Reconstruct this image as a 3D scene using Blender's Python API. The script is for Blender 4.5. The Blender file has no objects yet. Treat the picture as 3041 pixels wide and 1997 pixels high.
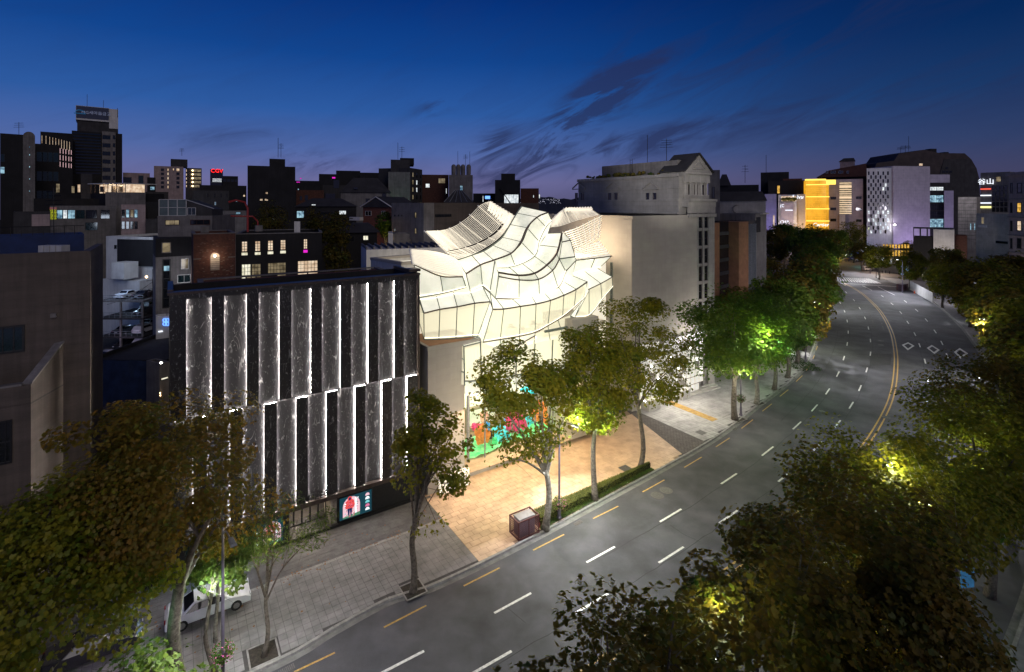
import bpy, math, random
import numpy as np
from mathutils import Vector
rnd = random.Random(7)
R = math.radians
sc = bpy.context.scene
# ---------------------------------------------------------------- camera
EYE = 27.5          # camera height in metres
FPX = 1520.5        # focal length in photograph pixels (half its width)
HZ = 607.0          # eye level row
cd = bpy.data.cameras.new('camera'); cam = bpy.data.objects.new('camera', cd)
sc.collection.objects.link(cam); sc.camera = cam
cam.location = (0, 0, EYE); cam.rotation_euler = (R(90), 0, 0)
cd.sensor_width = 36; cd.lens = 18.0; cd.shift_y = -(998.5-HZ)/3041
cd.clip_start = 0.3; cd.clip_end = 6000
sc.view_settings.view_transform = 'Standard'; sc.view_settings.look = 'None'
sc.view_settings.exposure = 0.0; sc.view_settings.gamma = 1.0
# ---------------------------------------------------------------- dusk sky
w = bpy.data.worlds.new('World'); sc.world = w; w.use_nodes = True
nt = w.node_tree; nt.nodes.clear(); N = nt.nodes.new; L = nt.links.new
def wmath(op, a, b=None, c=None, clamp=False):
    n = N('ShaderNodeMath'); n.operation = op; n.use_clamp = clamp
    for i, v in enumerate((a, b, c)):
        if v is None: continue
        if isinstance(v, (int, float)): n.inputs[i].default_value = v
        else: L(v, n.inputs[i])
    return n.outputs[0]
wo = N('ShaderNodeOutputWorld'); bg = N('ShaderNodeBackground'); tc = N('ShaderNodeTexCoord')
sep = N('ShaderNodeSeparateXYZ'); L(tc.outputs['Generated'], sep.inputs[0])
X, Y, Z = sep.outputs
ramp = N('ShaderNodeValToRGB'); cr = ramp.color_ramp; cr.interpolation = 'LINEAR'
for p, c in ((0.0, (.115, .108, .225)), (1.0, (.0005, .008, .07)), (.07, (.150, .150, .330)), (.16, (.082, .138, .370)), (.28, (.027, .105, .360)), (.44, (.006, .060, .275)), (.62, (.0015, .030, .190))):
    e = cr.elements[0] if p == 0 else (cr.elements[-1] if p == 1.0 else cr.elements.new(p)); e.position = p; e.color = (*c, 1)
zr = wmath('MULTIPLY', wmath('MAXIMUM', Z, 0.0), 1.65); L(zr, ramp.inputs[0])
# the afterglow sits to the left of the view, the sky is darker to the right
dim = N('ShaderNodeMapRange'); dim.inputs['From Min'].default_value = -.15; dim.inputs['From Max'].default_value = .78
dim.inputs['To Min'].default_value = 1.0; dim.inputs['To Max'].default_value = .36; dim.interpolation_type = 'SMOOTHSTEP'; L(X, dim.inputs['Value'])
# wisps drawn out along one slant
cmb = N('ShaderNodeCombineXYZ'); ca, sa_ = math.cos(R(24)), math.sin(R(24))
L(wmath('MULTIPLY', wmath('ADD', wmath('MULTIPLY', X, ca), wmath('MULTIPLY', Z, sa_)), 3.2), cmb.inputs[0]); L(wmath('MULTIPLY', wmath('SUBTRACT', wmath('MULTIPLY', Z, ca), wmath('MULTIPLY', X, sa_)), 13.0), cmb.inputs[1])
mp = N('ShaderNodeMapping'); L(cmb.outputs[0], mp.inputs[0])
nz = N('ShaderNodeTexNoise'); nz.inputs['Scale'].default_value = 1.7; nz.inputs['Detail'].default_value = 8; nz.inputs['Roughness'].default_value = .62; nz.inputs['Distortion'].default_value = .9
L(mp.outputs[0], nz.inputs['Vector'])
def blob(cx, cz, sx, sz, rot):
    # a soft patch round one bearing of the sky
    dx = wmath('SUBTRACT', X, cx); dz = wmath('SUBTRACT', Z, cz); c, s = math.cos(rot), math.sin(rot)
    a = wmath('DIVIDE', wmath('ADD', wmath('MULTIPLY', dx, c), wmath('MULTIPLY', dz, s)), sx)
    b = wmath('DIVIDE', wmath('SUBTRACT', wmath('MULTIPLY', dz, c), wmath('MULTIPLY', dx, s)), sz)
    r2 = wmath('ADD', wmath('MULTIPLY', a, a), wmath('MULTIPLY', b, b))
    return wmath('POWER', 2.718, wmath('MULTIPLY', r2, -1.0))
def sky_dir(px, py):
    v = Vector(((px-FPX)/FPX, 1, (HZ-py)/FPX)).normalized(); return v.x, v.z
patches = [(1478, 425, .045, .020, .95), (1670, 385, .13, .022, .75), (1790, 300, .12, .022, .60), (1310, 308, .045, .010, .5),
           (940, 482, .06, .012, -.05), (1640, 480, .20, .011, .22), (2100, 400, .30, .022, .18), (690, 405, .05, .010, .2), (2250, 180, .34, .03, .42), (2700, 330, .2, .02, .1)]
wts = (1.5, 1.5, 1.0, .9, 1.0, .8, .45, .6, .45, .25)
tot = None
for (px, py, sx, sz, ro), wt in zip(patches, wts):
    x0, z0 = sky_dir(px, py); b = wmath('MULTIPLY', blob(x0, z0, sx*1.25, sz*1.5, ro), wt*1.1)
    tot = b if tot is None else wmath('ADD', tot, b)
nzr = N('ShaderNodeMapRange'); nzr.inputs['From Min'].default_value = .43; nzr.inputs['From Max'].default_value = .66; L(nz.outputs['Fac'], nzr.inputs['Value'])
cl = wmath('MULTIPLY', wmath('ADD', tot, .10), wmath('MULTIPLY', nzr.outputs[0], 1.25), clamp=True)
mixd = N('ShaderNodeMix'); mixd.data_type = 'RGBA'; mixd.blend_type = 'MULTIPLY'; mixd.inputs['Factor'].default_value = 1
L(ramp.outputs[0], mixd.inputs['A']); cmbd = N('ShaderNodeCombineColor'); 
for i in range(3): L(dim.outputs[0], cmbd.inputs[i])
L(cmbd.outputs[0], mixd.inputs['B'])
mixc = N('ShaderNodeMix'); mixc.data_type = 'RGBA'; L(wmath('MULTIPLY', cl, .72), mixc.inputs['Factor']); L(mixd.outputs['Result'], mixc.inputs['A'])
mixc.inputs['B'].default_value = (.020, .027, .085, 1)
L(mixc.outputs['Result'], bg.inputs['Color']); bg.inputs['Strength'].default_value = 1.0; L(bg.outputs[0], wo.inputs[0])
# the last of the daylight: a very weak, wide sun from behind the camera's left
sd = bpy.data.lights.new('sun', 'SUN'); so = bpy.data.objects.new('sun', sd); sc.collection.objects.link(so)
sd.energy = .60; sd.angle = R(40); sd.color = (1, .90, .86); so.rotation_euler = (R(60), 0, R(35))
try:
    sc.cycles.max_bounces = 5; sc.cycles.diffuse_bounces = 2; sc.cycles.glossy_bounces = 2; sc.cycles.transparent_max_bounces = 10
    sc.cycles.sample_clamp_indirect = 3.0; sc.cycles.use_denoising = True; sc.cycles.caustics_reflective = False; sc.cycles.caustics_refractive = False
except Exception: pass

# ---------------------------------------------------------------- places
def g(px, py, z=0.0):
    "point of the level z seen at a place of the photograph"
    y = FPX*(EYE-z)/(py-HZ); return Vector(((px-FPX)/FPX*y, y, z))
def at(px, py, y): return Vector(((px-FPX)/FPX*y, y, EYE-(py-HZ)/FPX*y))
O2 = Vector((-15.0, 43.5)); D2 = Vector((.833, .5533)).normalized(); N2 = Vector((D2.y, -D2.x))
def st(t, s, z=0.0):
    "street frame: t along the building line, s towards the road"
    p = O2 + D2*t + N2*s; return Vector((p.x, p.y, z))
def to_ts(p): q = Vector((p[0], p[1]))-O2; return q.dot(D2), q.dot(N2)
class Face:
    "vertical plane through two ground points; n points to the viewer's side"
    def __init__(f, a, b):
        f.a = Vector((a[0], a[1])); f.b = Vector((b[0], b[1])); f.l = (f.b-f.a).length; f.d = (f.b-f.a)/f.l; f.n = Vector((f.d.y, -f.d.x))
    def P(f, u, z, o=0.0): q = f.a+f.d*u+f.n*o; return Vector((q.x, q.y, z))
    def uz(f, px, py):
        k = (px-FPX)/FPX; t = (k*f.a.y-f.a.x)/(f.d.x-k*f.d.y); y = f.a.y+t*f.d.y
        return t, EYE-(py-HZ)/FPX*y
    def px(f, px, py, o=0.0): u, z = f.uz(px, py); return f.P(u, z, o)
def faceY(xl, yl, xr, yr):
    "plane between two bearings with their distances"
    return Face(((xl-FPX)/FPX*yl, yl), ((xr-FPX)/FPX*yr, yr))
# ---------------------------------------------------------------- objects
root_loc = {}
def tag(o, label=None, cat=None, group=None, kind=None):
    if label: o['label'] = label
    if cat: o['category'] = cat
    if group: o['group'] = group
    if kind: o['kind'] = kind
    return o
def thing(name, label, cat, loc=(0, 0, 0), group=None):
    o = bpy.data.objects.new(name, None); sc.collection.objects.link(o); o.location = loc; o.empty_display_size = .5
    root_loc[o.name] = Vector(loc); return tag(o, label, cat, group)
def link(name, me, parent=None, loc=(0, 0, 0)):
    o = bpy.data.objects.new(name, me); sc.collection.objects.link(o); o.location = loc
    if parent: o.parent = parent
    root_loc[o.name] = root_loc.get(parent.name, Vector((0, 0, 0))) if parent else Vector((0, 0, 0))
    return o
def dup(root, loc, rotz=None, label=None, scale=None):
    c = root.copy(); sc.collection.objects.link(c); c.location = loc; root_loc[c.name] = Vector(loc)
    if rotz is not None: c.rotation_euler = (0, 0, rotz)
    if scale: c.scale = (scale,)*3
    if label: c['label'] = label
    def rec(a, b):
        for ch in [x for x in sc.collection.objects if x.parent == a]:
            k = ch.copy(); sc.collection.objects.link(k); k.parent = b; rec(ch, k)
    rec(root, c); return c
class MB:
    def __init__(m): m.v = []; m.f = []; m.m = []; m.mi = 0; m.smooth = False
    def add(m, vs, fs):
        b = len(m.v); m.v += [tuple(v) for v in vs]
        for f in fs: m.f.append(tuple(b+i for i in f)); m.m.append(m.mi)
        return m
    def quad(m, a, b, c, d): return m.add((a, b, c, d), ((0, 1, 2, 3),))
    def hexa(m, b4, t4):
        "eight corners: bottom four, top four"
        return m.add(list(b4)+list(t4), ((3, 2, 1, 0), (4, 5, 6, 7), (0, 1, 5, 4), (1, 2, 6, 5), (2, 3, 7, 6), (3, 0, 4, 7)))
    def slab(m, q, th, nrm=None):
        "a four-cornered plate thickened along its normal"
        q = [Vector(p) for p in q]
        if nrm is None: nrm = (q[2]-q[0]).cross(q[3]-q[1]).normalized()
        k = nrm*th; return m.hexa([p-k*.5 for p in q], [p+k*.5 for p in q])
    def box(m, x0, y0, z0, x1, y1, z1):
        return m.hexa([(x0, y0, z0), (x1, y0, z0), (x1, y1, z0), (x0, y1, z0)], [(x0, y0, z1), (x1, y0, z1), (x1, y1, z1), (x0, y1, z1)])
    def fbox(m, f, u0, u1, z0, z1, o0, o1):
        "box on a Face between offsets o0 and o1"
        return m.hexa([f.P(u0, z0, o1), f.P(u1, z0, o1), f.P(u1, z0, o0), f.P(u0, z0, o0)], [f.P(u0, z1, o1), f.P(u1, z1, o1), f.P(u1, z1, o0), f.P(u0, z1, o0)])
    def prism(m, poly, z0, z1):
        n = len(poly)
        vs = [(p[0], p[1], z0) for p in poly]+[(p[0], p[1], z1) for p in poly]
        return m.add(vs, [tuple(range(n-1, -1, -1)), tuple(range(n, 2*n))]+[(i, (i+1) % n, n+(i+1) % n, n+i) for i in range(n)])
    def tube(m, pts, r, n=6, cap=True):
        pts = [Vector(p) for p in pts]; rs = r if isinstance(r, (list, tuple)) else [r]*len(pts); b = len(m.v); up = None
        for i, p in enumerate(pts):
            d = (pts[min(i+1, len(pts)-1)]-pts[max(i-1, 0)])
            d = d.normalized() if d.length > 1e-9 else Vector((0, 0, 1))
            if up is None: up = Vector((0, 0, 1)) if abs(d.z) < .9 else Vector((1, 0, 0))
            a = d.cross(up)
            if a.length < 1e-4: a = d.cross(Vector((1, .3, 0)))
            a.normalize(); c = a.cross(d)
            for k in range(n):
                an = 2*math.pi*k/n; m.v.append(tuple(p+(a*math.cos(an)+c*math.sin(an))*rs[i]))
        for i in range(len(pts)-1):
            for k in range(n):
                m.f.append((b+i*n+k, b+i*n+(k+1) % n, b+(i+1)*n+(k+1) % n, b+(i+1)*n+k)); m.m.append(m.mi)
        if cap:
            m.f.append(tuple(b+k for k in range(n-1, -1, -1))); m.m.append(m.mi)
            e = b+(len(pts)-1)*n; m.f.append(tuple(e+k for k in range(n))); m.m.append(m.mi)
        return m
    def lathe(m, c, prof, n=12):
        b = len(m.v)
        for r, z in prof:
            for k in range(n):
                an = 2*math.pi*k/n; m.v.append((c[0]+r*math.cos(an), c[1]+r*math.sin(an), c[2]+z))
        for i in range(len(prof)-1):
            for k in range(n): m.f.append((b+i*n+k, b+i*n+(k+1) % n, b+(i+1)*n+(k+1) % n, b+(i+1)*n+k)); m.m.append(m.mi)
        m.f.append(tuple(b+k for k in range(n-1, -1, -1))); m.m.append(m.mi)
        e = b+(len(prof)-1)*n; m.f.append(tuple(e+k for k in range(n))); m.m.append(m.mi)
        return m
    def mesh(m, name, mats, off=Vector((0, 0, 0))):
        me = bpy.data.meshes.new(name); me.from_pydata([(v[0]-off[0], v[1]-off[1], v[2]-off[2]) for v in m.v], [], m.f)
        for k in (mats if isinstance(mats, (list, tuple)) else [mats]): me.materials.append(k)
        if any(m.m): me.polygons.foreach_set('material_index', m.m)
        if m.smooth: me.polygons.foreach_set('use_smooth', [True]*len(m.f))
        me.update(); return me
    def build(m, name, mats, parent=None):
        off = root_loc.get(parent.name, Vector((0, 0, 0))) if parent else Vector((0, 0, 0))
        return link(name, m.mesh(name, mats, off), parent)
# ---------------------------------------------------------------- materials
def mat(name, col, rough=.7, var=.25, scale=1.5, bump=.0, bscale=20, metal=0, spec=.4, col2=None, emit=None, estr=0, stretch=None, streak=0):
    m = bpy.data.materials.new(name); m.use_nodes = True; t = m.node_tree; p = t.nodes['Principled BSDF']
    p.inputs['Roughness'].default_value = rough; p.inputs['Metallic'].default_value = metal; p.inputs['Specular IOR Level'].default_value = spec
    c = t.nodes.new('ShaderNodeTexCoord'); mp = t.nodes.new('ShaderNodeMapping'); t.links.new(c.outputs['Object'], mp.inputs[0])
    if stretch: mp.inputs['Scale'].default_value = stretch
    n = t.nodes.new('ShaderNodeTexNoise'); n.inputs['Scale'].default_value = scale; n.inputs['Detail'].default_value = 6; n.inputs['Roughness'].default_value = .65; t.links.new(mp.outputs[0], n.inputs['Vector'])
    r = t.nodes.new('ShaderNodeValToRGB'); c2 = col2 or tuple(x*(1-var) for x in col); c1 = tuple(min(1, x*(1+var*.7)) for x in col) if not col2 else col
    r.color_ramp.elements[0].position = .36; r.color_ramp.elements[1].position = .66
    r.color_ramp.elements[0].color = (*c2, 1); r.color_ramp.elements[1].color = (*c1, 1); t.links.new(n.outputs['Fac'], r.inputs[0]); last = r.outputs[0]
    oi = t.nodes.new('ShaderNodeObjectInfo'); mr = t.nodes.new('ShaderNodeMapRange'); mr.inputs['To Min'].default_value = 1-var*.35; mr.inputs['To Max'].default_value = 1+var*.35; t.links.new(oi.outputs['Random'], mr.inputs['Value'])
    mx = t.nodes.new('ShaderNodeMix'); mx.data_type = 'RGBA'; mx.blend_type = 'MULTIPLY'; mx.inputs['Factor'].default_value = 1; t.links.new(last, mx.inputs['A']); cb = t.nodes.new('ShaderNodeCombineColor')
    for i in range(3): t.links.new(mr.outputs[0], cb.inputs[i])
    t.links.new(cb.outputs[0], mx.inputs['B']); last = mx.outputs['Result']
    if streak:
        m2 = t.nodes.new('ShaderNodeMapping'); m2.inputs['Scale'].default_value = (2.2, 2.2, .12); t.links.new(c.outputs['Object'], m2.inputs[0])
        n2 = t.nodes.new('ShaderNodeTexNoise'); n2.inputs['Scale'].default_value = 1.3; n2.inputs['Detail'].default_value = 5; t.links.new(m2.outputs[0], n2.inputs['Vector'])
        r2 = t.nodes.new('ShaderNodeMapRange'); r2.inputs['From Min'].default_value = .35; r2.inputs['From Max'].default_value = .7; r2.inputs['To Min'].default_value = 1-streak; r2.inputs['To Max'].default_value = 1; t.links.new(n2.outputs['Fac'], r2.inputs['Value'])
        x2 = t.nodes.new('ShaderNodeMix'); x2.data_type = 'RGBA'; x2.blend_type = 'MULTIPLY'; x2.inputs['Factor'].default_value = 1; t.links.new(last, x2.inputs['A']); cb2 = t.nodes.new('ShaderNodeCombineColor')
        for i in range(3): t.links.new(r2.outputs[0], cb2.inputs[i])
        t.links.new(cb2.outputs[0], x2.inputs['B']); last = x2.outputs['Result']
    t.links.new(last, p.inputs['Base Color'])
    if bump:
        n3 = t.nodes.new('ShaderNodeTexNoise'); n3.inputs['Scale'].default_value = bscale; n3.inputs['Detail'].default_value = 4; t.links.new(mp.outputs[0], n3.inputs['Vector'])
        b = t.nodes.new('ShaderNodeBump'); b.inputs['Strength'].default_value = bump; b.inputs['Distance'].default_value = .03; t.links.new(n3.outputs['Fac'], b.inputs['Height']); t.links.new(b.outputs[0], p.inputs['Normal'])
    if emit: p.inputs['Emission Color'].default_value = (*emit, 1); p.inputs['Emission Strength'].default_value = estr
    return m
def emi(name, col, s):
    m = bpy.data.materials.new(name); m.use_nodes = True; t = m.node_tree; t.nodes.clear(); o = t.nodes.new('ShaderNodeOutputMaterial'); e = t.nodes.new('ShaderNodeEmission')
    e.inputs[0].default_value = (*col, 1); e.inputs[1].default_value = s; t.links.new(e.outputs[0], o.inputs[0]); return m
def lit_room(name, c1, c2, s, scale=.9):
    "a lit window: glass over an uneven room light"
    m = bpy.data.materials.new(name); m.use_nodes = True; t = m.node_tree; p = t.nodes['Principled BSDF']; p.inputs['Base Color'].default_value = (.02, .02, .02, 1); p.inputs['Roughness'].default_value = .1
    c = t.nodes.new('ShaderNodeTexCoord'); n = t.nodes.new('ShaderNodeTexNoise'); n.inputs['Scale'].default_value = scale; n.inputs['Detail'].default_value = 3; t.links.new(c.outputs['Object'], n.inputs['Vector'])
    r = t.nodes.new('ShaderNodeValToRGB'); r.color_ramp.elements[0].position = .35; r.color_ramp.elements[1].position = .65; r.color_ramp.elements[0].color = (*c1, 1); r.color_ramp.elements[1].color = (*c2, 1)
    t.links.new(n.outputs['Fac'], r.inputs[0]); t.links.new(r.outputs[0], p.inputs['Emission Color']); p.inputs['Emission Strength'].default_value = s; return m
def leafmat(name, cols, rough=.55):
    m = bpy.data.materials.new(name); m.use_nodes = True; t = m.node_tree; p = t.nodes['Principled BSDF']; p.inputs['Roughness'].default_value = rough; p.inputs['Specular IOR Level'].default_value = .25
    gm = t.nodes.new('ShaderNodeNewGeometry'); r = t.nodes.new('ShaderNodeValToRGB'); r.color_ramp.interpolation = 'LINEAR'
    for i, c in enumerate(cols):
        q = i/(len(cols)-1); e = r.color_ramp.elements[0] if i == 0 else (r.color_ramp.elements[1] if i == len(cols)-1 else r.color_ramp.elements.new(q)); e.position = q; e.color = (*c, 1)
    # leaves turn in patches: blend the leaf's own lot with a slow noise
    c = t.nodes.new('ShaderNodeTexCoord'); n = t.nodes.new('ShaderNodeTexNoise'); n.inputs['Scale'].default_value = .55; n.inputs['Detail'].default_value = 3; t.links.new(c.outputs['Object'], n.inputs['Vector'])
    ma = t.nodes.new('ShaderNodeMath'); ma.operation = 'MULTIPLY'; ma.inputs[1].default_value = .45; t.links.new(gm.outputs['Random Per Island'], ma.inputs[0])
    mb = t.nodes.new('ShaderNodeMath'); mb.operation = 'MULTIPLY_ADD'; mb.inputs[1].default_value = 1.3; t.links.new(n.outputs['Fac'], mb.inputs[0]); t.links.new(ma.outputs[0], mb.inputs[2])
    mc = t.nodes.new('ShaderNodeMath'); mc.operation = 'SUBTRACT'; mc.inputs[1].default_value = .37; mc.use_clamp = True; t.links.new(mb.outputs[0], mc.inputs[0])
    t.links.new(mc.outputs[0], r.inputs[0]); t.links.new(r.outputs[0], p.inputs['Base Color'])
    tr = t.nodes.new('ShaderNodeBsdfTranslucent'); t.links.new(r.outputs[0], tr.inputs[0]); mx = t.nodes.new('ShaderNodeMixShader'); mx.inputs[0].default_value = .38
    t.links.new(p.outputs[0], mx.inputs[1]); t.links.new(tr.outputs[0], mx.inputs[2]); t.links.new(mx.outputs[0], t.nodes['Material Output'].inputs[0]); return m
M = {}
M['asphalt'] = mat('asphalt', (.078, .076, .086), .8, .30, .16, .35, 60)
M['ground'] = mat('dark_ground', (.035, .034, .036), .9, .3, .1, .2, 4)
M['kerb'] = mat('kerb_granite', (.24, .23, .22), .7, .25, 3, .2, 30)
M['gutter'] = mat('gutter_concrete', (.15, .145, .14), .85, .3, 1.2, .2, 40)
M['white_paint'] = mat('road_paint_white', (.66, .65, .62), .6, .35, 6, .2, 60)
M['yellow_paint'] = mat('road_paint_yellow', (.40, .245, .06), .6, .35, 6, .2, 60)
M['paver_grey'] = mat('paver_grey', (.20, .19, .19), .75, .28, .9, .3, 25)
M['paver_joint'] = mat('paver_joint', (.055, .05, .05), .9, .2, 4)
M['paver_dark'] = mat('granite_dark', (.085, .08, .08), .55, .35, 1.5, .3, 14, stretch=(1, 1, 1))
M['plaza'] = mat('plaza_travertine', (.50, .35, .235), .6, .20, .9, .12, 20)
M['plaza_joint'] = mat('plaza_joint', (.26, .18, .12), .9, .2, 4)
M['driveway'] = mat('driveway_paver', (.11, .095, .09), .8, .25, 2, .3, 30)
M['paver_white'] = mat('paver_white', (.36, .345, .34), .7, .25, .8, .3, 25)
M['tactile'] = mat('tactile_yellow', (.42, .26, .07), .8, .3, 3)
M['limestone'] = mat('limestone', (.39, .355, .305), .75, .08, .35, .1, 12, streak=.04)
M['limestone_joint'] = mat('limestone_joint', (.17, .145, .12), .9, .2, 3)
M['grey_stone'] = mat('grey_stone', (.31, .29, .265), .75, .2, .4, .1, 12, streak=.14)
M['brown_stone'] = mat('brown_stone', (.105, .082, .068), .8, .25, .35, .4, 9, streak=.3, stretch=(.5, .5, 2.5))
M['concrete'] = mat('concrete', (.19, .175, .168), .85, .25, .5, .2, 9, streak=.3)
M['dark_concrete'] = mat('dark_concrete', (.045, .042, .044), .85, .3, .4, .2, 9, streak=.3)
M['dark_wall'] = mat('dark_wall', (.014, .013, .015), .85, .35, .3, .2, 6, streak=.3)
M['roof_dark'] = mat('roof_dark', (.03, .028, .03), .85, .3, .5, .2, 9)
M['brick'] = mat('red_brick', (.15, .055, .035), .85, .35, 3, .2, 20)
M['brick_dark'] = mat('dark_brick', (.085, .032, .022), .85, .4, 2.5, .2, 20)
M['mortar'] = mat('mortar', (.17, .13, .11), .95, .2, 6)
M['orange_stone'] = mat('orange_sandstone', (.27, .135, .07), .8, .2, 1, .1, 12)
M['white_wall'] = mat('white_plaster', (.55, .54, .53), .8, .12, .5, .1, 9, streak=.15)
M['pink_wall'] = mat('pinkish_panels', (.36, .27, .26), .8, .18, .5, .1, 9, streak=.2)
M['purple_wall'] = mat('pale_stone_cladding', (.36, .33, .38), .75, .12, .4, .1, 9, streak=.12)
M['blue_roof'] = mat('blue_painted_roof', (.008, .022, .09), .7, .3, .6, .1, 9)
M['black_metal'] = mat('black_metal', (.02, .02, .022), .45, .2, 5, metal=.4)
M['bronze'] = mat('dark_bronze', (.085, .065, .06), .4, .2, 5, metal=.7)
M['rail'] = mat('dark_rail', (.10, .07, .06), .45, .2, 5, metal=.5)
M['mullion'] = mat('green_grey_mullion', (.17, .20, .18), .45, .15, 5, metal=.3)
M['grey_metal'] = mat('grey_metal', (.30, .31, .33), .45, .2, 5, metal=.5)
M['white_metal'] = mat('white_enamel', (.82, .80, .76), .45, .06, 3)
M['glass_dark'] = mat('dark_glass', (.012, .014, .018), .06, .3, .6, spec=.8)
M['glass_teal'] = mat('teal_dark_glass', (.012, .028, .032), .08, .3, .6, spec=.8)
M['pole'] = mat('purple_grey_pole', (.12, .105, .14), .4, .15, 4, metal=.3)
M['bark'] = mat('plane_bark', (.15, .125, .10), .9, .55, 5, .8, 18, col2=(.05, .04, .035))
M['bark_pale'] = mat('pale_bark', (.30, .28, .24), .9, .5, 4, .8, 18, col2=(.10, .085, .07))
M['soil'] = mat('tree_pit_soil', (.04, .032, .025), .95, .4, 6, .6, 20)
M['iron'] = mat('cast_iron', (.115, .11, .105), .6, .3, 8, .4, 30, metal=.4)
M['stair'] = mat('stair_stone', (.55, .52, .48), .75, .15, 1, .1, 12)
M['rubber'] = mat('tyre_rubber', (.015, .015, .015), .85, .2, 8)
M['chrome'] = mat('bright_metal', (.5, .5, .5), .25, .1, 8, metal=.9)
M['skin'] = mat('skin', (.45, .28, .2), .6, .1, 5)
M['black_cloth'] = mat('black_cloth', (.015, .015, .017), .9, .2, 8)
M['green_cloth'] = mat('dark_green_cloth', (.03, .05, .03), .9, .2, 8)
M['warm_lit'] = lit_room('lit_window_warm', (.55, .36, .22), (1.0, .80, .58), .95)
M['warm_dim'] = lit_room('lit_window_dim', (.10, .075, .04), (.34, .27, .16), .8)
M['cream_lit'] = lit_room('lit_window_cream', (.60, .55, .36), (1.0, .95, .75), 1.0, 1.6)
M['blue_lit'] = lit_room('lit_window_blue', (.05, .12, .2), (.45, .75, .9), .9)
M['white_lit'] = lit_room('lit_window_white', (.4, .45, .5), (.95, 1.0, 1.0), 1.1, 1.3)
M['amber_lit'] = lit_room('lit_window_amber', (.45, .22, .02), (1.0, .60, .12), 1.0, 1.5)
M['led'] = emi('led_strip_white', (1.0, .93, .86), 125)
M['led_cream'] = emi('led_strip_cream', (1.0, .92, .70), 3)
M['led_soft'] = emi('sign_white', (.85, .9, 1.0), 1.6)
M['lamp_glow'] = emi('lamp_glow', (1.0, .95, .85), 14)
M['star_warm'] = emi('bulb_warm', (1.0, .65, .3), 12)
M['red_emit'] = emi('red_light', (1.0, .02, .02), 2.5)
M['pink_emit'] = emi('pink_light', (1.0, .03, .75), .9)
M['blue_emit'] = emi('blue_light', (.12, .3, 1.0), 2.4)
M['yellow_emit'] = emi('yellow_light', (.9, .8, .05), .5)
M['olive'] = leafmat('leaves_olive', [(.035, .085, .005), (.085, .145, .008), (.15, .185, .010), (.25, .20, .012)])
M['autumn'] = leafmat('leaves_autumn', [(.040, .080, .006), (.090, .110, .010), (.16, .120, .012), (.22, .11, .012)])
M['green'] = leafmat('leaves_green', [(.020, .080, .008), (.045, .135, .010), (.085, .17, .012), (.13, .17, .014)])
M['fresh'] = leafmat('leaves_fresh', [(.02, .07, .015), (.04, .11, .02), (.09, .15, .03), (.14, .17, .03)])
M['darkleaf'] = leafmat('leaves_dark', [(.018, .060, .006), (.045, .090, .008), (.095, .110, .010), (.19, .11, .012)])
M['ginkgo'] = leafmat('leaves_ginkgo', [(.03, .05, .008), (.08, .11, .015), (.15, .16, .02), (.2, .18, .025)])
def text(name, body, size, loc, xdir, m, parent=None, ext=.02, align='CENTER', updir=None, spacing=1):
    cu = bpy.data.curves.new(name, 'FONT'); cu.body = body; cu.size = size; cu.extrude = ext; cu.align_x = align; cu.align_y = 'CENTER'; cu.space_character = spacing
    cu.resolution_u = 2; cu.materials.append(m)
    o = bpy.data.objects.new(name, cu); sc.collection.objects.link(o)
    xd = Vector(xdir).normalized(); up = Vector(updir) if updir else Vector((0, 0, 1)); zd = xd.cross(up).normalized()
    from mathutils import Matrix
    mtx = Matrix((xd, up, zd)).transposed().to_4x4(); loc = Vector(loc)
    if parent: o.parent = parent; loc = loc-root_loc.get(parent.name, Vector((0, 0, 0)))
    mtx.translation = loc; o.matrix_basis = mtx
    bpy.context.view_layer.update(); me = bpy.data.meshes.new_from_object(o); me.name = name; me.materials.clear(); me.materials.append(m); k = link(name, me, parent); k.matrix_basis = mtx; bpy.data.objects.remove(o); return k
def light(name, kind, loc, energy, col=(1, 1, 1), size=.3, size_y=None, rot=None, target=None, spot=None, blend=.5):
    d = bpy.data.lights.new(name, kind); o = bpy.data.objects.new(name, d); sc.collection.objects.link(o); o.location = loc; d.energy = energy; d.color = col
    if kind == 'AREA':
        d.size = size
        if size_y: d.shape = 'RECTANGLE'; d.size_y = size_y
    else: d.shadow_soft_size = size
    if kind == 'SPOT': d.spot_size = R(spot or 120); d.spot_blend = blend
    if target is not None: o.rotation_euler = (Vector(target)-Vector(loc)).to_track_quat('-Z', 'Y').to_euler()
    if rot: o.rotation_euler = rot
    return o
def catmull(pts, n=6):
    pts = [Vector(p) for p in pts]; out = []
    for i in range(len(pts)-1):
        p0 = pts[i-1] if i else pts[0]*2-pts[1]; p1, p2 = pts[i], pts[i+1]; p3 = pts[i+2] if i+2 < len(pts) else pts[-1]*2-pts[-2]
        for k in range(n):
            t = k/n; out.append(.5*((2*p1)+(p2-p0)*t+(2*p0-5*p1+4*p2-p3)*t*t+(3*p1-p0-3*p2+p3)*t**3))
    out.append(pts[-1]); return out
def offset_path(pts, d, z=None):
    out = []
    for i, p in enumerate(pts):
        a = pts[min(i+1, len(pts)-1)]-pts[max(i-1, 0)]; a.z = 0; a.normalize(); q = p+Vector((a.y, -a.x, 0))*d
        if z is not None: q.z = z
        out.append(q)
    return out
def ribbon(mb, pa, pb, z=None):
    for i in range(len(pa)-1):
        q = [pa[i], pa[i+1], pb[i+1], pb[i]]
        if z is not None: q = [Vector((p.x, p.y, z)) for p in q]
        mb.quad(q[3], q[2], q[1], q[0])
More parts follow.
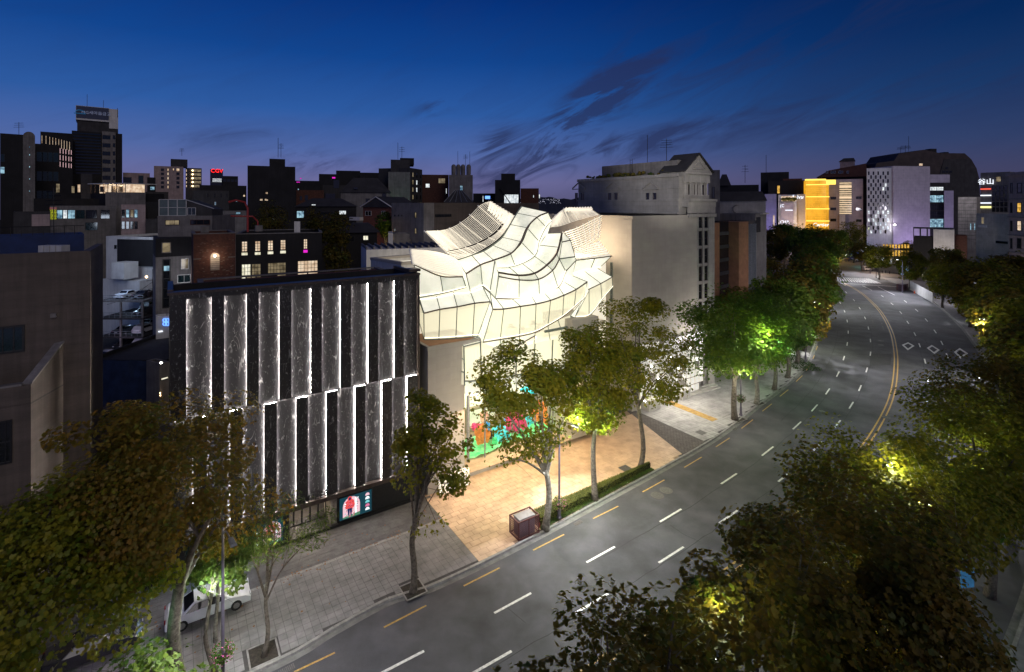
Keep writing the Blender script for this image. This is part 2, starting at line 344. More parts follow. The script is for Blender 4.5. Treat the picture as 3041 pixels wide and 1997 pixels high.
def clip_poly(poly, clip):
    "convex clip in 2-D (both lists of (x, y), clip counter-clockwise)"
    out = list(poly)
    for i in range(len(clip)):
        ax, ay = clip[i]; bx, by = clip[(i+1) % len(clip)]; inp = out; out = []
        if not inp: return []
        def side(p): return (bx-ax)*(p[1]-ay)-(by-ay)*(p[0]-ax)
        for k in range(len(inp)):
            p, q = inp[k-1], inp[k]; sp, sq = side(p), side(q)
            if (sp >= 0) != (sq >= 0):
                t = sp/(sp-sq); out.append((p[0]+(q[0]-p[0])*t, p[1]+(q[1]-p[1])*t))
            if sq >= 0: out.append(q)
    return out
# ================================================================ ground and road
gb = MB(); gb.quad((-900, -60, -.03), (900, -60, -.03), (900, 1600, -.03), (-900, 1600, -.03))
tag(gb.build('ground', M['ground']), kind='structure')
K = [(800, 1982), (991, 1874), (1155, 1786), (1270, 1751), (1442, 1672), (1617, 1583), (1752, 1510), (1949, 1404), (2100, 1319), (2180, 1264), (2245, 1211), (2307, 1165), (2357, 1124), (2395, 1084), (2416, 1036), (2432, 980)]
A_ = [(1188, 1971), (1524, 1791), (1785, 1647), (1992, 1531), (2165, 1422), (2280, 1340), (2367, 1264), (2419, 1212), (2458, 1163), (2488, 1112), (2506, 1064), (2516, 1022), (2519, 987), (2516, 954), (2508, 925), (2495, 900), (2481, 879)]
B_ = [(1455, 1971), (1758, 1792), (1994, 1648), (2165, 1534), (2331, 1415), (2428, 1326), (2487, 1260), (2528, 1204), (2554, 1153), (2574, 1099), (2585, 1051), (2585, 1012), (2579, 975), (2569, 945), (2553, 916), (2536, 892), (2513, 869)]
Y_ = [(2437, 1460), (2531, 1358), (2580, 1295), (2615, 1237), (2638, 1187), (2651, 1134), (2656, 1076), (2654, 1038), (2646, 995), (2630, 957), (2611, 926), (2588, 900), (2553, 869), (2507, 842)]
C_ = [(2753, 1189), (2756, 1126), (2747, 1073), (2731, 1026), (2717, 993), (2696, 958), (2675, 929), (2649, 903), (2620, 880)]
E_ = [(2813, 1057), (2797, 1019), (2777, 985), (2751, 951), (2722, 922), (2689, 896)]
RK = [(2887, 1011), (2853, 969), (2807, 926), (2765, 892), (2726, 869), (2692, 854), (2646, 838), (2596, 823)]
Kg = [g(*p) for p in K]; Ag = [g(*p) for p in A_]; Bg = [g(*p) for p in B_]; Yg = [g(*p) for p in Y_]; Cg = [g(*p) for p in C_]; Eg = [g(*p) for p in E_]; Rg = [g(*p) for p in RK]
near = Vector((.845, .535, 0))
# centre line of the double yellow from far behind the camera's left to the crossing
Bn = [Bg[0]-near*k for k in (40, 25, 12)]
Yn = offset_path(Bn+Bg[:5], 3.4)
yellow = catmull([p for p in Yn[:7] if p.y < 46]+Yg, 5)
Kn = [Kg[0]-near*k for k in (45, 28, 12)]
far_left = offset_path(Ag, -5.6)
kerb_l = catmull(Kn+Kg+[p for p in far_left if p.y > 118], 5)
right_n = offset_path([p for p in Yn[:7] if p.y < 46]+Yg[:5], 14.4)
kerb_r = catmull([p for p in right_n if p.y < 78]+Rg, 5)
# the carriageway as a ribbon between the kerbs: march both by arc length
def resample(pts, n):
    L_ = [0]
    for i in range(1, len(pts)): L_.append(L_[-1]+(pts[i]-pts[i-1]).length)
    out = []; j = 0
    for k in range(n):
        t = L_[-1]*k/(n-1)
        while j < len(pts)-2 and L_[j+1] < t: j += 1
        f = (t-L_[j])/max(1e-6, L_[j+1]-L_[j]); out.append(pts[j].lerp(pts[j+1], min(1, max(0, f))))
    return out
kl, kr = resample(kerb_l, 90), resample(kerb_r, 90)
mb = MB(); mb.add([(kl[0].x, kl[0].y, 0)]+[(p.x, p.y, 0) for p in kl[1:]]+[(p.x, p.y, 0) for p in kr], [(i, 90+i, 91+i, i+1) for i in range(89)])
junction = [kl[-1], kr[-1], Vector((250, 215, 0)), Vector((250, 320, 0)), Vector((60, 320, 0)), Vector((60, 215, 0))]
mb.add([(p.x, p.y, 0) for p in (kl[-1], kr[-1], Vector((190, 196, 0)), Vector((320, 215, 0)), Vector((320, 300, 0)), Vector((120, 300, 0)), Vector((60, 240, 0)), Vector((60, 196, 0)))], [tuple(range(8))])
def asphalt_mat():
    m = M['asphalt']; t = m.node_tree; p = t.nodes['Principled BSDF']; src = p.inputs['Base Color'].links[0].from_socket
    c = t.nodes.new('ShaderNodeTexCoord'); n = t.nodes.new('ShaderNodeTexNoise'); n.inputs['Scale'].default_value = 26; n.inputs['Detail'].default_value = 5; n.inputs['Roughness'].default_value = .9; t.links.new(c.outputs['Object'], n.inputs['Vector'])
    r = t.nodes.new('ShaderNodeMapRange'); r.inputs['From Min'].default_value = .3; r.inputs['From Max'].default_value = .7; r.inputs['To Min'].default_value = .55; r.inputs['To Max'].default_value = 1.5; t.links.new(n.outputs['Fac'], r.inputs['Value'])
    # long worn and patched areas
    n2 = t.nodes.new('ShaderNodeTexNoise'); n2.inputs['Scale'].default_value = .35; n2.inputs['Detail'].default_value = 8; n2.inputs['Distortion'].default_value = .4; t.links.new(c.outputs['Object'], n2.inputs['Vector'])
    r2 = t.nodes.new('ShaderNodeMapRange'); r2.inputs['From Min'].default_value = .35; r2.inputs['From Max'].default_value = .62; r2.inputs['To Min'].default_value = .72; r2.inputs['To Max'].default_value = 1.12; t.links.new(n2.outputs['Fac'], r2.inputs['Value'])
    mu = t.nodes.new('ShaderNodeMath'); mu.operation = 'MULTIPLY'; t.links.new(r.outputs[0], mu.inputs[0]); t.links.new(r2.outputs[0], mu.inputs[1])
    cb = t.nodes.new('ShaderNodeCombineColor')
    for i in range(3): t.links.new(mu.outputs[0], cb.inputs[i])
    x = t.nodes.new('ShaderNodeMix'); x.data_type = 'RGBA'; x.blend_type = 'MULTIPLY'; x.inputs['Factor'].default_value = 1; t.links.new(src, x.inputs['A']); t.links.new(cb.outputs[0], x.inputs['B']); t.links.new(x.outputs['Result'], p.inputs['Base Color'])
asphalt_mat()
road = tag(mb.build('road', M['asphalt']), kind='structure')
def strip(path, c, w_, z, m, name='lane_dash', parent=road):
    mb = MB(); a = offset_path(path, c-w_/2, z); b = offset_path(path, c+w_/2, z)
    for i in range(len(a)-1): mb.quad(b[i], b[i+1], a[i+1], a[i])
    return mb.build(name, m, parent)
def dashes(pts, ln, m, w_=.17, z=.006, skip=()):
    cp = [Vector((p.x, p.y, z)) for p in pts]
    for i, p in enumerate(cp):
        if i in skip: continue
        d = (cp[min(i+1, len(cp)-1)]-cp[max(0, i-1)]).normalized(); strip([p-d*ln/2, p, p+d*ln/2], 0, w_, z, m)
def mids(pairs): return [(g(*a)+g(*b))/2 for a, b in pairs]
dashes([Ag[0]-near*8, Ag[0]]+Ag[1:], 3.1, M['white_paint'], .18)
dashes([Bg[0]-near*8, Bg[0]]+Bg[1:], 3.1, M['white_paint'], .18)
dashes(Cg+[], 3.4, M['white_paint'], .19); dashes(Eg, 3.6, M['white_paint'], .19)
C0 = offset_path(catmull(Yn[:7], 1), 4.2); E0 = offset_path(catmull(Yn[:7], 1), 7.8)
dashes(C0[1:], 3.1, M['white_paint']); dashes(E0[1:], 3.1, M['white_paint'])
strip([g(2561, 849), g(2590, 863)], 0, .2, .006, M['white_paint'], 'lane_line'); strip([g(2607, 852), g(2657, 877)], 0, .2, .006, M['white_paint'], 'lane_line')
strip(yellow, 0, .17, .006, M['yellow_paint'], 'yellow_line'); strip(yellow, .48, .17, .006, M['yellow_paint'], 'yellow_line')
ed = [((873, 1997), (995, 1939)), ((1140, 1864), (1266, 1799)), ((1377, 1741), (1484, 1687)), ((1583, 1635), (1675, 1588)), ((1761, 1541), (1836, 1504)), ((1908, 1462), (1973, 1426)), ((2032, 1389), (2084, 1358)), ((2126, 1328), (2167, 1301)), ((2202, 1273), (2236, 1247)), ((2264, 1222), (2292, 1200)), ((2316, 1178), (2341, 1158)), ((2364, 1134), (2383, 1116)), ((2394, 1101), (2406, 1084)), ((2414, 1067), (2419, 1055)), ((2423, 1041), (2428, 1028)), ((2430, 1012), (2433, 999))]
for a, b in ed:
    strip([g(*a), g(*b)], 0, .13, .010, M['yellow_paint'], 'yellow_edge_dash')
for a, b in (((2820, 925), (2840, 944)), ((2862, 965), (2880, 985)), ((2780, 893), (2800, 908)), ((2735, 867), (2755, 878)), ((2890, 995), (2905, 1012))):
    strip(offset_path([g(*a), g(*b)], -.1), 0, .17, .010, M['yellow_paint'], 'yellow_edge_dash')
# stop line, zebra, diamonds, manholes
def poly_mark(name, pts, m, z=.008): return MB().add([(p.x, p.y, z) for p in pts], [tuple(range(len(pts)))]).build(name, m, road)
strip([g(2481, 841), g(2665, 852)], 0, .45, .008, M['white_paint'], 'stop_line')
za, zb, zc_, zd = g(2478, 834), g(2622, 843), g(2497, 824), g(2600, 828)
for i in range(17):
    f0 = (i+.1)/17; f1 = (i+.55)/17
    poly_mark('zebra_bar', [za.lerp(zb, f0), za.lerp(zb, f1), zc_.lerp(zd, f1)-Vector((2.2, 0, 0)), zc_.lerp(zd, f0)-Vector((2.2, 0, 0))][::1], M['white_paint'])
def diamond(px):
    c = [g(*p) for p in px]; m_ = sum(c, Vector())/4
    mb = MB(); o = c; i_ = [m_+(p-m_)*.62 for p in c]
    for k in range(4): mb.quad(*[Vector((q.x, q.y, .008)) for q in (o[k], o[(k+1) % 4], i_[(k+1) % 4], i_[k])])
    mb.build('diamond_marking', M['white_paint'], road)
diamond([(2678, 1025), (2696, 1041), (2716, 1028), (2697, 1017)]); diamond([(2752, 1034), (2775, 1052), (2791, 1040), (2767, 1025)]); diamond([(2833, 1046), (2852, 1066), (2875, 1050), (2850, 1034)])
def manhole(px, py, r, parent=None, z=.004):
    p = g(px, py, z); o = MB(); o.lathe((p.x, p.y, z), [(r, 0), (r, .012), (r*.93, .014), (r*.9, .006), (r*.6, .006), (r*.55, .014), (r*.45, .014), (r*.4, .006), (r*.15, .006), (r*.12, .014)], 20)
    o.build('manhole_cover', M['iron'], road)
manhole(1978, 1457, .62); manhole(1952, 1472, .62); manhole(2441, 1222, .4); manhole(2616, 1013, .5); manhole(2616, 1025, .5); manhole(2632, 1240, .5)
patch_ = MB(); q = [g(2583, 1050), g(2648, 1052), g(2645, 1085), g(2583, 1088)]
patch_.add([(p.x, p.y, .003) for p in q], [(0, 1, 2, 3)]).build('tar_patch', mat('fresh_tar', (.035, .033, .036), .8, .2, .8, .3, 60), road)
# cracks, patches and tyre wear
crm = mat('crack_tar', (.022, .021, .023), .75, .2, 3); wear = mat('worn_asphalt', (.085, .082, .086), .85, .5, .7, .3, 50)
for base_, off_, i0, i1 in ((Ag, .25, 2, 8), (Ag, -1.9, 6, 12), (Bg, .3, 5, 16), (Bg, .28, 0, 4), (Cg, -.3, 0, 8), (Ag, .2, 11, 16)):
    pth = catmull(offset_path(base_[i0:i1+1], off_), 8); strip([Vector((p.x+rnd.uniform(-.07, .07), p.y+rnd.uniform(-.07, .07), 0)) for p in pth], 0, .05, .0035, crm, 'crack_seal')
for (px, py, px2, py2) in ((1990, 1560, 2080, 1610), (2520, 985, 2560, 986), (2440, 1300, 2500, 1330), (2610, 1130, 2651, 1134), (1500, 1800, 1560, 1850), (2700, 1050, 2752, 1052)):
    a, b = g(px, py), g(px2, py2); strip([a, (a+b)/2+Vector((rnd.uniform(-.2, .2), rnd.uniform(-.2, .2), 0)), b], 0, .04, .0035, crm, 'crack_seal')
for pts_ in (((2578, 925), (2590, 950), (2598, 975)), ((2606, 932), (2618, 958), (2624, 980)), ((2745, 1005), (2766, 1045), (2780, 1090))):
    strip([g(*p) for p in pts_], 0, .28, .0045, wear, 'tyre_mark')
# kerbs and gutters
def kerb(path, side, name):
    k = tag(bpy.data.objects.new(name, None), kind='structure'); sc.collection.objects.link(k); root_loc[k.name] = Vector((0, 0, 0))
    p = resample(path, 170)
    mesh_n = 0
    for i in range(len(p)-1):
        a, b = p[i], p[i+1]; d = (b-a).normalized(); n = Vector((-d.y, d.x, 0))*side; a2 = a+d*.006; b2 = b-d*.006
        mb = MB(); mb.hexa([a2, b2, b2+n*.22, a2+n*.22], [a2+Vector((0, 0, .145))+n*.02, b2+Vector((0, 0, .145))+n*.02, b2+n*.22+Vector((0, 0, .15)), a2+n*.22+Vector((0, 0, .15))])
        mb.build('kerb_stone', M['kerb'], k)
    return k
kerb(kerb_l, 1, 'kerb_left'); kerb(kerb_r, -1, 'kerb_right')
gut = MB(); a = offset_path(kerb_l, .0, .004); b = offset_path(kerb_l, .42, .004)
for i in range(len(a)-1): gut.quad(b[i], b[i+1], a[i+1], a[i])
gut.build('gutter', M['gutter'], road)
gut = MB(); a = offset_path(kerb_r, -.42, .004); b = offset_path(kerb_r, 0, .004)
for i in range(len(a)-1): gut.quad(b[i], b[i+1], a[i+1], a[i])
gut.build('gutter', M['gutter'], road)
def grate(px, py, ln=.9):
    p = g(px, py, .007); i = min(range(len(kerb_l)), key=lambda k: (kerb_l[k]-p).length); d = (kerb_l[min(i+1, len(kerb_l)-1)]-kerb_l[i-1]).normalized(); n = Vector((d.y, -d.x, 0))
    mb = MB()
    for k in range(9): q = p+d*(k-4)*ln/9; mb.hexa([q-n*.2, q+d*.06-n*.2, q+d*.06+n*.2, q+n*.2], [v+Vector((0, 0, .02)) for v in (q-n*.2, q+d*.06-n*.2, q+d*.06+n*.2, q+n*.2)])
    mb.build('drain_grate', M['iron'], road)
grate(1716, 1554); grate(850, 1990); grate(2184, 1275)
# pavements
pav_l = MB(); inner = offset_path(kerb_l, -.22, .13); outer = offset_path(kerb_l, -30, .13)
kk = [p for p in inner]; 
pav_l.add([(p.x, p.y, .13) for p in kk]+[(p.x-45*N2.x, p.y-45*N2.y, .13) for p in kk], [(i, i+1, len(kk)+i+1, len(kk)+i) for i in range(len(kk)-1)])
pave = tag(pav_l.build('sidewalk', M['paver_joint']), kind='structure')
pr = MB(); kk = offset_path(kerb_r, .22, .13)
pr.add([(p.x, p.y, .13) for p in kk]+[(p.x+60*N2.x, p.y+60*N2.y, .13) for p in kk], [(len(kk)+i, len(kk)+i+1, i+1, i) for i in range(len(kk)-1)])
pave_r = tag(pr.build('right_sidewalk', M['paver_grey']), kind='structure')
kts = [to_ts(p) for p in offset_path(kerb_l, -.24)]
def s_kerb(t):
    for i in range(len(kts)-1):
        if kts[i][0] <= t <= kts[i+1][0]: f = (t-kts[i][0])/(kts[i+1][0]-kts[i][0]); return kts[i][1]*(1-f)+kts[i+1][1]*f
    return kts[-1][1]
pavn = [0]
def tiles(parent, t0, t1, s0, s1, tw, sw, m, ztop, name, limit, gap=.018, clip=None, bond=.5, holes=(), jitter=.004, zbase=.131):
    "paving laid in courses; the nearest ones are single stones, the rest one mesh"
    cells = []
    ns = int((s1-s0)/sw)+1; n_t = int((t1-t0)/tw)+2
    for j in range(ns):
        for i in range(-1, n_t):
            a = t0+i*tw+(bond*tw if j % 2 else 0); b = s0+j*sw
            q = [(a+gap/2, b+gap/2), (a+tw-gap/2, b+gap/2), (a+tw-gap/2, min(b+sw-gap/2, s1)), (a+gap/2, min(b+sw-gap/2, s1))]
            q = clip_poly(q, clip or [(t0, s0-1), (t1, s0-1), (t1, s1+1), (t0, s1+1)])
            if len(q) < 3: continue
            cx = sum(p[0] for p in q)/len(q); cy = sum(p[1] for p in q)/len(q)
            sk = s_kerb(cx)
            if cy > sk-.02: continue
            if max(p[1] for p in q) > sk: q = [(p[0], min(p[1], sk)) for p in q]
            if any(h[0] < cx < h[1] and h[2] < cy < h[3] for h in holes): continue
            cells.append((q, cx, cy))
    cells.sort(key=lambda c: st(c[1], c[2]).length)
    rest = MB()
    for k, (q, cx, cy) in enumerate(cells):
        zt = ztop+rnd.uniform(-jitter, jitter); pts = [st(a, b) for a, b in q]
        pts = [(p.x, p.y) for p in pts]
        if k < limit:
            mb = MB(); mb.prism(pts[::-1], zbase, zt); o = mb.build(name, m, parent)
        else: rest.prism(pts[::-1], zbase, zt)
    if rest.v: tag(rest.build(name+'s', m, parent), kind='stuff')
# sidewalk zones in the street frame
pits = [to_ts(g(1227, 1757)), to_ts(g(782, 1948))]
holes = [(p[0]-.85, p[0]+.85, p[1]-.85, p[1]+.85) for p in pits]
tiles(pave, -34, 8.0, 4.3, 12.5, .5, .5, M['paver_grey'], .150, 'paving_stone', 160, bond=0, holes=holes)
tiles(pave, -34, 8.0, 4.0, 4.3, 1.0, .3, M['kerb'], .154, 'border_stone', 20)
tiles(pave, -34, 8.9, -.2, 4.0, 1.2, .4, M['paver_dark'], .148, 'granite_slab', 60, gap=.012)
plz = MB(); a_, b_, c_, d_ = (8.0, -1.2), (38.6, -3.6), (34.0, 10.5), (8.0, 10.9)
plaza = tag(MB().prism([(st(*p).x, st(*p).y) for p in (a_, b_, (34.3, s_kerb(34.3)), (21, s_kerb(21)), (8.0, s_kerb(8)))][::-1], .1305, .1335).build('plaza', M['plaza_joint']), kind='structure')
tiles(plaza, 8.0, 39, -2.4, 11.2, .86, .62, M['plaza'], .152, 'travertine_slab', 300, gap=.022, clip=[(8.02, -3.5), (38.7, -3.6), (33.9, 11.5), (8.02, 11.5)], bond=.5, zbase=.134)
drv = tag(MB().prism([(st(*p).x, st(*p).y) for p in ((38.7, -3.5), (39.6, -3.5), (39.6, s_kerb(39.6)), (34.2, s_kerb(34.2)))][::-1], .1305, .1345).build('driveway', M['paver_joint']), kind='structure')
tiles(drv, 33, 39.6, -3.5, 10.5, .5, .22, M['driveway'], .150, 'driveway_brick', 60, gap=.03, clip=[(38.7, -3.5), (39.5, -3.5), (39.5, 11.5), (33.95, 11.5)], bond=.5, zbase=.136)
tiles(pave, 39.6, 86, -9, 10.5, .55, .55, M['paver_white'], .150, 'pale_paving_stone', 90, gap=.03, bond=0, holes=[(45, 46.4, -4.2, 4.9)])
tiles(pave, 45.1, 46.3, -3.6, 4.8, .6, .4, M['tactile'], .156, 'tactile_paver', 60, gap=.02, bond=0)
def tree_pit(p, w_=1.6, parent=pave):
    t, s = to_ts(p); mb = MB()
    f = lambda dt, ds, z: st(t+dt, s+ds, z)
    h = w_/2
    mb.hexa([f(-h, -h, .131), f(h, -h, .131), f(h, h, .131), f(-h, h, .131)], [f(-h, -h, .14), f(h, -h, .14), f(h, h, .14), f(-h, h, .14)]); mb.build('tree_pit', M['soil'], parent)
    fr = MB()
    for a0, b0, a1, b1 in ((-h, -h, h, -h+.1), (-h, h-.1, h, h), (-h, -h, -h+.1, h), (h-.1, -h, h, h)):
        fr.hexa([f(a0, b0, .14), f(a1, b0, .14), f(a1, b1, .14), f(a0, b1, .14)], [f(a0, b0, .165), f(a1, b0, .165), f(a1, b1, .165), f(a0, b1, .165)])
    fr.build('tree_pit_frame', M['kerb'], parent)
def hatch(px, py, a=.5):
    t, s = to_ts(g(px, py, .15)); mb = MB(); q = [st(t-a, s-a), st(t+a, s-a), st(t+a, s+a), st(t-a, s+a)]
    mb.prism([(p.x, p.y) for p in q][::-1], .150, .162); mb.build('access_cover', M['iron'], pave)
hatch(2082, 1285); hatch(1858, 1392, .55)
# fallen leaves on the dark strip and pavement
fl = MB()
for i in range(170):
    t = rnd.uniform(-16, 8); s = rnd.gauss(4.1, .25) if rnd.random() < .6 else rnd.uniform(.5, 9); c = st(t, s, .165); a = rnd.uniform(0, 6.3); r_ = rnd.uniform(.05, .10)
    fl.add([c+Vector((math.cos(a+k*1.257)*r_*(1 if k % 2 else .7), math.sin(a+k*1.257)*r_, rnd.uniform(0, .02))) for k in range(5)], [(0, 1, 2, 3, 4)])
tag(fl.build('fallen_leaves', mat('dead_leaf', (.20, .09, .03), .8, .4, 9)), 'scattered brown leaves fallen along the dark paving strip by the marble shop', 'leaves', kind='stuff')
# ================================================================ building helpers
def courses(m, w_, h_, dark=.72, mort=.035):
    t = m.node_tree; p = t.nodes['Principled BSDF']; src = p.inputs['Base Color'].links[0].from_socket
    c = t.nodes.new('ShaderNodeTexCoord'); s = t.nodes.new('ShaderNodeSeparateXYZ'); t.links.new(c.outputs['Object'], s.inputs[0])
    def mm(op, a, b):
        n = t.nodes.new('ShaderNodeMath'); n.operation = op
        for i, v in enumerate((a, b)):
            if isinstance(v, (int, float)): n.inputs[i].default_value = v
            else: t.links.new(v, n.inputs[i])
        return n.outputs[0]
    u = mm('ADD', mm('MULTIPLY', s.outputs[0], D2.x+N2.x), mm('MULTIPLY', s.outputs[1], D2.y+N2.y))
    cb = t.nodes.new('ShaderNodeCombineXYZ'); t.links.new(u, cb.inputs[0]); t.links.new(s.outputs[2], cb.inputs[1])
    b = t.nodes.new('ShaderNodeTexBrick'); b.inputs['Scale'].default_value = 1; b.inputs['Brick Width'].default_value = w_; b.inputs['Row Height'].default_value = h_
    b.inputs['Mortar Size'].default_value = mort*.5; b.inputs['Color1'].default_value = (1, 1, 1, 1); b.inputs['Color2'].default_value = (.93, .93, .94, 1); b.inputs['Mortar'].default_value = (dark, dark, dark, 1); b.inputs['Mortar Smooth'].default_value = .3
    t.links.new(cb.outputs[0], b.inputs['Vector'])
    x = t.nodes.new('ShaderNodeMix'); x.data_type = 'RGBA'; x.blend_type = 'MULTIPLY'; x.inputs['Factor'].default_value = 1; t.links.new(src, x.inputs['A']); t.links.new(b.outputs['Color'], x.inputs['B']); t.links.new(x.outputs['Result'], p.inputs['Base Color'])
courses(M['limestone'], 1.5, .62, .90, .03); courses(M['grey_stone'], 1.5, .62, .78); courses(M['brown_stone'], 1.2, .55, .85); courses(M['concrete'], 1.2, .6, .8); courses(M['pink_wall'], 1.1, .62, .7)
courses(M['purple_wall'], 3.2, 1.5, .8, .1); courses(M['brick'], .5, .16, .6, .03); courses(M['brick_dark'], .5, .16, .7, .03); courses(M['orange_stone'], 1.4, .8, .85)
def block(name, label, cat, f, depth, z0, z1, wall, roof='roof_dark', parapet=.5, group=None, roofname='roof'):
    "rectangular building: f is its front plane; thin parapet round a sunk roof"
    c = f.P(f.l/2, 0, -depth/2); root = thing(name, label, cat, c, group)
    mb = MB(); th = .3
    for (u0, u1, o0, o1) in ((0, f.l, -th, 0), (0, f.l, -depth, -depth+th), (0, th, -depth+th, -th), (f.l-th, f.l, -depth+th, -th)): mb.fbox(f, u0, u1, z0, z1, o0, o1)
    mb.build('wall', M[wall], root)
    MB().fbox(f, th, f.l-th, z1-parapet-.2, z1-parapet, -depth+th, -th).build(roofname, M[roof], root)
    return root
def coping(root, f, depth, z1, m='kerb', out=.08, h=.12):
    mb = MB()
    for (u0, u1, o0, o1) in ((-out, f.l+out, -.35, out), (-out, f.l+out, -depth-out, -depth+.35), (-out, .35, -depth+.35, -.35), (f.l-.35, f.l+out, -depth+.35, -.35)): mb.fbox(f, u0, u1, z1+.003, z1+h, o0, o1)
    return mb.build('coping', M[m], root)
def window(root, f, u0, u1, z0, z1, pane='glass_dark', frame='black_metal', cols=1, rows=1, off=0.0, fw=.07, sill=False):
    mb = MB(); o0, o1 = off+.005, off+.09
    mb.fbox(f, u0, u1, z1-fw, z1, o0, o1); mb.fbox(f, u0, u1, z0, z0+fw, o0, o1)
    mb.fbox(f, u0, u0+fw, z0+fw, z1-fw, o0, o1); mb.fbox(f, u1-fw, u1, z0+fw, z1-fw, o0, o1)
    for k in range(1, cols): u = u0+(u1-u0)*k/cols; mb.fbox(f, u-fw*.3, u+fw*.3, z0+fw, z1-fw, o0, o1-.02)
    for k in range(1, rows): z = z0+(z1-z0)*k/rows; mb.fbox(f, u0+fw, u1-fw, z-fw*.3, z+fw*.3, o0, o1-.025)
    if sill: mb.fbox(f, u0-.1, u1+.1, z0-.1, z0-.003, off+.005, off+.16)
    o = mb.build('window', M[frame], root)
    MB().fbox(f, u0+fw, u1-fw, z0+fw, z1-fw, off+.004, off+.03).build('pane', M[pane], o); return o
def winpx(root, f, x0, y0, x1, y1, pane='glass_dark', frame='black_metal', cols=1, rows=1, off=0.0, fw=.07, sill=False):
    u0, z1 = f.uz(x0, y0); u1, _ = f.uz(x1, y0); _, z0 = f.uz((x0+x1)/2, y1); _, z1 = f.uz((x0+x1)/2, y0)
    return window(root, f, u0, u1, z0, z1, pane, frame, cols, rows, off, fw, sill)
def wingrid(root, f, u0, u1, z0, z1, nc, nr, w_, h_, lit=.2, litm=('warm_lit', 'warm_dim', 'blue_lit'), dark='glass_dark', frame='black_metal', seed=1, cols=1, rows=1):
    rr = random.Random(seed)
    for j in range(nr):
        for i in range(nc):
            u = u0+(u1-u0)*(i+.5)/nc; z = z0+(z1-z0)*(j+.5)/nr
            window(root, f, u-w_/2, u+w_/2, z-h_/2, z+h_/2, rr.choice(litm) if rr.random() < lit else dark, frame, cols, rows)
def pxbox(root, name, f, x0, y0, x1, y1, m, o0=0.0, o1=.1):
    u0, z1 = f.uz(x0, y0); u1, _ = f.uz(x1, y0); _, z0 = f.uz((x0+x1)/2, y1); _, z1 = f.uz((x0+x1)/2, y0)
    return MB().fbox(f, u0, u1, z0, z1, o0, o1).build(name, M[m] if isinstance(m, str) else m, root)

# ================================================================ black marble shop
def marble():
    m = bpy.data.materials.new('black_marble_white_veins'); m.use_nodes = True; t = m.node_tree; p = t.nodes['Principled BSDF']; p.inputs['Roughness'].default_value = .42; p.inputs['Specular IOR Level'].default_value = .45
    c = t.nodes.new('ShaderNodeTexCoord'); oi = t.nodes.new('ShaderNodeObjectInfo'); ad = t.nodes.new('ShaderNodeVectorMath'); ad.operation = 'MULTIPLY_ADD'
    t.links.new(oi.outputs['Random'], ad.inputs[0]); ad.inputs[1].default_value = (37, 11, 53); t.links.new(c.outputs['Object'], ad.inputs[2])
    fac = None
    for sc_, thr, wt, dist, det in ((.7, .012, .7, 1.0, 2), (1.6, .016, .9, .8, 2), (3.0, .016, .7, .5, 2)):
        mp = t.nodes.new('ShaderNodeMapping'); mp.inputs['Rotation'].default_value = (R(28), R(15), 0); mp.inputs['Scale'].default_value = (1.3, 1.3, .30); t.links.new(ad.outputs[0], mp.inputs[0])
        n = t.nodes.new('ShaderNodeTexNoise'); n.inputs['Scale'].default_value = sc_; n.inputs['Detail'].default_value = det; n.inputs['Distortion'].default_value = dist; t.links.new(mp.outputs[0], n.inputs['Vector'])
        s = t.nodes.new('ShaderNodeMath'); s.operation = 'SUBTRACT'; s.inputs[1].default_value = .5; t.links.new(n.outputs['Fac'], s.inputs[0]); a = t.nodes.new('ShaderNodeMath'); a.operation = 'ABSOLUTE'; t.links.new(s.outputs[0], a.inputs[0])
        r = t.nodes.new('ShaderNodeMapRange'); r.inputs['From Min'].default_value = 0; r.inputs['From Max'].default_value = thr; r.inputs['To Min'].default_value = wt; r.inputs['To Max'].default_value = 0; t.links.new(a.outputs[0], r.inputs['Value'])
        # veins come and go
        n2 = t.nodes.new('ShaderNodeTexNoise'); n2.inputs['Scale'].default_value = sc_*1.7; n2.inputs['Detail'].default_value = 2; t.links.new(ad.outputs[0], n2.inputs['Vector']); r2 = t.nodes.new('ShaderNodeMapRange'); r2.inputs['From Min'].default_value = .50; r2.inputs['From Max'].default_value = .66; t.links.new(n2.outputs['Fac'], r2.inputs['Value'])
        mu = t.nodes.new('ShaderNodeMath'); mu.operation = 'MULTIPLY'; t.links.new(r.outputs[0], mu.inputs[0]); t.links.new(r2.outputs[0], mu.inputs[1])
        if fac is None: fac = mu.outputs[0]
        else:
            q = t.nodes.new('ShaderNodeMath'); q.operation = 'MAXIMUM'; t.links.new(fac, q.inputs[0]); t.links.new(mu.outputs[0], q.inputs[1]); fac = q.outputs[0]
    x = t.nodes.new('ShaderNodeMix'); x.data_type = 'RGBA'; t.links.new(fac, x.inputs['Factor']); x.inputs['A'].default_value = (.013, .012, .014, 1); x.inputs['B'].default_value = (.34, .33, .33, 1); t.links.new(x.outputs['Result'], p.inputs['Base Color'])
    return m
M['marble'] = marble()
fm = Face(st(-11.75, 0), st(7.62, 0)); DM = 6
shop = thing('marble_shop', 'black marble fashion shop with vertical panels edged by white light strips', 'building', fm.P(fm.l/2, 0, -DM/2))
def z7(x, y): return 450+x/1.818, 780+y/1.818
ztop = fm.uz(*z7(770, 137))[1]; zmid = fm.uz(*z7(770, 735))[1]; zbot = fm.uz(*z7(690, 1342))[1]
REC = .35     # depth of the recessed field behind the face plane
mb = MB(); mb.fbox(fm, 0, fm.l, zbot, ztop+.2, -REC-.35, -REC-.003)
for (u0, u1, o0, o1, z0) in ((0, fm.l, -DM, -DM+.3, 0), (0, .3, -DM+.3, -REC-.36, 0), (fm.l-.3, fm.l, -DM+.3, -REC-.36, 0)): mb.fbox(fm, u0, u1, z0, ztop+.2, o0, o1)
mb.build('wall', M['dark_wall'], shop)
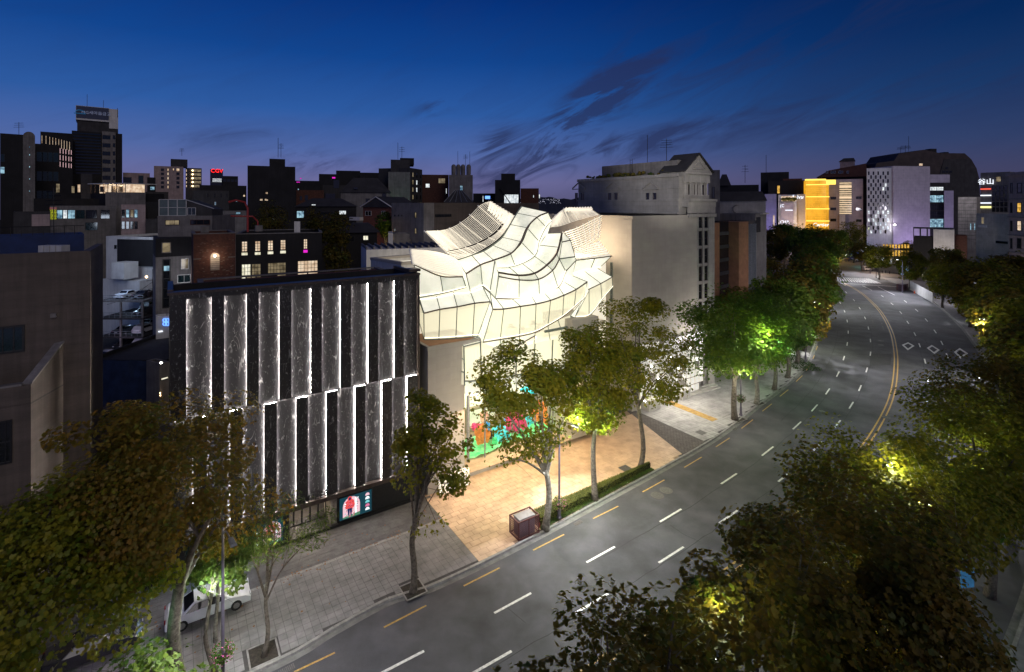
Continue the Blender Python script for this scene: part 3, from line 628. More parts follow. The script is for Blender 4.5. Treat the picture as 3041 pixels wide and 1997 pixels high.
MB().fbox(fm, .3, fm.l-.3, ztop-1.0, ztop-.8, -DM+.3, -REC-.36).build('roof', M['roof_dark'], shop)
mb = MB(); mb.fbox(fm, -.1, fm.l+.1, ztop+.203, ztop+.40, -REC-.36, .05); mb.fbox(fm, -.1, .25, ztop+.203, ztop+.5, -DM, -REC-.37); mb.fbox(fm, fm.l-.25, fm.l+.1, ztop+.203, ztop+.5, -DM, -REC-.37)
mb.fbox(fm, fm.l-1.0, fm.l+.12, ztop+.553, ztop+.8, -1.1, .06)
mb.build('parapet_cap', M['bronze'], shop)
mb = MB(); mb.fbox(fm, fm.l-.12, fm.l+.04, zbot, ztop+.2, -REC, .03); mb.build('edge_fin', M['bronze'], shop)
U = lambda x: fm.uz(*z7(x, 500))[0]
up_proud = [(100, 188), (325, 393), (515, 580), (692, 756), (862, 920), (1022, 1078), (1170, 1225), (1313, 1362)]
lo_proud = [(225, 300), (425, 492), (610, 677), (783, 845), (945, 1005), (1100, 1155), (1245, 1298), (1383, 1440)]
def prow(proud, z0, z1, edge_z, top_strip):
    prev = U(97) if not top_strip else U(97)
    for i, (a, b) in enumerate(proud):
        ua, ub = max(U(a), 0), min(U(b), fm.l-.14)
        if ua-prev > .15: MB().fbox(fm, max(0, prev-.2), ua+.2, z0, z1, -REC, -REC+.04).build('recessed_marble_panel', M['marble'], shop)
        nz_ = 3
        for k in range(nz_):
            za, zb = z0+(z1-z0)*k/nz_, z0+(z1-z0)*(k+1)/nz_
            MB().fbox(fm, ua, ub, za+.004, zb-.004, -REC+.19, 0).build('marble_panel', M['marble'], shop)
        st_ = MB()
        if ua > .3: st_.fbox(fm, ua+.02, ua+.05, z0, z1, -REC+.09, -REC+.14)
        if ub < fm.l-.4: st_.fbox(fm, ub-.05, ub-.02, z0, z1, -REC+.09, -REC+.14)
        if edge_z is not None:
            if top_strip: st_.fbox(fm, ua+.06, ub-.06, z1-.05, z1-.02, -REC+.09, -REC+.14)
            else: st_.fbox(fm, ua+.06, ub-.06, z0+.02, z0+.05, -REC+.09, -REC+.14)
        st_.build('light_strip', M['led'], shop); prev = ub
    if fm.l-.13-prev > .15: MB().fbox(fm, prev+.004, fm.l-.13, z0, z1, -REC, -REC+.04).build('recessed_marble_panel', M['marble'], shop)
prow(up_proud, zmid+.06, ztop-.15, 1, False)
prow(lo_proud, zbot+.05, zmid-.06, 1, True)
mb = MB(); mb.fbox(fm, 0, fm.l-.13, ztop-.15, ztop+.2, -REC, 0); mb.build('marble_head', M['marble'], shop)
# ground floor: fascia, door, screens
mb = MB(); mb.fbox(fm, 0, fm.l, zbot-.35, zbot-.005, -REC, .12); mb.build('fascia', M['bronze'], shop)
zg = zbot-.355
ud0, ud1 = U(742), U(968); us0, us1 = U(1000), U(1190)
mb = MB(); mb.fbox(fm, 0, ud0, .15, zg, -REC-.3, 0); mb.fbox(fm, us0+.05, fm.l, .15, zg, -REC-.3, 0)
mb.fbox(fm, 0, fm.l, .15, .34, -2.4, .25)
mb.build('shopfront_wall', M['black_metal'], shop)
mb = MB(); mb.fbox(fm, ud0-.02, us0+.04, .345, .36, -2.3, .2); mb.build('step_slab', M['marble'], shop)
lobm = (mat('lobby_marble', (.34, .30, .25), .4, .4, 2.5, .1, 9, col2=(.12, .10, .085)))
for bx_ in ((ud1, ud1+.5, .36, zg, -2.2, -.02), (ud0-.02, ud0+.1, .36, zg, -2.2, -.02), (ud0, ud1+.3, .36, zg, -4.6, -4.5)): MB().fbox(fm, *bx_).build('lobby_wall', lobm, shop)
dm = MB(); nd = 5
for k in range(nd+1): u = ud0+(ud1-ud0)*k/nd; dm.fbox(fm, u-.06, u+.06, .36, zg-.02, -1.75, -1.6)
dm.fbox(fm, ud0, ud1, zg-.2, zg-.02, -1.59, -1.5); dm.fbox(fm, ud0, ud1, .36, .44, -1.59, -1.5); dm.build('entrance_door', M['black_metal'], shop)
MB().fbox(fm, ud0+1.6, ud0+2.3, zg-1.2, zg-.35, -3.9, -3.85).build('lobby_picture', emi('lobby_picture_light', (1, .97, .9), 1.8), shop)
light('lobby_lamp', 'AREA', fm.P((ud0+ud1)/2, zg-.25, -2.6), 130, (1, .83, .62), 2.6, 1.2, rot=(0, 0, 0))
light('canopy_lamp', 'AREA', fm.P((ud0+ud1)/2, zg-.2, -.6), 45, (1, .85, .66), 3.0, .5, rot=(0, 0, 0))
for k, ch in enumerate('MONCLER'):
    text('sign_letter', ch, .75, fm.P(U(770)+k*(U(945)-U(770))/6, zbot+.38, .16), Vector((fm.d.x, fm.d.y, 0)), M['black_metal'], shop, .05)
# screens
scr_dark = emi('screen_teal', (.02, .10, .14), .55); scr_pale = emi('screen_pale', (.95, .62, .70), .95); scr_red = emi('screen_red', (.95, .10, .10), .9); scr_navy = emi('screen_navy', (.02, .03, .12), .8)
scr_white = emi('screen_white', (.8, .95, 1.0), 1.3); scr_green = emi('screen_green', (.15, .4, .22), .6); scr_pink = emi('screen_pink', (.9, .25, .45), .8); scr_cyan = emi('screen_cyan', (.25, .8, .85), .8)
def shape(name, f, pts, m, off, parent):
    return MB().add([f.P(u, z, off) for u, z in pts], [tuple(range(len(pts)))]).build(name, m, parent)
def arch(u0, u1, z0, z1, n=10):
    r = (u1-u0)/2; r = min(r, z1-z0); p = [(u0, z0), (u1, z0)]
    for k in range(n+1): a = math.pi*k/n; p.append(((u0+u1)/2+math.cos(a)*(u1-u0)/2, z1-r+math.sin(a)*r))
    return p
def screen(f, u0, u1, z0, z1, label, seed, figure, side=0, off=.0):
    rr = random.Random(seed); root = thing('advert_screen', label, 'screen', f.P((u0+u1)/2, z0, off+.05))
    MB().fbox(f, u0, u1, z0, z1, off, off+.14).build('screen_case', M['black_metal'], root)
    MB().fbox(f, u0+.08, u1-.08, z0+.08, z1-.08, off+.141, off+.15).build('display', scr_dark if seed != 3 else emi('screen_black', (.01, .02, .02), .5), root)
    w_ = u1-u0; h = z1-z0; o = off+.156
    if figure:
        a0, a1 = (u0+w_*.12, u0+w_*.62) if side else (u0+w_*.36, u0+w_*.90)
        shape('picture', f, arch(a0, a1, z0+h*.07, z1-h*.08), scr_pale, o, root); c = (a0+a1)/2-.1*w_*.5; ww = (a1-a0)
        shape('picture_floor', f, [(a0, z0+h*.07), (a1, z0+h*.07), (a1, z0+h*.20), (a0, z0+h*.13)], scr_green, o+.004, root)
        shape('picture_curtain', f, [(a1-ww*.3, z0+h*.2), (a1-ww*.2, z0+h*.17), (a1-ww*.2, z0+h*.8), (a1-ww*.3, z0+h*.85)], scr_white, o+.004, root)
        shape('trousers', f, [(c-ww*.10, z0+h*.16), (c-ww*.02, z0+h*.15), (c, z0+h*.4), (c+ww*.03, z0+h*.15), (c+ww*.12, z0+h*.16), (c+ww*.15, z0+h*.5), (c-ww*.15, z0+h*.5)], scr_navy, o+.008, root)
        shape('jacket', f, [(c-ww*.22, z0+h*.45), (c+ww*.22, z0+h*.45), (c+ww*.30, z0+h*.56), (c+ww*.24, z0+h*.76), (c+ww*.10, z0+h*.83), (c-ww*.10, z0+h*.83), (c-ww*.26, z0+h*.74), (c-ww*.30, z0+h*.56)], scr_red, o+.012, root)
        shape('hood', f, [(c+math.cos(k*.628)*ww*.13, z0+h*.85+math.sin(k*.628)*ww*.15) for k in range(10)], scr_red, o+.014, root)
        shape('face', f, [(c+math.cos(k*.628)*ww*.07, z0+h*.85+math.sin(k*.628)*ww*.09) for k in range(10)], scr_navy, o+.016, root)
        if not side:
            for j, ln in enumerate(('MONC', 'LER')): text('jacket_lettering', ln, h*.095, f.P(c, z0+h*(.66-.1*j), o+.02), Vector((f.d.x, f.d.y, 0)), scr_white, root, .001)
        for k in range(60):
            u = a0+.1+rr.random()*(ww-.3); z = z0+h*(.08+.78*rr.random()**1.2)
            if (abs(u-c) < ww*.26 and z > z0+h*.42): continue
            shape('picture_patch', f, [(u, z), (u+rr.uniform(.03, .12), z+.02), (u+.1, z+rr.uniform(.04, .14)), (u+.01, z+.08)], rr.choice((scr_pink, scr_cyan, scr_navy, scr_white, scr_green, scr_red)), o+.017+k*.0003, root)
        for k in range(14): u = c-ww*.22+rr.random()*ww*.4; z = z0+h*(.48+.3*rr.random()); shape('jacket_fold', f, [(u, z), (u+.1, z+.01), (u+.13, z+.05), (u+.03, z+.04)], scr_pink if k % 2 else scr_navy, o+.0145, root)
        b0 = u0+w_*.78 if side else u0+w_*.12
        for k in range(5 if side else 4):
            zb = z0+h*(.14+.155*k); shape('small_picture', f, arch(b0, b0+w_*.13, zb, zb+h*.12, 6), (scr_white, scr_pink, scr_cyan, scr_white, scr_pale)[k], o, root)
    else:
        for k in range(95):
            u = u0+.1+rr.random()**.8*(w_-.35); z = z0+.12+(rr.random()**1.3)*(h-.35); s1, s2 = rr.uniform(.04, .16), rr.uniform(.04, .20)
            shape('picture_patch', f, [(u, z), (u+s1, z+rr.uniform(-.03, .03)), (u+s1*1.1, z+s2), (u+s1*.2, z+s2*1.2)], rr.choice((scr_white, scr_white, scr_pale, scr_cyan, scr_navy, scr_green, scr_pink)), o+k*.0004, root)
        text('screen_lettering', 'GENIUS T', h*.16, f.P(u0+w_*.34, z1-h*.15, o+.05), Vector((f.d.x, f.d.y, 0)), emi('screen_yellow', (.7, .85, .1), .9), root, .001)
        text('screen_lettering', 'WALL\n10.10', h*.14, f.P(u0+w_*.16, z1-h*.38, o+.05), Vector((f.d.x, f.d.y, 0)), scr_white, root, .001, align='LEFT')
    return root
screen(fm, U(535), U(715), .45, zg-.08, 'lit shop screen left of the marble shop door showing a red hooded jacket', 1, True, 0)
screen(fm, us0+.12, us1, .45, zg-.05, 'lit shop screen right of the marble shop door with five small side pictures', 2, True, 1)
screen(fm, U(175), U(440), .45, zg-.15, 'widest bright shop screen of mixed pictures, behind the white car', 3, False)
light('screen_glow', 'AREA', fm.P((U(190)+U(440))/2, 2, .8), 60, (.35, .6, 1), 4, 2, target=fm.P(U(320), 0, 6))

# ================================================================ glass sail flagship store
def z3(x, y): return 1100+x/2.605, 560+y/2.605
def lv(x, y, s):
    "photograph place at s metres in front of the store's glass line"
    px, py = z3(x, y); k = (px-FPX)/FPX; yy = (47.47-s)/(.833-.5533*k); return at(px, py, yy)
def frit():
    m = bpy.data.materials.new('fritted_glass'); m.use_nodes = True; t = m.node_tree; p = t.nodes['Principled BSDF']; p.inputs['Roughness'].default_value = .16; p.inputs['Specular IOR Level'].default_value = .6
    c = t.nodes.new('ShaderNodeTexCoord'); n = t.nodes.new('ShaderNodeTexNoise'); n.inputs['Scale'].default_value = .55; n.inputs['Detail'].default_value = 3; t.links.new(c.outputs['Object'], n.inputs['Vector'])
    oi = t.nodes.new('ShaderNodeObjectInfo'); ad = t.nodes.new('ShaderNodeMath'); ad.operation = 'MULTIPLY_ADD'; ad.inputs[1].default_value = .35; t.links.new(oi.outputs['Random'], ad.inputs[0]); t.links.new(n.outputs['Fac'], ad.inputs[2])
    r = t.nodes.new('ShaderNodeValToRGB'); r.color_ramp.elements[0].position = .38; r.color_ramp.elements[1].position = .95; r.color_ramp.elements[0].color = (.52, .54, .42, 1); r.color_ramp.elements[1].color = (1.0, .945, .76, 1); t.links.new(ad.outputs[0], r.inputs[0])
    p.inputs['Base Color'].default_value = (.62, .62, .55, 1); t.links.new(r.outputs[0], p.inputs['Emission Color']); p.inputs['Emission Strength'].default_value = .92
    return m
def clear():
    m = bpy.data.materials.new('clear_lit_glass'); m.use_nodes = True; t = m.node_tree; p = t.nodes['Principled BSDF']; p.inputs['Roughness'].default_value = .05; p.inputs['Base Color'].default_value = (.7, .7, .6, 1)
    p.inputs['Emission Color'].default_value = (1, .90, .66, 1); p.inputs['Emission Strength'].default_value = .68
    tr = t.nodes.new('ShaderNodeBsdfTransparent'); tr.inputs[0].default_value = (.95, .97, .92, 1); mx = t.nodes.new('ShaderNodeMixShader'); mx.inputs[0].default_value = .55
    t.links.new(p.outputs[0], mx.inputs[1]); t.links.new(tr.outputs[0], mx.inputs[2]); t.links.new(mx.outputs[0], t.nodes['Material Output'].inputs[0]); return m
def shopglass():
    m = bpy.data.materials.new('shop_glass'); m.use_nodes = True; t = m.node_tree; t.nodes.clear(); o = t.nodes.new('ShaderNodeOutputMaterial'); tr = t.nodes.new('ShaderNodeBsdfTransparent'); tr.inputs[0].default_value = (.9, .96, .93, 1); gl = t.nodes.new('ShaderNodeBsdfGlossy'); gl.inputs['Roughness'].default_value = .03
    mx = t.nodes.new('ShaderNodeMixShader'); mx.inputs[0].default_value = .06; t.links.new(tr.outputs[0], mx.inputs[1]); t.links.new(gl.outputs[0], mx.inputs[2]); t.links.new(mx.outputs[0], o.inputs[0]); return m
M['frit'] = frit(); M['clear'] = clear(); M['shopglass'] = shopglass()
store = thing('glass_sail_store', 'glowing cream glass store with curved billowing glass sails and white louvre shells', 'building', st(22, -8))
def patch(pairs, s_top, s_bot, m='frit', n=5, mull=True, toprail=None, botrail=None, led=None, rows=1, railr=.075, mullr=.045):
    S = lambda s, i: s[i] if isinstance(s, (list, tuple)) else s
    T = [lv(*a, S(s_top, i)) for i, (a, b) in enumerate(pairs)]; B = [lv(*b, S(s_bot, i)) for i, (a, b) in enumerate(pairs)]
    Tc, Bc = catmull(T, n), catmull(B, n); fwd = Vector((N2.x, N2.y, 0))
    for i in range(len(pairs)-1):
        for j in range(rows):
            mb = MB(); f0, f1 = j/rows, (j+1)/rows
            top = [Tc[i*n+k].lerp(Bc[i*n+k], f0) for k in range(n+1)]; bot = [Tc[i*n+k].lerp(Bc[i*n+k], f1) for k in range(n+1)]; q = fwd*.06
            b = len(mb.v); mb.add(top+bot+[p-q for p in top]+[p-q for p in bot], [])
            K_ = n+1
            for k in range(n):
                mb.f.append((k, K_+k, K_+k+1, k+1)); mb.m.append(0); mb.f.append((2*K_+k+1, 3*K_+k+1, 3*K_+k, 2*K_+k)); mb.m.append(0)
            mb.f += [(0, 2*K_, 3*K_, K_), (n, K_+n, 3*K_+n, 2*K_+n)]; mb.m += [0, 0]
            mb.smooth = False
            mb.build('glass_pane', M[m], store)
    if mull:
        for i, (a, b) in enumerate(zip(T, B)): MB().tube([a+fwd*.04, b+fwd*.04], mullr, 5).build('mullion', M['mullion'], store)
    if rows > 1:
        for j in range(1, rows): MB().tube([a.lerp(b, j/rows)+fwd*.04 for a, b in zip(Tc, Bc)], mullr, 5).build('transom', M['mullion'], store)
    if toprail: MB().tube([p+fwd*.08 for p in Tc], railr, 6).build('rail', M[toprail], store)
    if botrail: MB().tube([p+fwd*.08 for p in Bc], railr*.8, 6).build('rail', M[botrail], store)
    if led == 'bot': MB().tube([p.lerp(q, .06)+fwd*.13 for p, q in zip(Bc, Tc)], .028, 4).build('led_strip', M['led_cream'], store)
    if led == 'top': MB().tube([p.lerp(q, .06)+fwd*.13 for p, q in zip(Tc, Bc)], .028, 4).build('led_strip', M['led_cream'], store)
belt = [((945, 935), (870, 1190)), ((1030, 932), (1003, 1168)), ((1160, 912), (1152, 1143)), ((1280, 893), (1272, 1113)), ((1392, 865), (1372, 1060)), ((1495, 825), (1485, 992)), ((1590, 780), (1575, 915)), ((1675, 722), (1650, 845))]
patch(belt, 3.4, 2.2, 'clear', toprail='rail', botrail='rail', led='bot')
patch([((925, 815), (945, 935)), ((968, 852), (1030, 932)), ((1095, 855), (1160, 912)), ((1245, 835), (1280, 893)), ((1345, 810), (1392, 865)), ((1455, 765), (1495, 825)), ((1505, 730), (1590, 780)), ((1560, 675), (1675, 722))], 1.0, 3.4, led=None)
patch([((992, 682), (965, 850)), ((1150, 708), (1148, 853)), ((1300, 702), (1307, 825)), ((1408, 632), (1450, 765)), ((1460, 545), (1508, 640))], 2.6, [1.0, 1.0, 1.0, 1.0, 1.3], toprail='rail', botrail='rail', led='bot')
patch([((1460, 545), (1508, 640)), ((1582, 528), (1590, 553))], [2.6, 2.0], [1.3, 1.6], toprail='mullion')
patch([((1480, 415), (1460, 545)), ((1545, 400), (1582, 528))], [2.7, 1.6], [2.6, 2.0], toprail='rail', railr=.07)
patch([((1480, 345), (1480, 415)), ((1506, 358), (1545, 400))], [2.7, 1.6], [2.7, 1.6])
patch([((988, 650), (992, 680)), ((1145, 672), (1150, 708)), ((1268, 655), (1300, 702)), ((1362, 592), (1408, 632)), ((1440, 500), (1458, 550)), ((1478, 345), (1480, 420))], 3.0, 2.6, toprail='rail', railr=.11)
patch([((972, 615), (988, 650)), ((1072, 610), (1145, 672)), ((1180, 587), (1268, 655)), ((1268, 525), (1362, 592)), ((1312, 440), (1452, 455)), ((1372, 350), (1478, 345))], .2, 3.0, botrail=None)
patch([((962, 563), (972, 605)), ((1085, 510), (1118, 598)), ((1175, 425), (1268, 522)), ((1222, 318), (1302, 408)), ((1283, 222), (1355, 297)), ((1372, 185), (1400, 248))], 1.4, .2, botrail='mullion', led='bot', railr=.07)
patch([((668, 553), (738, 660)), ((782, 517), (848, 592)), ((872, 486), (950, 555)), ((945, 440), (1088, 500)), ((1018, 378), (1160, 412)), ((1080, 280), (1208, 305)), ((1132, 192), (1288, 222)), ((1168, 140), (1372, 185))], [-1, -1.4, -1.8, -2, -2.4, -2.8, -3, -3], 1.4, toprail='mullion', botrail='rail', railr=.11)
patch([((1355, 297), (1268, 522)), ((1400, 248), (1330, 400)), ((1400, 260), (1372, 350))], [.2, -.2, -.4], [.2, .1, .2], mull=False)
patch([((338, 590), (375, 845)), ((540, 678), (562, 810)), ((712, 683), (738, 765))], 1.0, .8, toprail='rail', botrail='mullion', led='bot')
patch([((378, 850), (412, 965)), ((510, 836), (537, 935)), ((640, 806), (670, 915)), ((770, 795), (805, 888)), ((865, 760), (925, 876))], .8, 2.4, led='top')
patch([((412, 965), (415, 1168)), ((537, 935), (528, 1165)), ((670, 915), (660, 1157)), ((805, 888), (790, 1146)), ((925, 876), (828, 1146))], 2.4, 2.2, 'clear', toprail='rail', botrail='mullion', led='bot')
patch([((378, 870), (380, 1045)), ((412, 965), (415, 1168))], [.5, 2.4], [.5, 2.2], 'clear', toprail='mullion', botrail='mullion')
patch([((738, 660), (772, 795)), ((852, 600), (866, 757)), ((960, 563), (922, 806))], 1.4, .9, led='bot')
patch([((690, 590), (738, 765)), ((738, 660), (772, 795))], [0, 1.4], [.8, .9])
patch([((735, 765), (770, 795)), ((772, 795), (805, 800))], .85, .9, mull=False)
patch([((962, 563), (922, 806)), ((990, 660), (965, 850))], [1.4, 1.6], [.9, 1.0], botrail='mullion')
patch([((925, 876), (828, 1146)), ((945, 935), (870, 1190))], [2.4, 3.4], [2.2, 2.2], mull=False)
patch([((866, 757), (925, 876)), ((925, 808), (945, 935))], [.9, 1.0], [2.4, 3.4], toprail='rail', botrail='rail', railr=.07)
patch([((870, 1190), (862, 1215)), ((1003, 1168), (1005, 1240)), ((1152, 1143), (1150, 1203)), ((1272, 1113), (1272, 1138))], 2.2, 1.2, botrail='rail')
patch([((1272, 1138), (1250, 1300)), ((1372, 1068), (1410, 1300)), ((1450, 1020), (1545, 1300)), ((1545, 983), (1610, 1200))], [1.2, 1.3, 1.4, 1.4], 1.0, 'clear')
MB().tube([lv(1350, 1108, 1.7), lv(1580, 1064, 1.7)], .16, 6).build('green_beam', M['mullion'], store)
patch([((1655, 845), (1545, 985)), ((1690, 790), (1578, 1003))], [2.6, 2.2], [1.4, 1.6], botrail='mullion')
patch([((1675, 722), (1655, 845)), ((1700, 745), (1690, 790))], [3.4, 2.3], [2.6, 2.2], mull=False)
patch([((1560, 670), (1665, 790)), ((1660, 645), (1780, 735)), ((1755, 620), (1868, 685))], .2, 2.3, botrail='rail')
patch([((1665, 790), (1578, 1003)), ((1690, 783), (1690, 985)), ((1780, 735), (1790, 858)), ((1868, 685), (1872, 758))], 2.3, 1.6, 'clear', botrail='mullion', led='bot')
patch([((1590, 555), (1560, 665)), ((1735, 540), (1700, 628)), ((1865, 523), (1775, 612))], .5, .2, toprail='rail', led='bot')
patch([((1508, 640), (1455, 765)), ((1590, 553), (1562, 675))], [1.3, 1.0], [1.0, .9], toprail='rail', railr=.07, mull=False)
# lower tower of glass over the entrance
patch([((690, 1203), (640, 1495)), ((722, 1222), (728, 1525))], [1.6, 3.6], [1.6, 3.6], 'clear', rows=3, mullr=.07)
patch([((722, 1222), (728, 1490)), ((850, 1190), (858, 1480)), ((1005, 1245), (990, 1470)), ((1130, 1235), (1125, 1450)), ((1272, 1200), (1260, 1430)), ((1410, 1170), (1400, 1400)), ((1560, 1140), (1545, 1360))], [3.6, 3.4, 2.0, 1.9, 1.8, 1.8, 1.8], 2.4, 'clear', mullr=.07)
patch([((690, 1195), (722, 1222)), ((840, 1150), (850, 1190))], [1.6, 2.2], [3.6, 3.4], 'frit', toprail='mullion', botrail='mullion')
patch([((728, 1490), (733, 1530)), ((858, 1480), (865, 1522)), ((1400, 1400), (1400, 1440)), ((1545, 1360), (1560, 1400))], 2.4, 2.9, 'frit', mull=False, toprail='mullion')
patch([((640, 1495), (648, 1555)), ((733, 1530), (738, 1592))], [1.6, 3.0], [1.5, 2.9], 'frit', mull=False)
patch([((733, 1530), (738, 1592)), ((865, 1522), (872, 1580)), ((1400, 1440), (1400, 1500)), ((1560, 1400), (1560, 1460))], 2.9, 2.9, 'frit', mull=False)
# white rooms behind the clear glass; room light put into wall and slab colours
M['room'] = mat('lit_white_room', (.8, .76, .68), .8, .1, .5, emit=(1, .90, .68), estr=.62)
fs = Face(st(9.6, -5.2), st(37.0, -5.2))
mb = MB(); mb.fbox(fs, 0, fs.l, 8.0, 20.5, -14, -.6); mb.build('inner_core', M['room'], store)
MB().fbox(Face(st(12.5, -2.2), st(31, -2.2)), 0, 18.5, 8.0, 12.15, -.3, 0).build('inner_wall', M['room'], store)
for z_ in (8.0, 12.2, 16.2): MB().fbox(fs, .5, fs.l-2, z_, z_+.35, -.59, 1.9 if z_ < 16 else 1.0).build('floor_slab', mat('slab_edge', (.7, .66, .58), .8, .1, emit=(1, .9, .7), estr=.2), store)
fur = mat('pale_furniture', (.30, .24, .18), .7, .2)
for z_, us in ((12.56, (1.6, 3.2, 6.2, 7.2, 10.5, 12.2, 13.9, 14.8, 17.3, 19.0)), (8.36, (8.6, 11, 14.2, 17.4, 19.8))):
    for u in us:
        w_ = rnd.uniform(.5, 1.1); h = rnd.uniform(.5, 1.3); o_ = rnd.uniform(.2, 1.2); mb = MB()
        mb.fbox(fs, u, u+w_, z_+h-.06, z_+h, o_, o_+.5)
        for du in (0, w_-.06): mb.fbox(fs, u+du, u+du+.06, z_, z_+h-.06, o_, o_+.06); mb.fbox(fs, u+du, u+du+.06, z_, z_+h-.06, o_+.44, o_+.5)
        if rnd.random() < .5: mb.fbox(fs, u+.1, u+w_*.7, z_+h, z_+h+.4, o_+.2, o_+.24)
        mb.build('display_table', fur, store)
# ground floor: columns, glass, room
TZ = .62
ter = tag(MB().prism([(st(*p).x, st(*p).y) for p in ((9.0, -.55), (9.0, -22), (34, -22), (34, -4), (28.6, -1.6), (20, -.9))], .131, TZ-.03).build('terrace_base', M['plaza_joint']), kind='structure')
tiles(ter, 9.0, 34, -4.2, -.5, .86, .62, M['plaza'], TZ, 'terrace_slab', 120, gap=.014, zbase=TZ-.029)
mb = MB(); E_ed = [(9.0, -.5), (20, -.85), (28.6, -1.55), (33.9, -3.9)]
for i in range(3):
    for k in range(12):
        p = Vector(E_ed[i]).lerp(Vector(E_ed[i+1]), k/12); q = Vector(E_ed[i]).lerp(Vector(E_ed[i+1]), (k+.97)/12)
        a, b = st(p.x, p.y), st(q.x, q.y); n_ = Vector((N2.x, N2.y, 0))*.05
        MB().hexa([a+n_+Vector((0, 0, .133)), b+n_+Vector((0, 0, .133)), b+Vector((0, 0, .133)), a+Vector((0, 0, .133))], [a+n_+Vector((0, 0, TZ)), b+n_+Vector((0, 0, TZ)), b+Vector((0, 0, TZ)), a+Vector((0, 0, TZ))]).build('edge_stone', M['limestone'], ter)
fg = Face(st(14.0, -3.0), st(33.5, -3.0)); fcol = fg
def cpx(px, s): # ground point for a mullion at a bearing
    k = (px-FPX)/FPX; y = (47.47-s)/(.833-.5533*k); return Vector((k*y, y, 0))
cols_ = [(1390, .4), (1440, .55), (1521, -.4), (1590, .2), (1655, -.3), (1720, -.6), (1790, -.8)]
ZT = 7.2
for i, (px, s) in enumerate(cols_):
    p = cpx(px, s); r_ = .17 if i == 0 else .09
    mb = MB(); mb.tube([p+Vector((0, 0, TZ)), p+Vector((0, 0, ZT+.3))], r_, 8); mb.build('column' if i == 0 else 'mullion', M['grey_metal'], store)
    if i < len(cols_)-1:
        q = cpx(*cols_[i+1]); MB().slab([p+Vector((0, 0, TZ+.03)), q+Vector((0, 0, TZ+.03)), q+Vector((0, 0, ZT)), p+Vector((0, 0, ZT))], .03).build('shop_window', M['shopglass'], store)
pl = cpx(1390, .4); ql = st(12.2, -3.6)
MB().slab([ql+Vector((0, 0, TZ+.03)), pl+Vector((0, 0, TZ+.03)), pl+Vector((0, 0, ZT)), ql+Vector((0, 0, ZT))], .03).build('shop_window', M['shopglass'], store)
MB().fbox(Face(st(11, -9.5), st(33, -9.5)), 0, 22, TZ, 8.2, -.3, 0).build('back_wall', M['room'], store)
MB().fbox(Face(st(11, -9.5), st(33, -9.5)), 0, 22, 7.75, 7.95, 0, 6.6).build('ceiling', M['room'], store)
MB().fbox(Face(st(34.2, -9.5), st(34.5, -9.5)), -1, -.7, TZ, 8.0, 0, 5.5).build('side_wall', M['room'], store)
for k in range(4):
    mb = MB(); f_ = Face(st(13+k*4.2, -8.9), st(16+k*4.2, -8.9)); mb.fbox(f_, 0, 2.6, TZ, TZ+.5, 0, .4); mb.fbox(f_, 0, 2.6, 3.1, 3.4, 0, .5); mb.fbox(f_, 0, .15, TZ+.5, 3.1, 0, .4); mb.fbox(f_, 2.45, 2.6, TZ+.5, 3.1, 0, .4)
    mb.build('display_niche', fur, store)
light('shop_light', 'AREA', st(17.5, -5.8, 7.5), 900, (1, .86, .62), 8, 3.5, rot=(0, 0, math.atan2(D2.y, D2.x)))
light('shop_light', 'AREA', st(26, -5.8, 7.5), 900, (1, .86, .62), 9, 3.5, rot=(0, 0, math.atan2(D2.y, D2.x)))
# added area lights wash the plaza in the store's warm light
for t_ in (13.5, 19.5, 25.5): light('plaza_fill', 'AREA', st(t_, .8, 7.9), 470, (1, .67, .37), 5, 1.2, target=st(t_+.5, 5.2, 0))
# louvre shells
def shell(C0, C1, s0, s1, n, name='louvre_slat', frac=.72, tilt=.12, ribs=4, thick=.05, div=12):
    A = catmull([lv(*p, s0[i] if isinstance(s0, (list, tuple)) else s0) for i, p in enumerate(C0)], 5)
    B = catmull([lv(*p, s1[i] if isinstance(s1, (list, tuple)) else s1) for i, p in enumerate(C1)], 5)
    A = resample(A, div+1); B = resample(B, div+1); fwd = Vector((N2.x, N2.y, 0))
    for k in range(n):
        f0 = k/n; f1 = (k+frac)/n
        a = [p.lerp(q, f0)+fwd*tilt for p, q in zip(A, B)]; b = [p.lerp(q, f1)-fwd*tilt for p, q in zip(A, B)]
        mb = MB(); up = Vector((0, 0, thick)); K_ = div+1
        mb.add(a+b+[p-up for p in a]+[p-up for p in b], [])
        for i in range(div):
            for fc in ((i, i+1, K_+i+1, K_+i), (2*K_+i, 3*K_+i, 3*K_+i+1, 2*K_+i+1), (i, 2*K_+i, 2*K_+i+1, i+1), (K_+i, K_+i+1, 3*K_+i+1, 3*K_+i)): mb.f.append(fc); mb.m.append(0)
        mb.f += [(0, K_, 3*K_, 2*K_), (div, 2*K_+div, 3*K_+div, K_+div)]; mb.m += [0, 0]
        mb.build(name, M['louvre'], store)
    for j in range(ribs+1):
        i = min(div, int(round(j*div/ribs))); MB().tube([A[i].lerp(B[i], q/4)-fwd*.35 for q in range(5)], .07, 5).build('louvre_rib', M['white_metal'], store)
M['louvre'] = mat('white_louvre', (.86, .83, .76), .5, .06, 2, emit=(1, .90, .72), estr=.52)  # floodlight on the slats is put into their colour as a glow
shell([(425, 328), (560, 322), (660, 285), (760, 215), (850, 125), (925, 100)], [(590, 485), (730, 455), (850, 410), (950, 350), (1015, 280), (1060, 180)], [-1, -2, -3, -4, -5, -5.5], [.2, -.6, -1.4, -2.2, -3, -3.4], 19, frac=.74, tilt=.2, ribs=6)
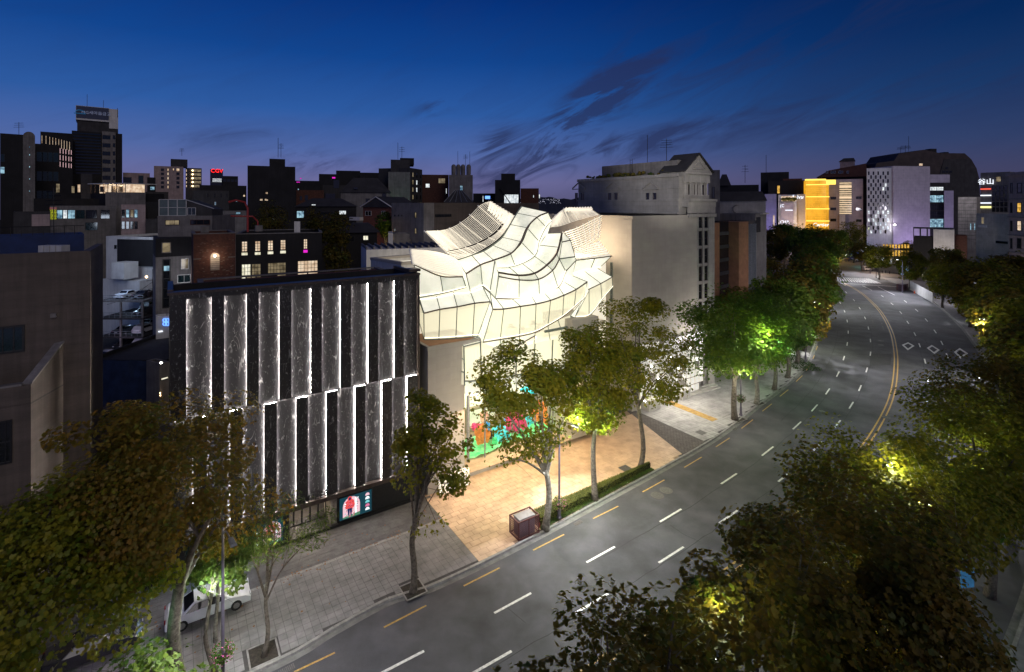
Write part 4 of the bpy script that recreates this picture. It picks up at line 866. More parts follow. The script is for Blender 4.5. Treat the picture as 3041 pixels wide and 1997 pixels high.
shell([(590, 490), (730, 462), (850, 420), (955, 360), (1025, 290), (1075, 185)], [(690, 548), (800, 510), (900, 455), (985, 395), (1050, 320), (1105, 210)], [.2, -.6, -1.4, -2.2, -3, -3.4], [.3, -.3, -1, -1.8, -2.6, -3.2], 6, frac=.6, ribs=7)
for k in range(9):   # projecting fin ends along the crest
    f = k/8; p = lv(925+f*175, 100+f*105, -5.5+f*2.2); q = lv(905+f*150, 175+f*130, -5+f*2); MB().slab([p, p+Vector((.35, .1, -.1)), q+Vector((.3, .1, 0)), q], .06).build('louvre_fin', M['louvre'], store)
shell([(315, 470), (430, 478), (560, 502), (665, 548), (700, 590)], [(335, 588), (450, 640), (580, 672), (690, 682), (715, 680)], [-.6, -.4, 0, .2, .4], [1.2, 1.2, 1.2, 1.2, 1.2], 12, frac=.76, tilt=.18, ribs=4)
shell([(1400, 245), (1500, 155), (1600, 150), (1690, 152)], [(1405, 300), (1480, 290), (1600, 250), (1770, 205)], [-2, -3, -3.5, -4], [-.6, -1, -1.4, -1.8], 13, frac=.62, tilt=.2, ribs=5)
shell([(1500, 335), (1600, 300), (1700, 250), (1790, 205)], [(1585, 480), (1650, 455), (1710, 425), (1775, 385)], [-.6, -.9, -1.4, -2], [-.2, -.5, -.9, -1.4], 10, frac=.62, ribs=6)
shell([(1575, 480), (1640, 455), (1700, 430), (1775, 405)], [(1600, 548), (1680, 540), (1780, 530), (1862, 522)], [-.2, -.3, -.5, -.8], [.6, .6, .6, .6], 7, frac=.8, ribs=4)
for i in range(10):  # saw-toothed ends of the right-hand slats
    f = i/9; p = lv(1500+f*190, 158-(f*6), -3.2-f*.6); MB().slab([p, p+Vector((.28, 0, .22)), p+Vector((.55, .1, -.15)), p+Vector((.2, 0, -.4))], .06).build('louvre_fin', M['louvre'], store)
light('sail_flood', 'AREA', lv(700, 420, 2.5), 160, (1, .9, .7), 5, 2, target=lv(760, 340, -4))
light('sail_flood', 'AREA', lv(1650, 420, 2.5), 140, (1, .9, .7), 4, 2, target=lv(1680, 300, -4))
# white upper floor block behind the sails
fr_ = faceY(1088, 64, 1325, 58.5)
# stone podiums
Zp = 14.05
pod = thing('stone_podium', 'pale limestone block beside the marble shop that carries the left glass bay', 'building', st(11.4, -8))
f_ = Face(st(8.46, .1), st(14.2, .1)); MB().fbox(f_, 0, 3.9, .15, Zp-.35, -20, 0).build('wall', M['limestone'], pod); MB().fbox(f_, 3.903, f_.l, Zp-.9, Zp-.35, -6, -.5).build('ledge', M['limestone'], pod)
light('podium_wash', 'AREA', st(13.5, 5.5, 5), 420, (1, .84, .66), 4, 3, target=st(10.5, 0, 6))  # added area light to brighten the podium wall
MB().fbox(f_, .25, f_.l, Zp-.35, Zp-.2, -20, -.25).build('terrace_floor', M['orange_stone'], pod)
mb = MB(); mb.fbox(f_, -.05, f_.l, Zp-.349, Zp, -.25, .05); mb.fbox(f_, -.05, .25, Zp-.349, Zp, -20, -.25); mb.build('coping', M['limestone'], pod)
pc = lv(1585, 1018, 2.6); tt, ss = to_ts(pc); pd = thing('stone_podium', 'small limestone ledge block under the right glass bay of the store', 'building', st(tt+2, ss-4))
f_ = Face(st(tt-.5, ss), st(tt+3.6, ss)); MB().fbox(f_, 0, f_.l, .64, pc.z, -8, 0).build('wall', M['limestone'], pd)
# sign wall low down at the left of the entrance
f_ = Face(st(9.4, .75), st(12.6, .6)); sw = thing('sign_wall', 'backlit low stone wall with cut lettering left of the store entrance', 'sign', st(11, .6, .15))
MB().fbox(f_, 0, f_.l, .153, 1.75, -.3, 0).build('wall', mat('backlit_wall', (.8, .75, .65), .7, .1, emit=(1, .88, .66), estr=.75), sw)
text('lettering', 'MAISON', .7, f_.P(f_.l*.52, 1.0, .03), Vector((f_.d.x, f_.d.y, 0)), M['bronze'], sw, .02)
# fabric sculptures in the window
def sculpture(px, py, s, size, m, label, seed, sq=(1, 1, 1)):
    k = (px-FPX)/FPX; y = (47.47-s)/(.833-.5533*k); c = at(px, py, y); rr = np.random.RandomState(seed)
    import bmesh
    bm = bmesh.new(); bmesh.ops.create_icosphere(bm, subdivisions=3, radius=1)
    from mathutils import noise
    for v in bm.verts:
        d = 1+.55*noise.noise(v.co*1.9+Vector((seed, 0, 0)))+.5*abs(noise.noise(v.co*4.3+Vector((0, seed, 0))))+.35*noise.noise(v.co*9); v.co = Vector((v.co.x*sq[0], v.co.y*sq[1], v.co.z*sq[2]))*d*size
    me = bpy.data.meshes.new('fabric'); bm.to_mesh(me); bm.free(); me.materials.append(m); o = link('fabric_sculpture', me, None, c); tag(o, label, 'sculpture', 'coloured fabric sculptures in the store window'); return o
def fab(name, c, e=.35, c2=None): return mat(name, c, .5, .5, 1.8, .3, 5, emit=c, estr=e, col2=c2)  # shop light put into the fabric colour as a glow
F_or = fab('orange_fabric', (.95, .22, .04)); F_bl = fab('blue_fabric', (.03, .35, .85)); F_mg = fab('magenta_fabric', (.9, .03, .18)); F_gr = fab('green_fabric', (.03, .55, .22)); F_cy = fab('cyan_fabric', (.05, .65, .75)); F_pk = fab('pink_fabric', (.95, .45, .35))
sculpture(1432, 1292, -1.6, .72, F_or, 'orange crumpled fabric sculpture hung low beside the store corner column', 1, (1, .6, 1.3))
sculpture(1448, 1275, -2.4, .45, F_bl, 'small blue fabric piece in front of the orange sculpture near the store corner', 2, (.6, .5, 1.6))
sculpture(1482, 1290, -2.2, .8, F_cy, 'cyan and green fabric sculpture between the orange and magenta ones', 3)
sculpture(1508, 1262, -3.2, .6, F_bl, 'deep blue fabric sculpture hanging left of the magenta one', 4)
sculpture(1532, 1262, -2.4, 1.05, F_mg, 'large magenta crumpled fabric sculpture in the middle of the store window', 5, (1, .6, 1.2))
sculpture(1572, 1260, -2.6, .7, F_cy, 'teal fabric sculpture hanging right of the magenta one', 6, (.7, .6, 1.3))
sculpture(1612, 1240, -2.8, 1.2, F_or, 'tall orange and red fabric sculpture at the right of the store window', 7, (.9, .6, 1.3))
sculpture(1582, 1158, -3.2, .8, F_cy, 'light blue fabric sculpture hung high over the others under the ceiling', 8, (1.6, .5, .5))
for k, (px, py, s, sz, m_, lab) in enumerate(((1416, 1268, -2.0, .5, F_mg, 'small red fabric scrap hung above the corner figure'), (1462, 1312, -1.4, .45, F_gr, 'green fabric tuft beside the blonde figure'), (1500, 1310, -1.2, .55, F_cy, 'low turquoise fabric heap between the two window mullions'), (1545, 1305, -1.6, .6, F_gr, 'green fabric heap under the magenta sculpture'), (1560, 1235, -3.6, .5, F_pk, 'pale pink fabric piece high beside the magenta sculpture'), (1640, 1262, -2.2, .6, F_mg, 'crimson fabric piece at the far right of the window'), (1600, 1290, -1.6, .55, F_cy, 'light blue fabric mound low at the right of the window'), (1440, 1240, -3.2, .45, F_pk, 'salmon fabric strip hanging high near the corner column'), (1520, 1222, -3.4, .4, F_bl, 'small blue scrap hanging high in the middle of the window'))):
    sculpture(px, py, s, sz, m_, lab, 20+k, (1, .6, .7+.3*(k % 4)))
cl = MB(); q = [cpx(1392, .1), cpx(1440, .3), cpx(1521, -.7), cpx(1590, -.2), cpx(1650, -.8), cpx(1700, -1.2)]; qb = [Vector((p.x, p.y, 0))-Vector((N2.x, N2.y, 0))*4.2 for p in q]
n_ = 26; vs = []
for j in range(9):
    for i in range(n_+1):
        f = i/n_*5; a = int(min(4, f)); fr = f-a; p = q[a].lerp(q[a+1], fr).lerp(qb[a].lerp(qb[a+1], fr), j/8); vs.append((p.x, p.y, TZ+.06+.22*abs(rnd.gauss(0, .6))+(.5*(1 if i > 13 else .2)*rnd.random() if j > 2 else 0)))
cl.add(vs, [(j*(n_+1)+i, j*(n_+1)+i+1, (j+1)*(n_+1)+i+1, (j+1)*(n_+1)+i) for j in range(8) for i in range(n_)])
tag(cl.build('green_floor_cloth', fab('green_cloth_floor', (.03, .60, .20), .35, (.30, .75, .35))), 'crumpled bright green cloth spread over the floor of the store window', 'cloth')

# ================================================================ pale limestone neighbour and gabled building
C_ = Vector((15.9, 67.5)); perp = Vector((-D2.y, D2.x)); back = C_+perp*26; endr = C_+D2*13.4
HL = 25.95
ls = thing('limestone_annex', 'tall plain limestone block right of the glowing glass store', 'building', (18, 76, 0))
fl_ = Face(back, C_); ff = Face(C_, endr)
mb = MB(); poly = [(back.x, back.y), (C_.x, C_.y), (endr.x, endr.y), (endr.x-D2.y*26, endr.y+D2.x*26)]
mb.prism(poly, 0, HL-.5); mb.build('wall', M['limestone'], ls)
MB().fbox(fl_, fl_.l-1.6, fl_.l-.001, 0, HL-.5, .002, .16).build('corner_pier', M['limestone'], ls)
mb = MB(); mb.fbox(ff, -.05, ff.l, HL-.5, HL, -.4, .06); mb.fbox(fl_, 0, fl_.l-.4, HL-.5, HL, -.4, .06); mb.build('coping', M['limestone'], ls)
def z4(x, y): return 1600+x/2.605, 350+y/2.605
for (x0, y0, x1, y1, mt) in ((555, 1118, 573, 1232, 'glass_teal'), (555, 1313, 573, 1427, 'glass_teal'), (452, 1480, 490, 1590, 'glass_teal'), (553, 1503, 573, 1620, 'glass_teal'), (385, 1500, 412, 1550, 'glass_teal')):
    winpx(ls, fl_, *z4(x0, y0), *z4(x1, y1), mt, 'mullion', 1, 2, .0, .08)
# window column and gabled building behind
g1 = endr; g2 = endr+D2*4.2
fw_ = Face(g1, g2); gab = thing('gabled_stone_building', 'grey classical stone building with a pediment gable and columned balcony', 'building', (30, 84, 0))
HG = 31.9
mb = MB(); mb.fbox(fw_, 0, fw_.l, 0, 26.2, -24, -.25)
mb.build('lower_wall', M['grey_stone'], gab)
for uu in (0, 1.35, 2.7): MB().fbox(fw_, uu, uu+(.42 if uu < 2 else 1.5), 0, 26.2, -.249, 0).build('pilaster', M['grey_stone'], gab)
for k in range(9):
    z_ = 3.0+k*2.62
    MB().fbox(fw_, .42, 2.7, z_-.35, z_, -.24, -.06).build('spandrel', M['grey_stone'], gab)
    for uu in (.45, 1.8): window(gab, fw_, uu, uu+.88, z_+.02, z_+2.2, 'warm_dim' if (k, uu) in ((1, .45), (2, .45)) else 'glass_dark', 'bronze', 1, 2, -.24, .06)
for (z_, h, o) in ((25.6, .5, .35), (26.2, .9, .15), (27.9, .35, .5), (27.1, .8, .25)): 
    mb = MB(); mb.fbox(Face(C_+D2*11.2, g2), 0, 6.4, z_+.003, z_+h, -.0 if z_ < 26.3 else -1, o); mb.build('cornice', M['grey_stone'], gab)
# upper storey set over the long side
cg = C_+D2*10.6+perp*.0; bk = cg+perp*21
fside = Face(bk+perp*2, cg+perp*1.0); 
ZL = 26.0
mb = MB(); pl_ = [fside.a, fside.b, fside.b+D2*6.6, fside.a+D2*6.6]; mb.prism([(p.x, p.y) for p in pl_], ZL, HG-.4); mb.build('upper_wall', M['grey_stone'], gab)
for (z_, h, o) in ((HG-.4, .45, .35), (HG-2.1, .16, .12), (28.0, .22, .25), (27.2, .8, .12), (26.1, .2, .35)):
    mb = MB(); mb.fbox(fside, 0, fside.l-.02, z_, z_+h, .001, o); mb.build('string_course', M['grey_stone'], gab)
for (x0, x1) in ((283, 348), (540, 610), (832, 910)):
    a = z4(x0, 585); b = z4(x1, 585); w0 = (x1-x0)*.30
    for xs in (x0, x1-w0): winpx(gab, fside, *z4(xs, 582), *z4(xs+w0, 660), 'glass_dark', 'bronze', 1, 1, .0, .05)
    u0, _ = fside.uz(*a); u1, _ = fside.uz(*b); zt = fside.uz(*z4((x0+x1)/2, 550))[1]; um = (u0+u1)/2; hw = (u1-u0)/2+.5
    mb = MB(); mb.fbox(fside, um-hw, um+hw, zt-.15, zt, .13, .35)
    for sgn in (-1, 1):
        p0 = fside.P(um+sgn*hw, zt+.01, .13); p1 = fside.P(um, zt+.95, .13); q = Vector((fside.n.x, fside.n.y, 0))*.2; mb.hexa([p0, p0+q, p1+q, p1], [p+Vector((0, 0, .2)) for p in (p0, p0+q, p1+q, p1)])
    mb.build('window_pediment', M['grey_stone'], gab)
# front gable with columns
fgab = Face(fside.b+D2*.9, fside.b+D2*6.6); zc0 = 28.3
mb = MB(); mb.fbox(fgab, -.1, fgab.l+.1, 30.7, HG, -4, .45); mb.fbox(fgab, -.2, fgab.l+.2, HG, HG+.3, -4, .7); mb.build('entablature', M['grey_stone'], gab)
for k in range(5):
    u = .35+(fgab.l-.7)*k/4; c = fgab.P(u, 28.25, .1); MB().lathe(c, [(.24, 0), (.24, .08), (.19, .12), (.165, 2.25), (.24, 2.35), (.24, 2.44)], 10).build('column', M['grey_stone'], gab)
mb = MB(); mb.fbox(fgab, 0, fgab.l, 28.1, 28.2, -.1, .42); mb.fbox(fgab, 0, fgab.l, 28.8, 28.9, .25, .4)
for k in range(22): u = .1+(fgab.l-.2)*k/21; mb.fbox(fgab, u-.05, u+.05, 28.2, 28.8, .28, .38)
mb.build('balustrade', M['grey_stone'], gab)
for u in (1.2, 2.6, 4.1): window(gab, fgab, u, u+.7, 28.4, 30.4, 'glass_dark', 'bronze', 1, 1, .002, .05)
apx = fgab.uz(2078, 480)[1]; apex = max(apx, HG+3.0)
mb = MB(); a, b, c = fgab.P(-.35, HG+.303, .6), fgab.P(fgab.l+.35, HG+.303, .6), fgab.P(fgab.l/2, apex, .6); bk_ = Vector((fgab.n.x, fgab.n.y, 0))*-4.5
mb.add([a, b, c, a+bk_, b+bk_, c+bk_], [(0, 1, 2), (5, 4, 3), (0, 3, 4, 1)]); mb.build('pediment', M['grey_stone'], gab)
mb = MB(); up = Vector((0, 0, .22)); fo = Vector((fgab.n.x, fgab.n.y, 0))*.25
for p, q in ((a-Vector((fgab.d.x, fgab.d.y, 0))*.2, c), (c, b+Vector((fgab.d.x, fgab.d.y, 0))*.2)): mb.hexa([p+fo, q+fo, q+bk_, p+bk_], [p+fo+up, q+fo+up, q+bk_+up, p+bk_+up])
mb.build('gable_roof', M['roof_dark'], gab)
tri = [fgab.P(fgab.l*.24, HG+.75, .62), fgab.P(fgab.l*.76, HG+.75, .62), fgab.P(fgab.l/2, apex-.85, .62)]
mb = MB(); mb.tube([tri[0], tri[1], tri[2], tri[0]], .07, 4); mb.build('pediment_moulding', M['grey_stone'], gab)
# roof plant, room and antennas
fp = Face(fside.P(4.5, 0, -1.5).xy, fside.P(fside.l-1.5, 0, -1.5).xy); mb = MB(); mb.fbox(fp, 0, fp.l, HG-.4, HG+2.2, -5, 0); mb.build('roof_room', M['concrete'], gab)
mb = MB()
for u in (fp.l*.42, fp.l*.42+.5): mb.tube([fp.P(u, HG-.3, .12), fp.P(u, HG+3.0, .12), fp.P(u, HG+3.0, -.5)], .03, 4)
for k in range(9): mb.tube([fp.P(fp.l*.42, HG+k*.34, .12), fp.P(fp.l*.42+.5, HG+k*.34, .12)], .02, 4)
mb.build('roof_ladder', M['bronze'], gab)
bush = MB()
for k in range(60):
    u = rnd.uniform(1.5, fside.l-2); c = fside.P(u, HG+.15+rnd.random()*.5, -.6-rnd.random()*.8); r_ = rnd.uniform(.15, .4); bush.lathe(c, [(r_*.4, -r_*.6), (r_, -.1), (r_*.8, r_*.5), (r_*.2, r_*.8)], 5)
tag(bush.build('roof_hedge', M['darkleaf'], gab), kind='stuff')
def antenna(p, h, bars=3, r_=.05, w_=1.2, label='', cat='antenna', par=None):
    mb = MB(); p = Vector(p); mb.tube([p, p+Vector((0, 0, h))], r_, 4)
    for k in range(bars): z_ = h*(.62+.3*k/max(1, bars-1)); ww = w_*(1-.25*k/max(1, bars)); mb.tube([p+Vector((-ww, 0, z_)), p+Vector((ww, 0, z_+.06))], r_*.6, 4)
    if bars > 2: mb.tube([p+Vector((0, 0, h*.75)), p+Vector((.5, -.5, h*.75))], r_*.5, 4)
    o = mb.build('antenna', M['black_metal'], par)
    if par is None: tag(o, label, cat)
    return o
antenna(fp.P(fp.l*.56, HG+2.2, -1.5), 4.6, 0, .04, par=gab); antenna(fp.P(fp.l*.80, HG+2.2, -1.5), 3.6, 4, .045, 1.0, par=gab)

# ================================================================ near stone building at the left edge
q0 = Vector((-28.5, 34.6)); fL = Face(q0-D2*22, q0); HLn = 24.35
lb = thing('near_stone_building', 'big brown stone building at the left edge with blank walls and flat roof', 'building', (-36, 34, 0))
mb = MB(); mb.fbox(fL, 0, fL.l, 0, HLn-.9, -7.6, 0); mb.build('wall', M['brown_stone'], lb)
light('annex_spill', 'AREA', Vector((6.5, 68, 17)), 4200, (1, .78, .54), 5, 14, target=Vector((13, 72, 14)))  # added area light, stands in for store glow on the annex side wall
mb = MB(); mb.fbox(fL, 0, fL.l, HLn-.899, HLn, -.4, 0); mb.fbox(fL, fL.l-.4, fL.l, HLn-.899, HLn, -7.6, -.41); mb.build('parapet', M['brown_stone'], lb)
MB().fbox(fL, 0, fL.l-.4, HLn-.898, HLn-.85, -7.6, -.41).build('roof', M['roof_dark'], lb)
def z6(x, y): return x/2.605, 650+y/2.605
winpx(lb, fL, -60, 650+835/2.605, 192/2.605, 650+1045/2.605, 'glass_teal', 'black_metal', 4, 1, 0, .12)
mb = pxbox(lb, 'wall_lamp', fL, 395/2.605, 650+730/2.605, 438/2.605, 650+760/2.605, 'concrete', .0, .3)
# lower wing with its raked parapet
wz = thing('stone_wing', 'lower stone wing with a raked parapet in front of the brown building', 'building', (-30, 31, 0))
fw2 = Face(fL.P(fL.l-14, 0, 2.6).xy, fL.P(fL.l-2.05, 0, 2.6).xy)
pA = fL.uz(*z6(490, 960)); uA = pA[0]; zA = pA[1]
fr0 = fL.P(uA, 0, .002); 
kk_ = (z6(240, 1280)[0]-FPX)/FPX; 
c1 = Vector((fr0.x, fr0.y)); c2 = None
for dd in np.linspace(.5, 8, 400):   # the raked wall runs out from the tall block towards the street until it meets the bearing
    c = c1+Vector((N2.x, N2.y))*dd-D2*dd*.35
    if c.x/c.y <= kk_: c2 = c; break
if c2 is None: c2 = c1+N2*3
zC = EYE-(z6(240, 1280)[1]-HZ)/FPX*c2.y
fR = Face(c2, c1) 
fF = Face(c2-D2*9, c2)
mb = MB()
mb.hexa([Vector((c2.x, c2.y, 0)), Vector((c1.x, c1.y, 0)), Vector((c1.x-.35*fR.n.x, c1.y-.35*fR.n.y, 0)), Vector((c2.x-.35*fR.n.x, c2.y-.35*fR.n.y, 0))],
        [Vector((c2.x, c2.y, zC)), Vector((c1.x, c1.y, zA)), Vector((c1.x-.35*fR.n.x, c1.y-.35*fR.n.y, zA)), Vector((c2.x-.35*fR.n.x, c2.y-.35*fR.n.y, zC))])
mb.fbox(fF, 0, fF.l-.02, 0, zC-.02, -.35, 0)
mb.build('wall', M['brown_stone'], wz)
mb = MB(); q = [c2-D2*9, c2, c1, c1-D2*9]; mb.prism([(p.x, p.y) for p in q], zC-1.2, zC-1.1); mb.build('terrace_floor', M['roof_dark'], wz)
mb = MB(); up = Vector((0, 0, .12)); ou = Vector((fR.n.x, fR.n.y, 0)); a_, b_ = Vector((c2.x, c2.y, zC+.003)), Vector((c1.x, c1.y, zA+.003))
mb.hexa([a_+ou*.06, b_+ou*.06, b_-ou*.42, a_-ou*.42], [a_+ou*.06+up, b_+ou*.06+up, b_-ou*.42+up, a_-ou*.42+up]); mb.fbox(fF, 0, fF.l-.4, zC-.017, zC+.1, -.42, .05); mb.build('coping', M['concrete'], wz)
winpx(wz, fF, z6(-60, 0)[0], 650+1565/2.605, z6(95, 0)[0], 650+1900/2.605, 'glass_dark', 'black_metal', 3, 2, 0, .1)
# clutter on its roof
def zr(x, y, yy): px, py = z6(x, y); return at(px, py, yy)
mb = MB(); p = fL.P(fL.l-3.2, HLn-.85, -3.6); 
for k in range(4): mb.box(p.x+k*.42, p.y, p.z, p.x+.36+k*.42, p.y+.7, p.z+1.1)
tag(mb.build('roof_unit', M['white_wall']), 'row of pale metal duct boxes on the brown building roof', 'roof unit')
# ================================================================ roofs and towers behind
def bpx(name, label, xl, xr, ytop, y, depth, wall, yr=None, **k):
    kl, kr = (xl-FPX)/FPX, (xr-FPX)/FPX; k_ = (kl+kr)/2
    if yr is None: t_ = y*(kr-kl)/(1+kr*k_); yr = y-t_*k_   # turned square to its bearing, as seen
    f = faceY(xl, y, xr, yr); z1 = f.uz(xl, ytop)[1]; r_ = block(name, label, 'building', f, depth, 0, z1, wall, group=k.pop('group', None), **k); return r_, f, z1
def add_box(root, f, x0, x1, ytop, zb, m, o0, o1, name='roof_room'):
    u0, z1 = f.uz(x0, ytop); u1, _ = f.uz(x1, ytop); return MB().fbox(f, u0, u1, zb+.003, z1, o0, o1).build(name, M[m], root)
def z1_(x, y): return x/2.605, 250+y/2.605
def z2_(x, y): return 700+x/2.605, 400+y/2.605
# left group ------------------------------------------------------
r, f, z = bpx('arched_roof_building', 'dark stone building with a round-topped pale stair tower, far left', 0, 72, 396, 150, 20, 'dark_wall')
u0, zt = f.uz(68, 392); u1, _ = f.uz(104, 392)
a_ = [(u0, 0), (u1, 0)]+[((u0+u1)/2+math.cos(math.pi*k/10)*(u1-u0)/2, zt-(u1-u0)/2+math.sin(math.pi*k/10)*(u1-u0)*.55) for k in range(11)]
mb = MB(); n_ = len(a_); mb.add([f.P(u, zz, .4) for u, zz in a_]+[f.P(u, zz, -2.5) for u, zz in a_], [tuple(range(n_)), tuple(range(2*n_-1, n_-1, -1))]+[(i, n_+i, n_+(i+1) % n_, (i+1) % n_) for i in range(n_)]); mb.build('stair_tower', M['concrete'], r)
for yy in (488, 548, 641, 735, 828): winpx(r, f, 86, 250+yy/2.605-2, 89.5, 250+yy/2.605+2.5, 'blue_lit', 'dark_concrete', 1, 1, .4, .05)
winpx(r, f, 0, 458, 14, 482, 'glass_teal'); winpx(r, f, 0, 496, 14, 516, 'blue_lit')
antenna(f.P(4, z, -3), 4, 3, .08, 1.6, par=r)
r, f, z = bpx('dark_glass_building', 'dark teal glass building between the arched building and the lit strips', 104, 178, 427, 165, 20, 'dark_wall')
wingrid(r, f, .5, f.l-.5, 2, z-1, 4, 7, 1.6, 3.2, 0, dark='glass_teal')
r, f, z = bpx('strip_lit_building', 'dark building whose wall carries rows of thin white and pink light tubes', 120, 216, 391, 215, 25, 'dark_wall')
pk = emi('tube_pink', (1, .62, .66), 1.1)
mb = MB()
for x0, y0, y1 in ((124, 403, 426), (136, 404, 428), (147, 407, 430), (156, 409, 433), (165, 411, 436), (174, 414, 439), (182, 415, 442), (190, 418, 444), (198, 420, 446), (206, 422, 448)):
    winpx(r, f, x0, y0, x0+1.2, y1, pane='warm_lit', frame='dark_wall', fw=.01)
for row in range(3):
    for x0 in (178, 187, 195, 204, 211): pxbox(r, 'light_tube', f, x0, 441+row*20+(x0-178)*.18, x0+1.1, 456+row*20+(x0-178)*.12, pk, .02, .1)
# tower with billboard
r, f, z = bpx('billboard_tower', 'dark office tower topped with a large navy billboard', 213, 363, 388, 235, 26, 'dark_wall', group=None)
u0, u1 = f.uz(303, 400)[0], f.uz(343, 400)[0]
MB().fbox(f, u0, u1, 0, z+.5, .01, 1.2).build('stair_bay', M['concrete'], r)
for yy in (403, 427, 451, 475, 499, 523): winpx(r, f, 304, yy, 328, yy+12, 'glass_dark', 'dark_concrete', 3, 1, 1.2); winpx(r, f, 335, yy, 342, yy+12, 'glass_dark', 'dark_concrete', 1, 1, 1.2)
for k in range(14): pxbox(r, 'window_band', f, 216, 396+k*9, 300, 400+k*9, 'glass_dark', .01, .15)
ub0, ub1 = f.uz(229, 350)[0], f.uz(351, 350)[0]; zb1 = f.uz(229, 356)[1]
MB().fbox(f, ub0, ub1, z+.01, zb1, -18, -.5).build('upper_storey', M['dark_concrete'], r)
us0, us1 = f.uz(225, 330)[0], f.uz(324, 330)[0]; us2 = f.uz(351, 330)[0]; zs1 = f.uz(225, 313)[1]; zs0 = f.uz(225, 352)[1]
MB().fbox(f, us0, us1, zb1+.01, zs1, -12, .3).build('billboard_box', M['white_wall'], r)
MB().fbox(f, us1+.01, us2, zs0-3.5, zs1-.2, -14, -.1).build('billboard_side', M['white_wall'], r)
MB().fbox(f, us0+.15, us1-.1, zs0+.2, zs1-.2, .31, .36).build('billboard_face', mat('navy_sheet', (.008, .018, .07), .5, .2, .1), r)
text('billboard_lettering', 'MG새마을금고', (zs1-zs0)*.29, f.P(us0+(us1-us0)*.61, (zs0+zs1)/2, .45), (f.d.x, f.d.y, 0), mat('letter_grey', (.22, .24, .34), .6, .1, emit=(.3, .35, .55), estr=.25), r, .05)
lg = MB(); cx, cz = us0+(us1-us0)*.12, (zs0+zs1)/2
lg.tube([f.P(cx+math.cos(a)*1.5, cz+math.sin(a)*.9, .5) for a in np.linspace(-.3, math.pi+.3, 9)], .22, 4); lg.tube([f.P(cx-2.1, cz-.7, .5), f.P(cx+2.1, cz-.7, .5)], .22, 4); lg.build('billboard_emblem', mat('emblem_blue', (.02, .12, .3), .5, .1, emit=(.05, .3, .6), estr=.15), r)
mb = MB(); mb.tube([f.P(us2-.3, zs1-4, 0), f.P(us2-.3, zs1+.5, 0)], .12, 4); mb.tube([f.P(us0+4, zs1, -3), f.P(us0+4, zs1+6, -3)], .1, 4); mb.tube([f.P(us0+10, zs1, -3), f.P(us0+10, zs1+4, -3)], .1, 4); mb.build('mast', M['black_metal'], r)
# rooftop restaurant
r, f, z = bpx('rooftop_restaurant', 'glass rooftop pavilion lit warm from inside, in front of the billboard tower', 269, 370, 575, 150, 12, 'dark_wall', yr=146)
zt = f.uz(300, 545)[1]; ul = f.uz(372, 545)[0]
mb = MB(); mb.fbox(f, 0, ul-.5, z+.01, zt-.3, -6, -2.5); mb.build('lit_interior', M['warm_lit'], r)
MB().fbox(f, -.3, ul+.6, zt-.25, zt, -9, .6).build('canopy', M['white_wall'], r)
for k in range(9): u = ul*k/8; MB().fbox(f, u-.06, u+.06, z, zt-.26, -.1, .02).build('window_post', M['bronze'], r)
for (a, b) in ((.4, 2.2), (5.0, 7.4), (7.8, 9.6)): MB().fbox(f, a, b, z+.4, zt-.8, -2.4, -2.3).build('blind', M['concrete'], r)
light('restaurant_light', 'POINT', f.P(ul*.5, zt-.8, -1.2), 260, (1, .7, .4), .3)
r, f, z = bpx('blank_concrete_block', 'narrow blank grey stair block left of the rooftop pavilion', 240, 274, 516, 149, 8, 'dark_concrete')
r, f, z = bpx('dim_terrace_house', 'dark low house with warm lamps behind the blank grey block', 163, 241, 575, 158, 8, 'dark_wall')
winpx(r, f, 166, 546, 178, 572, 'warm_dim', cols=2); winpx(r, f, 230, 548, 239, 572, 'warm_lit', cols=2, frame='bronze'); winpx(r, f, 212, 553, 222, 574, 'warm_dim')
# mid left
r, f, z = bpx('dark_roof_house', 'low dark roofed building left of the yellow phone number sign', 0, 180, 605, 150, 14, 'dark_wall')
r, f, z = bpx('stepped_grey_building', 'grey panel building with a higher roof storey behind the number sign', 313, 432, 571, 142, 14, 'concrete')
r, f, z = bpx('lit_office_building', 'grey low office with a blue lit ribbon window and a yellow number sign', 148, 345, 612, 128, 16, 'concrete')
for i, (a, b, mt) in enumerate(((168, 186, 'blue_lit'), (187, 200, 'white_lit'), (201, 223, 'blue_lit'), (225, 252, 'glass_teal'), (254, 288, 'glass_dark'), (299, 326, 'glass_dark'))): winpx(r, f, a, 624, b, 650, mt, 'dark_concrete', 2, 1)
winpx(r, f, 253, 661, 290, 684, 'glass_teal'); winpx(r, f, 128, 681, 146, 692)
u0, zt = f.uz(148, 623); u1, zb = f.uz(168, 652)
sg = thing('number_sign', 'yellow sign board with a black phone number on the low office wall', 'sign', f.P((u0+u1)/2, zb, .2))
MB().fbox(f, u0, u1, zb, zt, .1, .2).build('board', mat('sign_yellow', (.55, .6, .03), .6, .1, emit=(.6, .65, .02), estr=.28), sg)
MB().fbox(f, u0, u1, zt+.02, zt+.55, .1, .2).build('header_board', mat('sign_red', (.5, .12, .1), .6, .1, emit=(.6, .2, .2), estr=.15), sg)
text('lettering', '010\n5785\n7775', .9, f.P((u0+u1)/2, (zt+zb)/2, .23), (f.d.x, f.d.y, 0), M['black_metal'], sg, .02)
text('lettering', '임대', .5, f.P((u0+u1)/2, zt+.28, .24), (f.d.x, f.d.y, 0), M['white_wall'], sg, .02)
r, f, z = bpx('pink_panel_building', 'pinkish panel clad wing with two rows of tall windows', 360, 432, 608, 124, 10, 'pink_wall')
for i, xx in enumerate((361, 374, 387, 399)): winpx(r, f, xx, 623, xx+10, 647, ('glass_dark', 'blue_lit', 'warm_dim', 'blue_lit')[i], 'black_metal', 1, 2); winpx(r, f, xx, 658, xx+10, 681, 'glass_dark', 'black_metal', 1, 2)
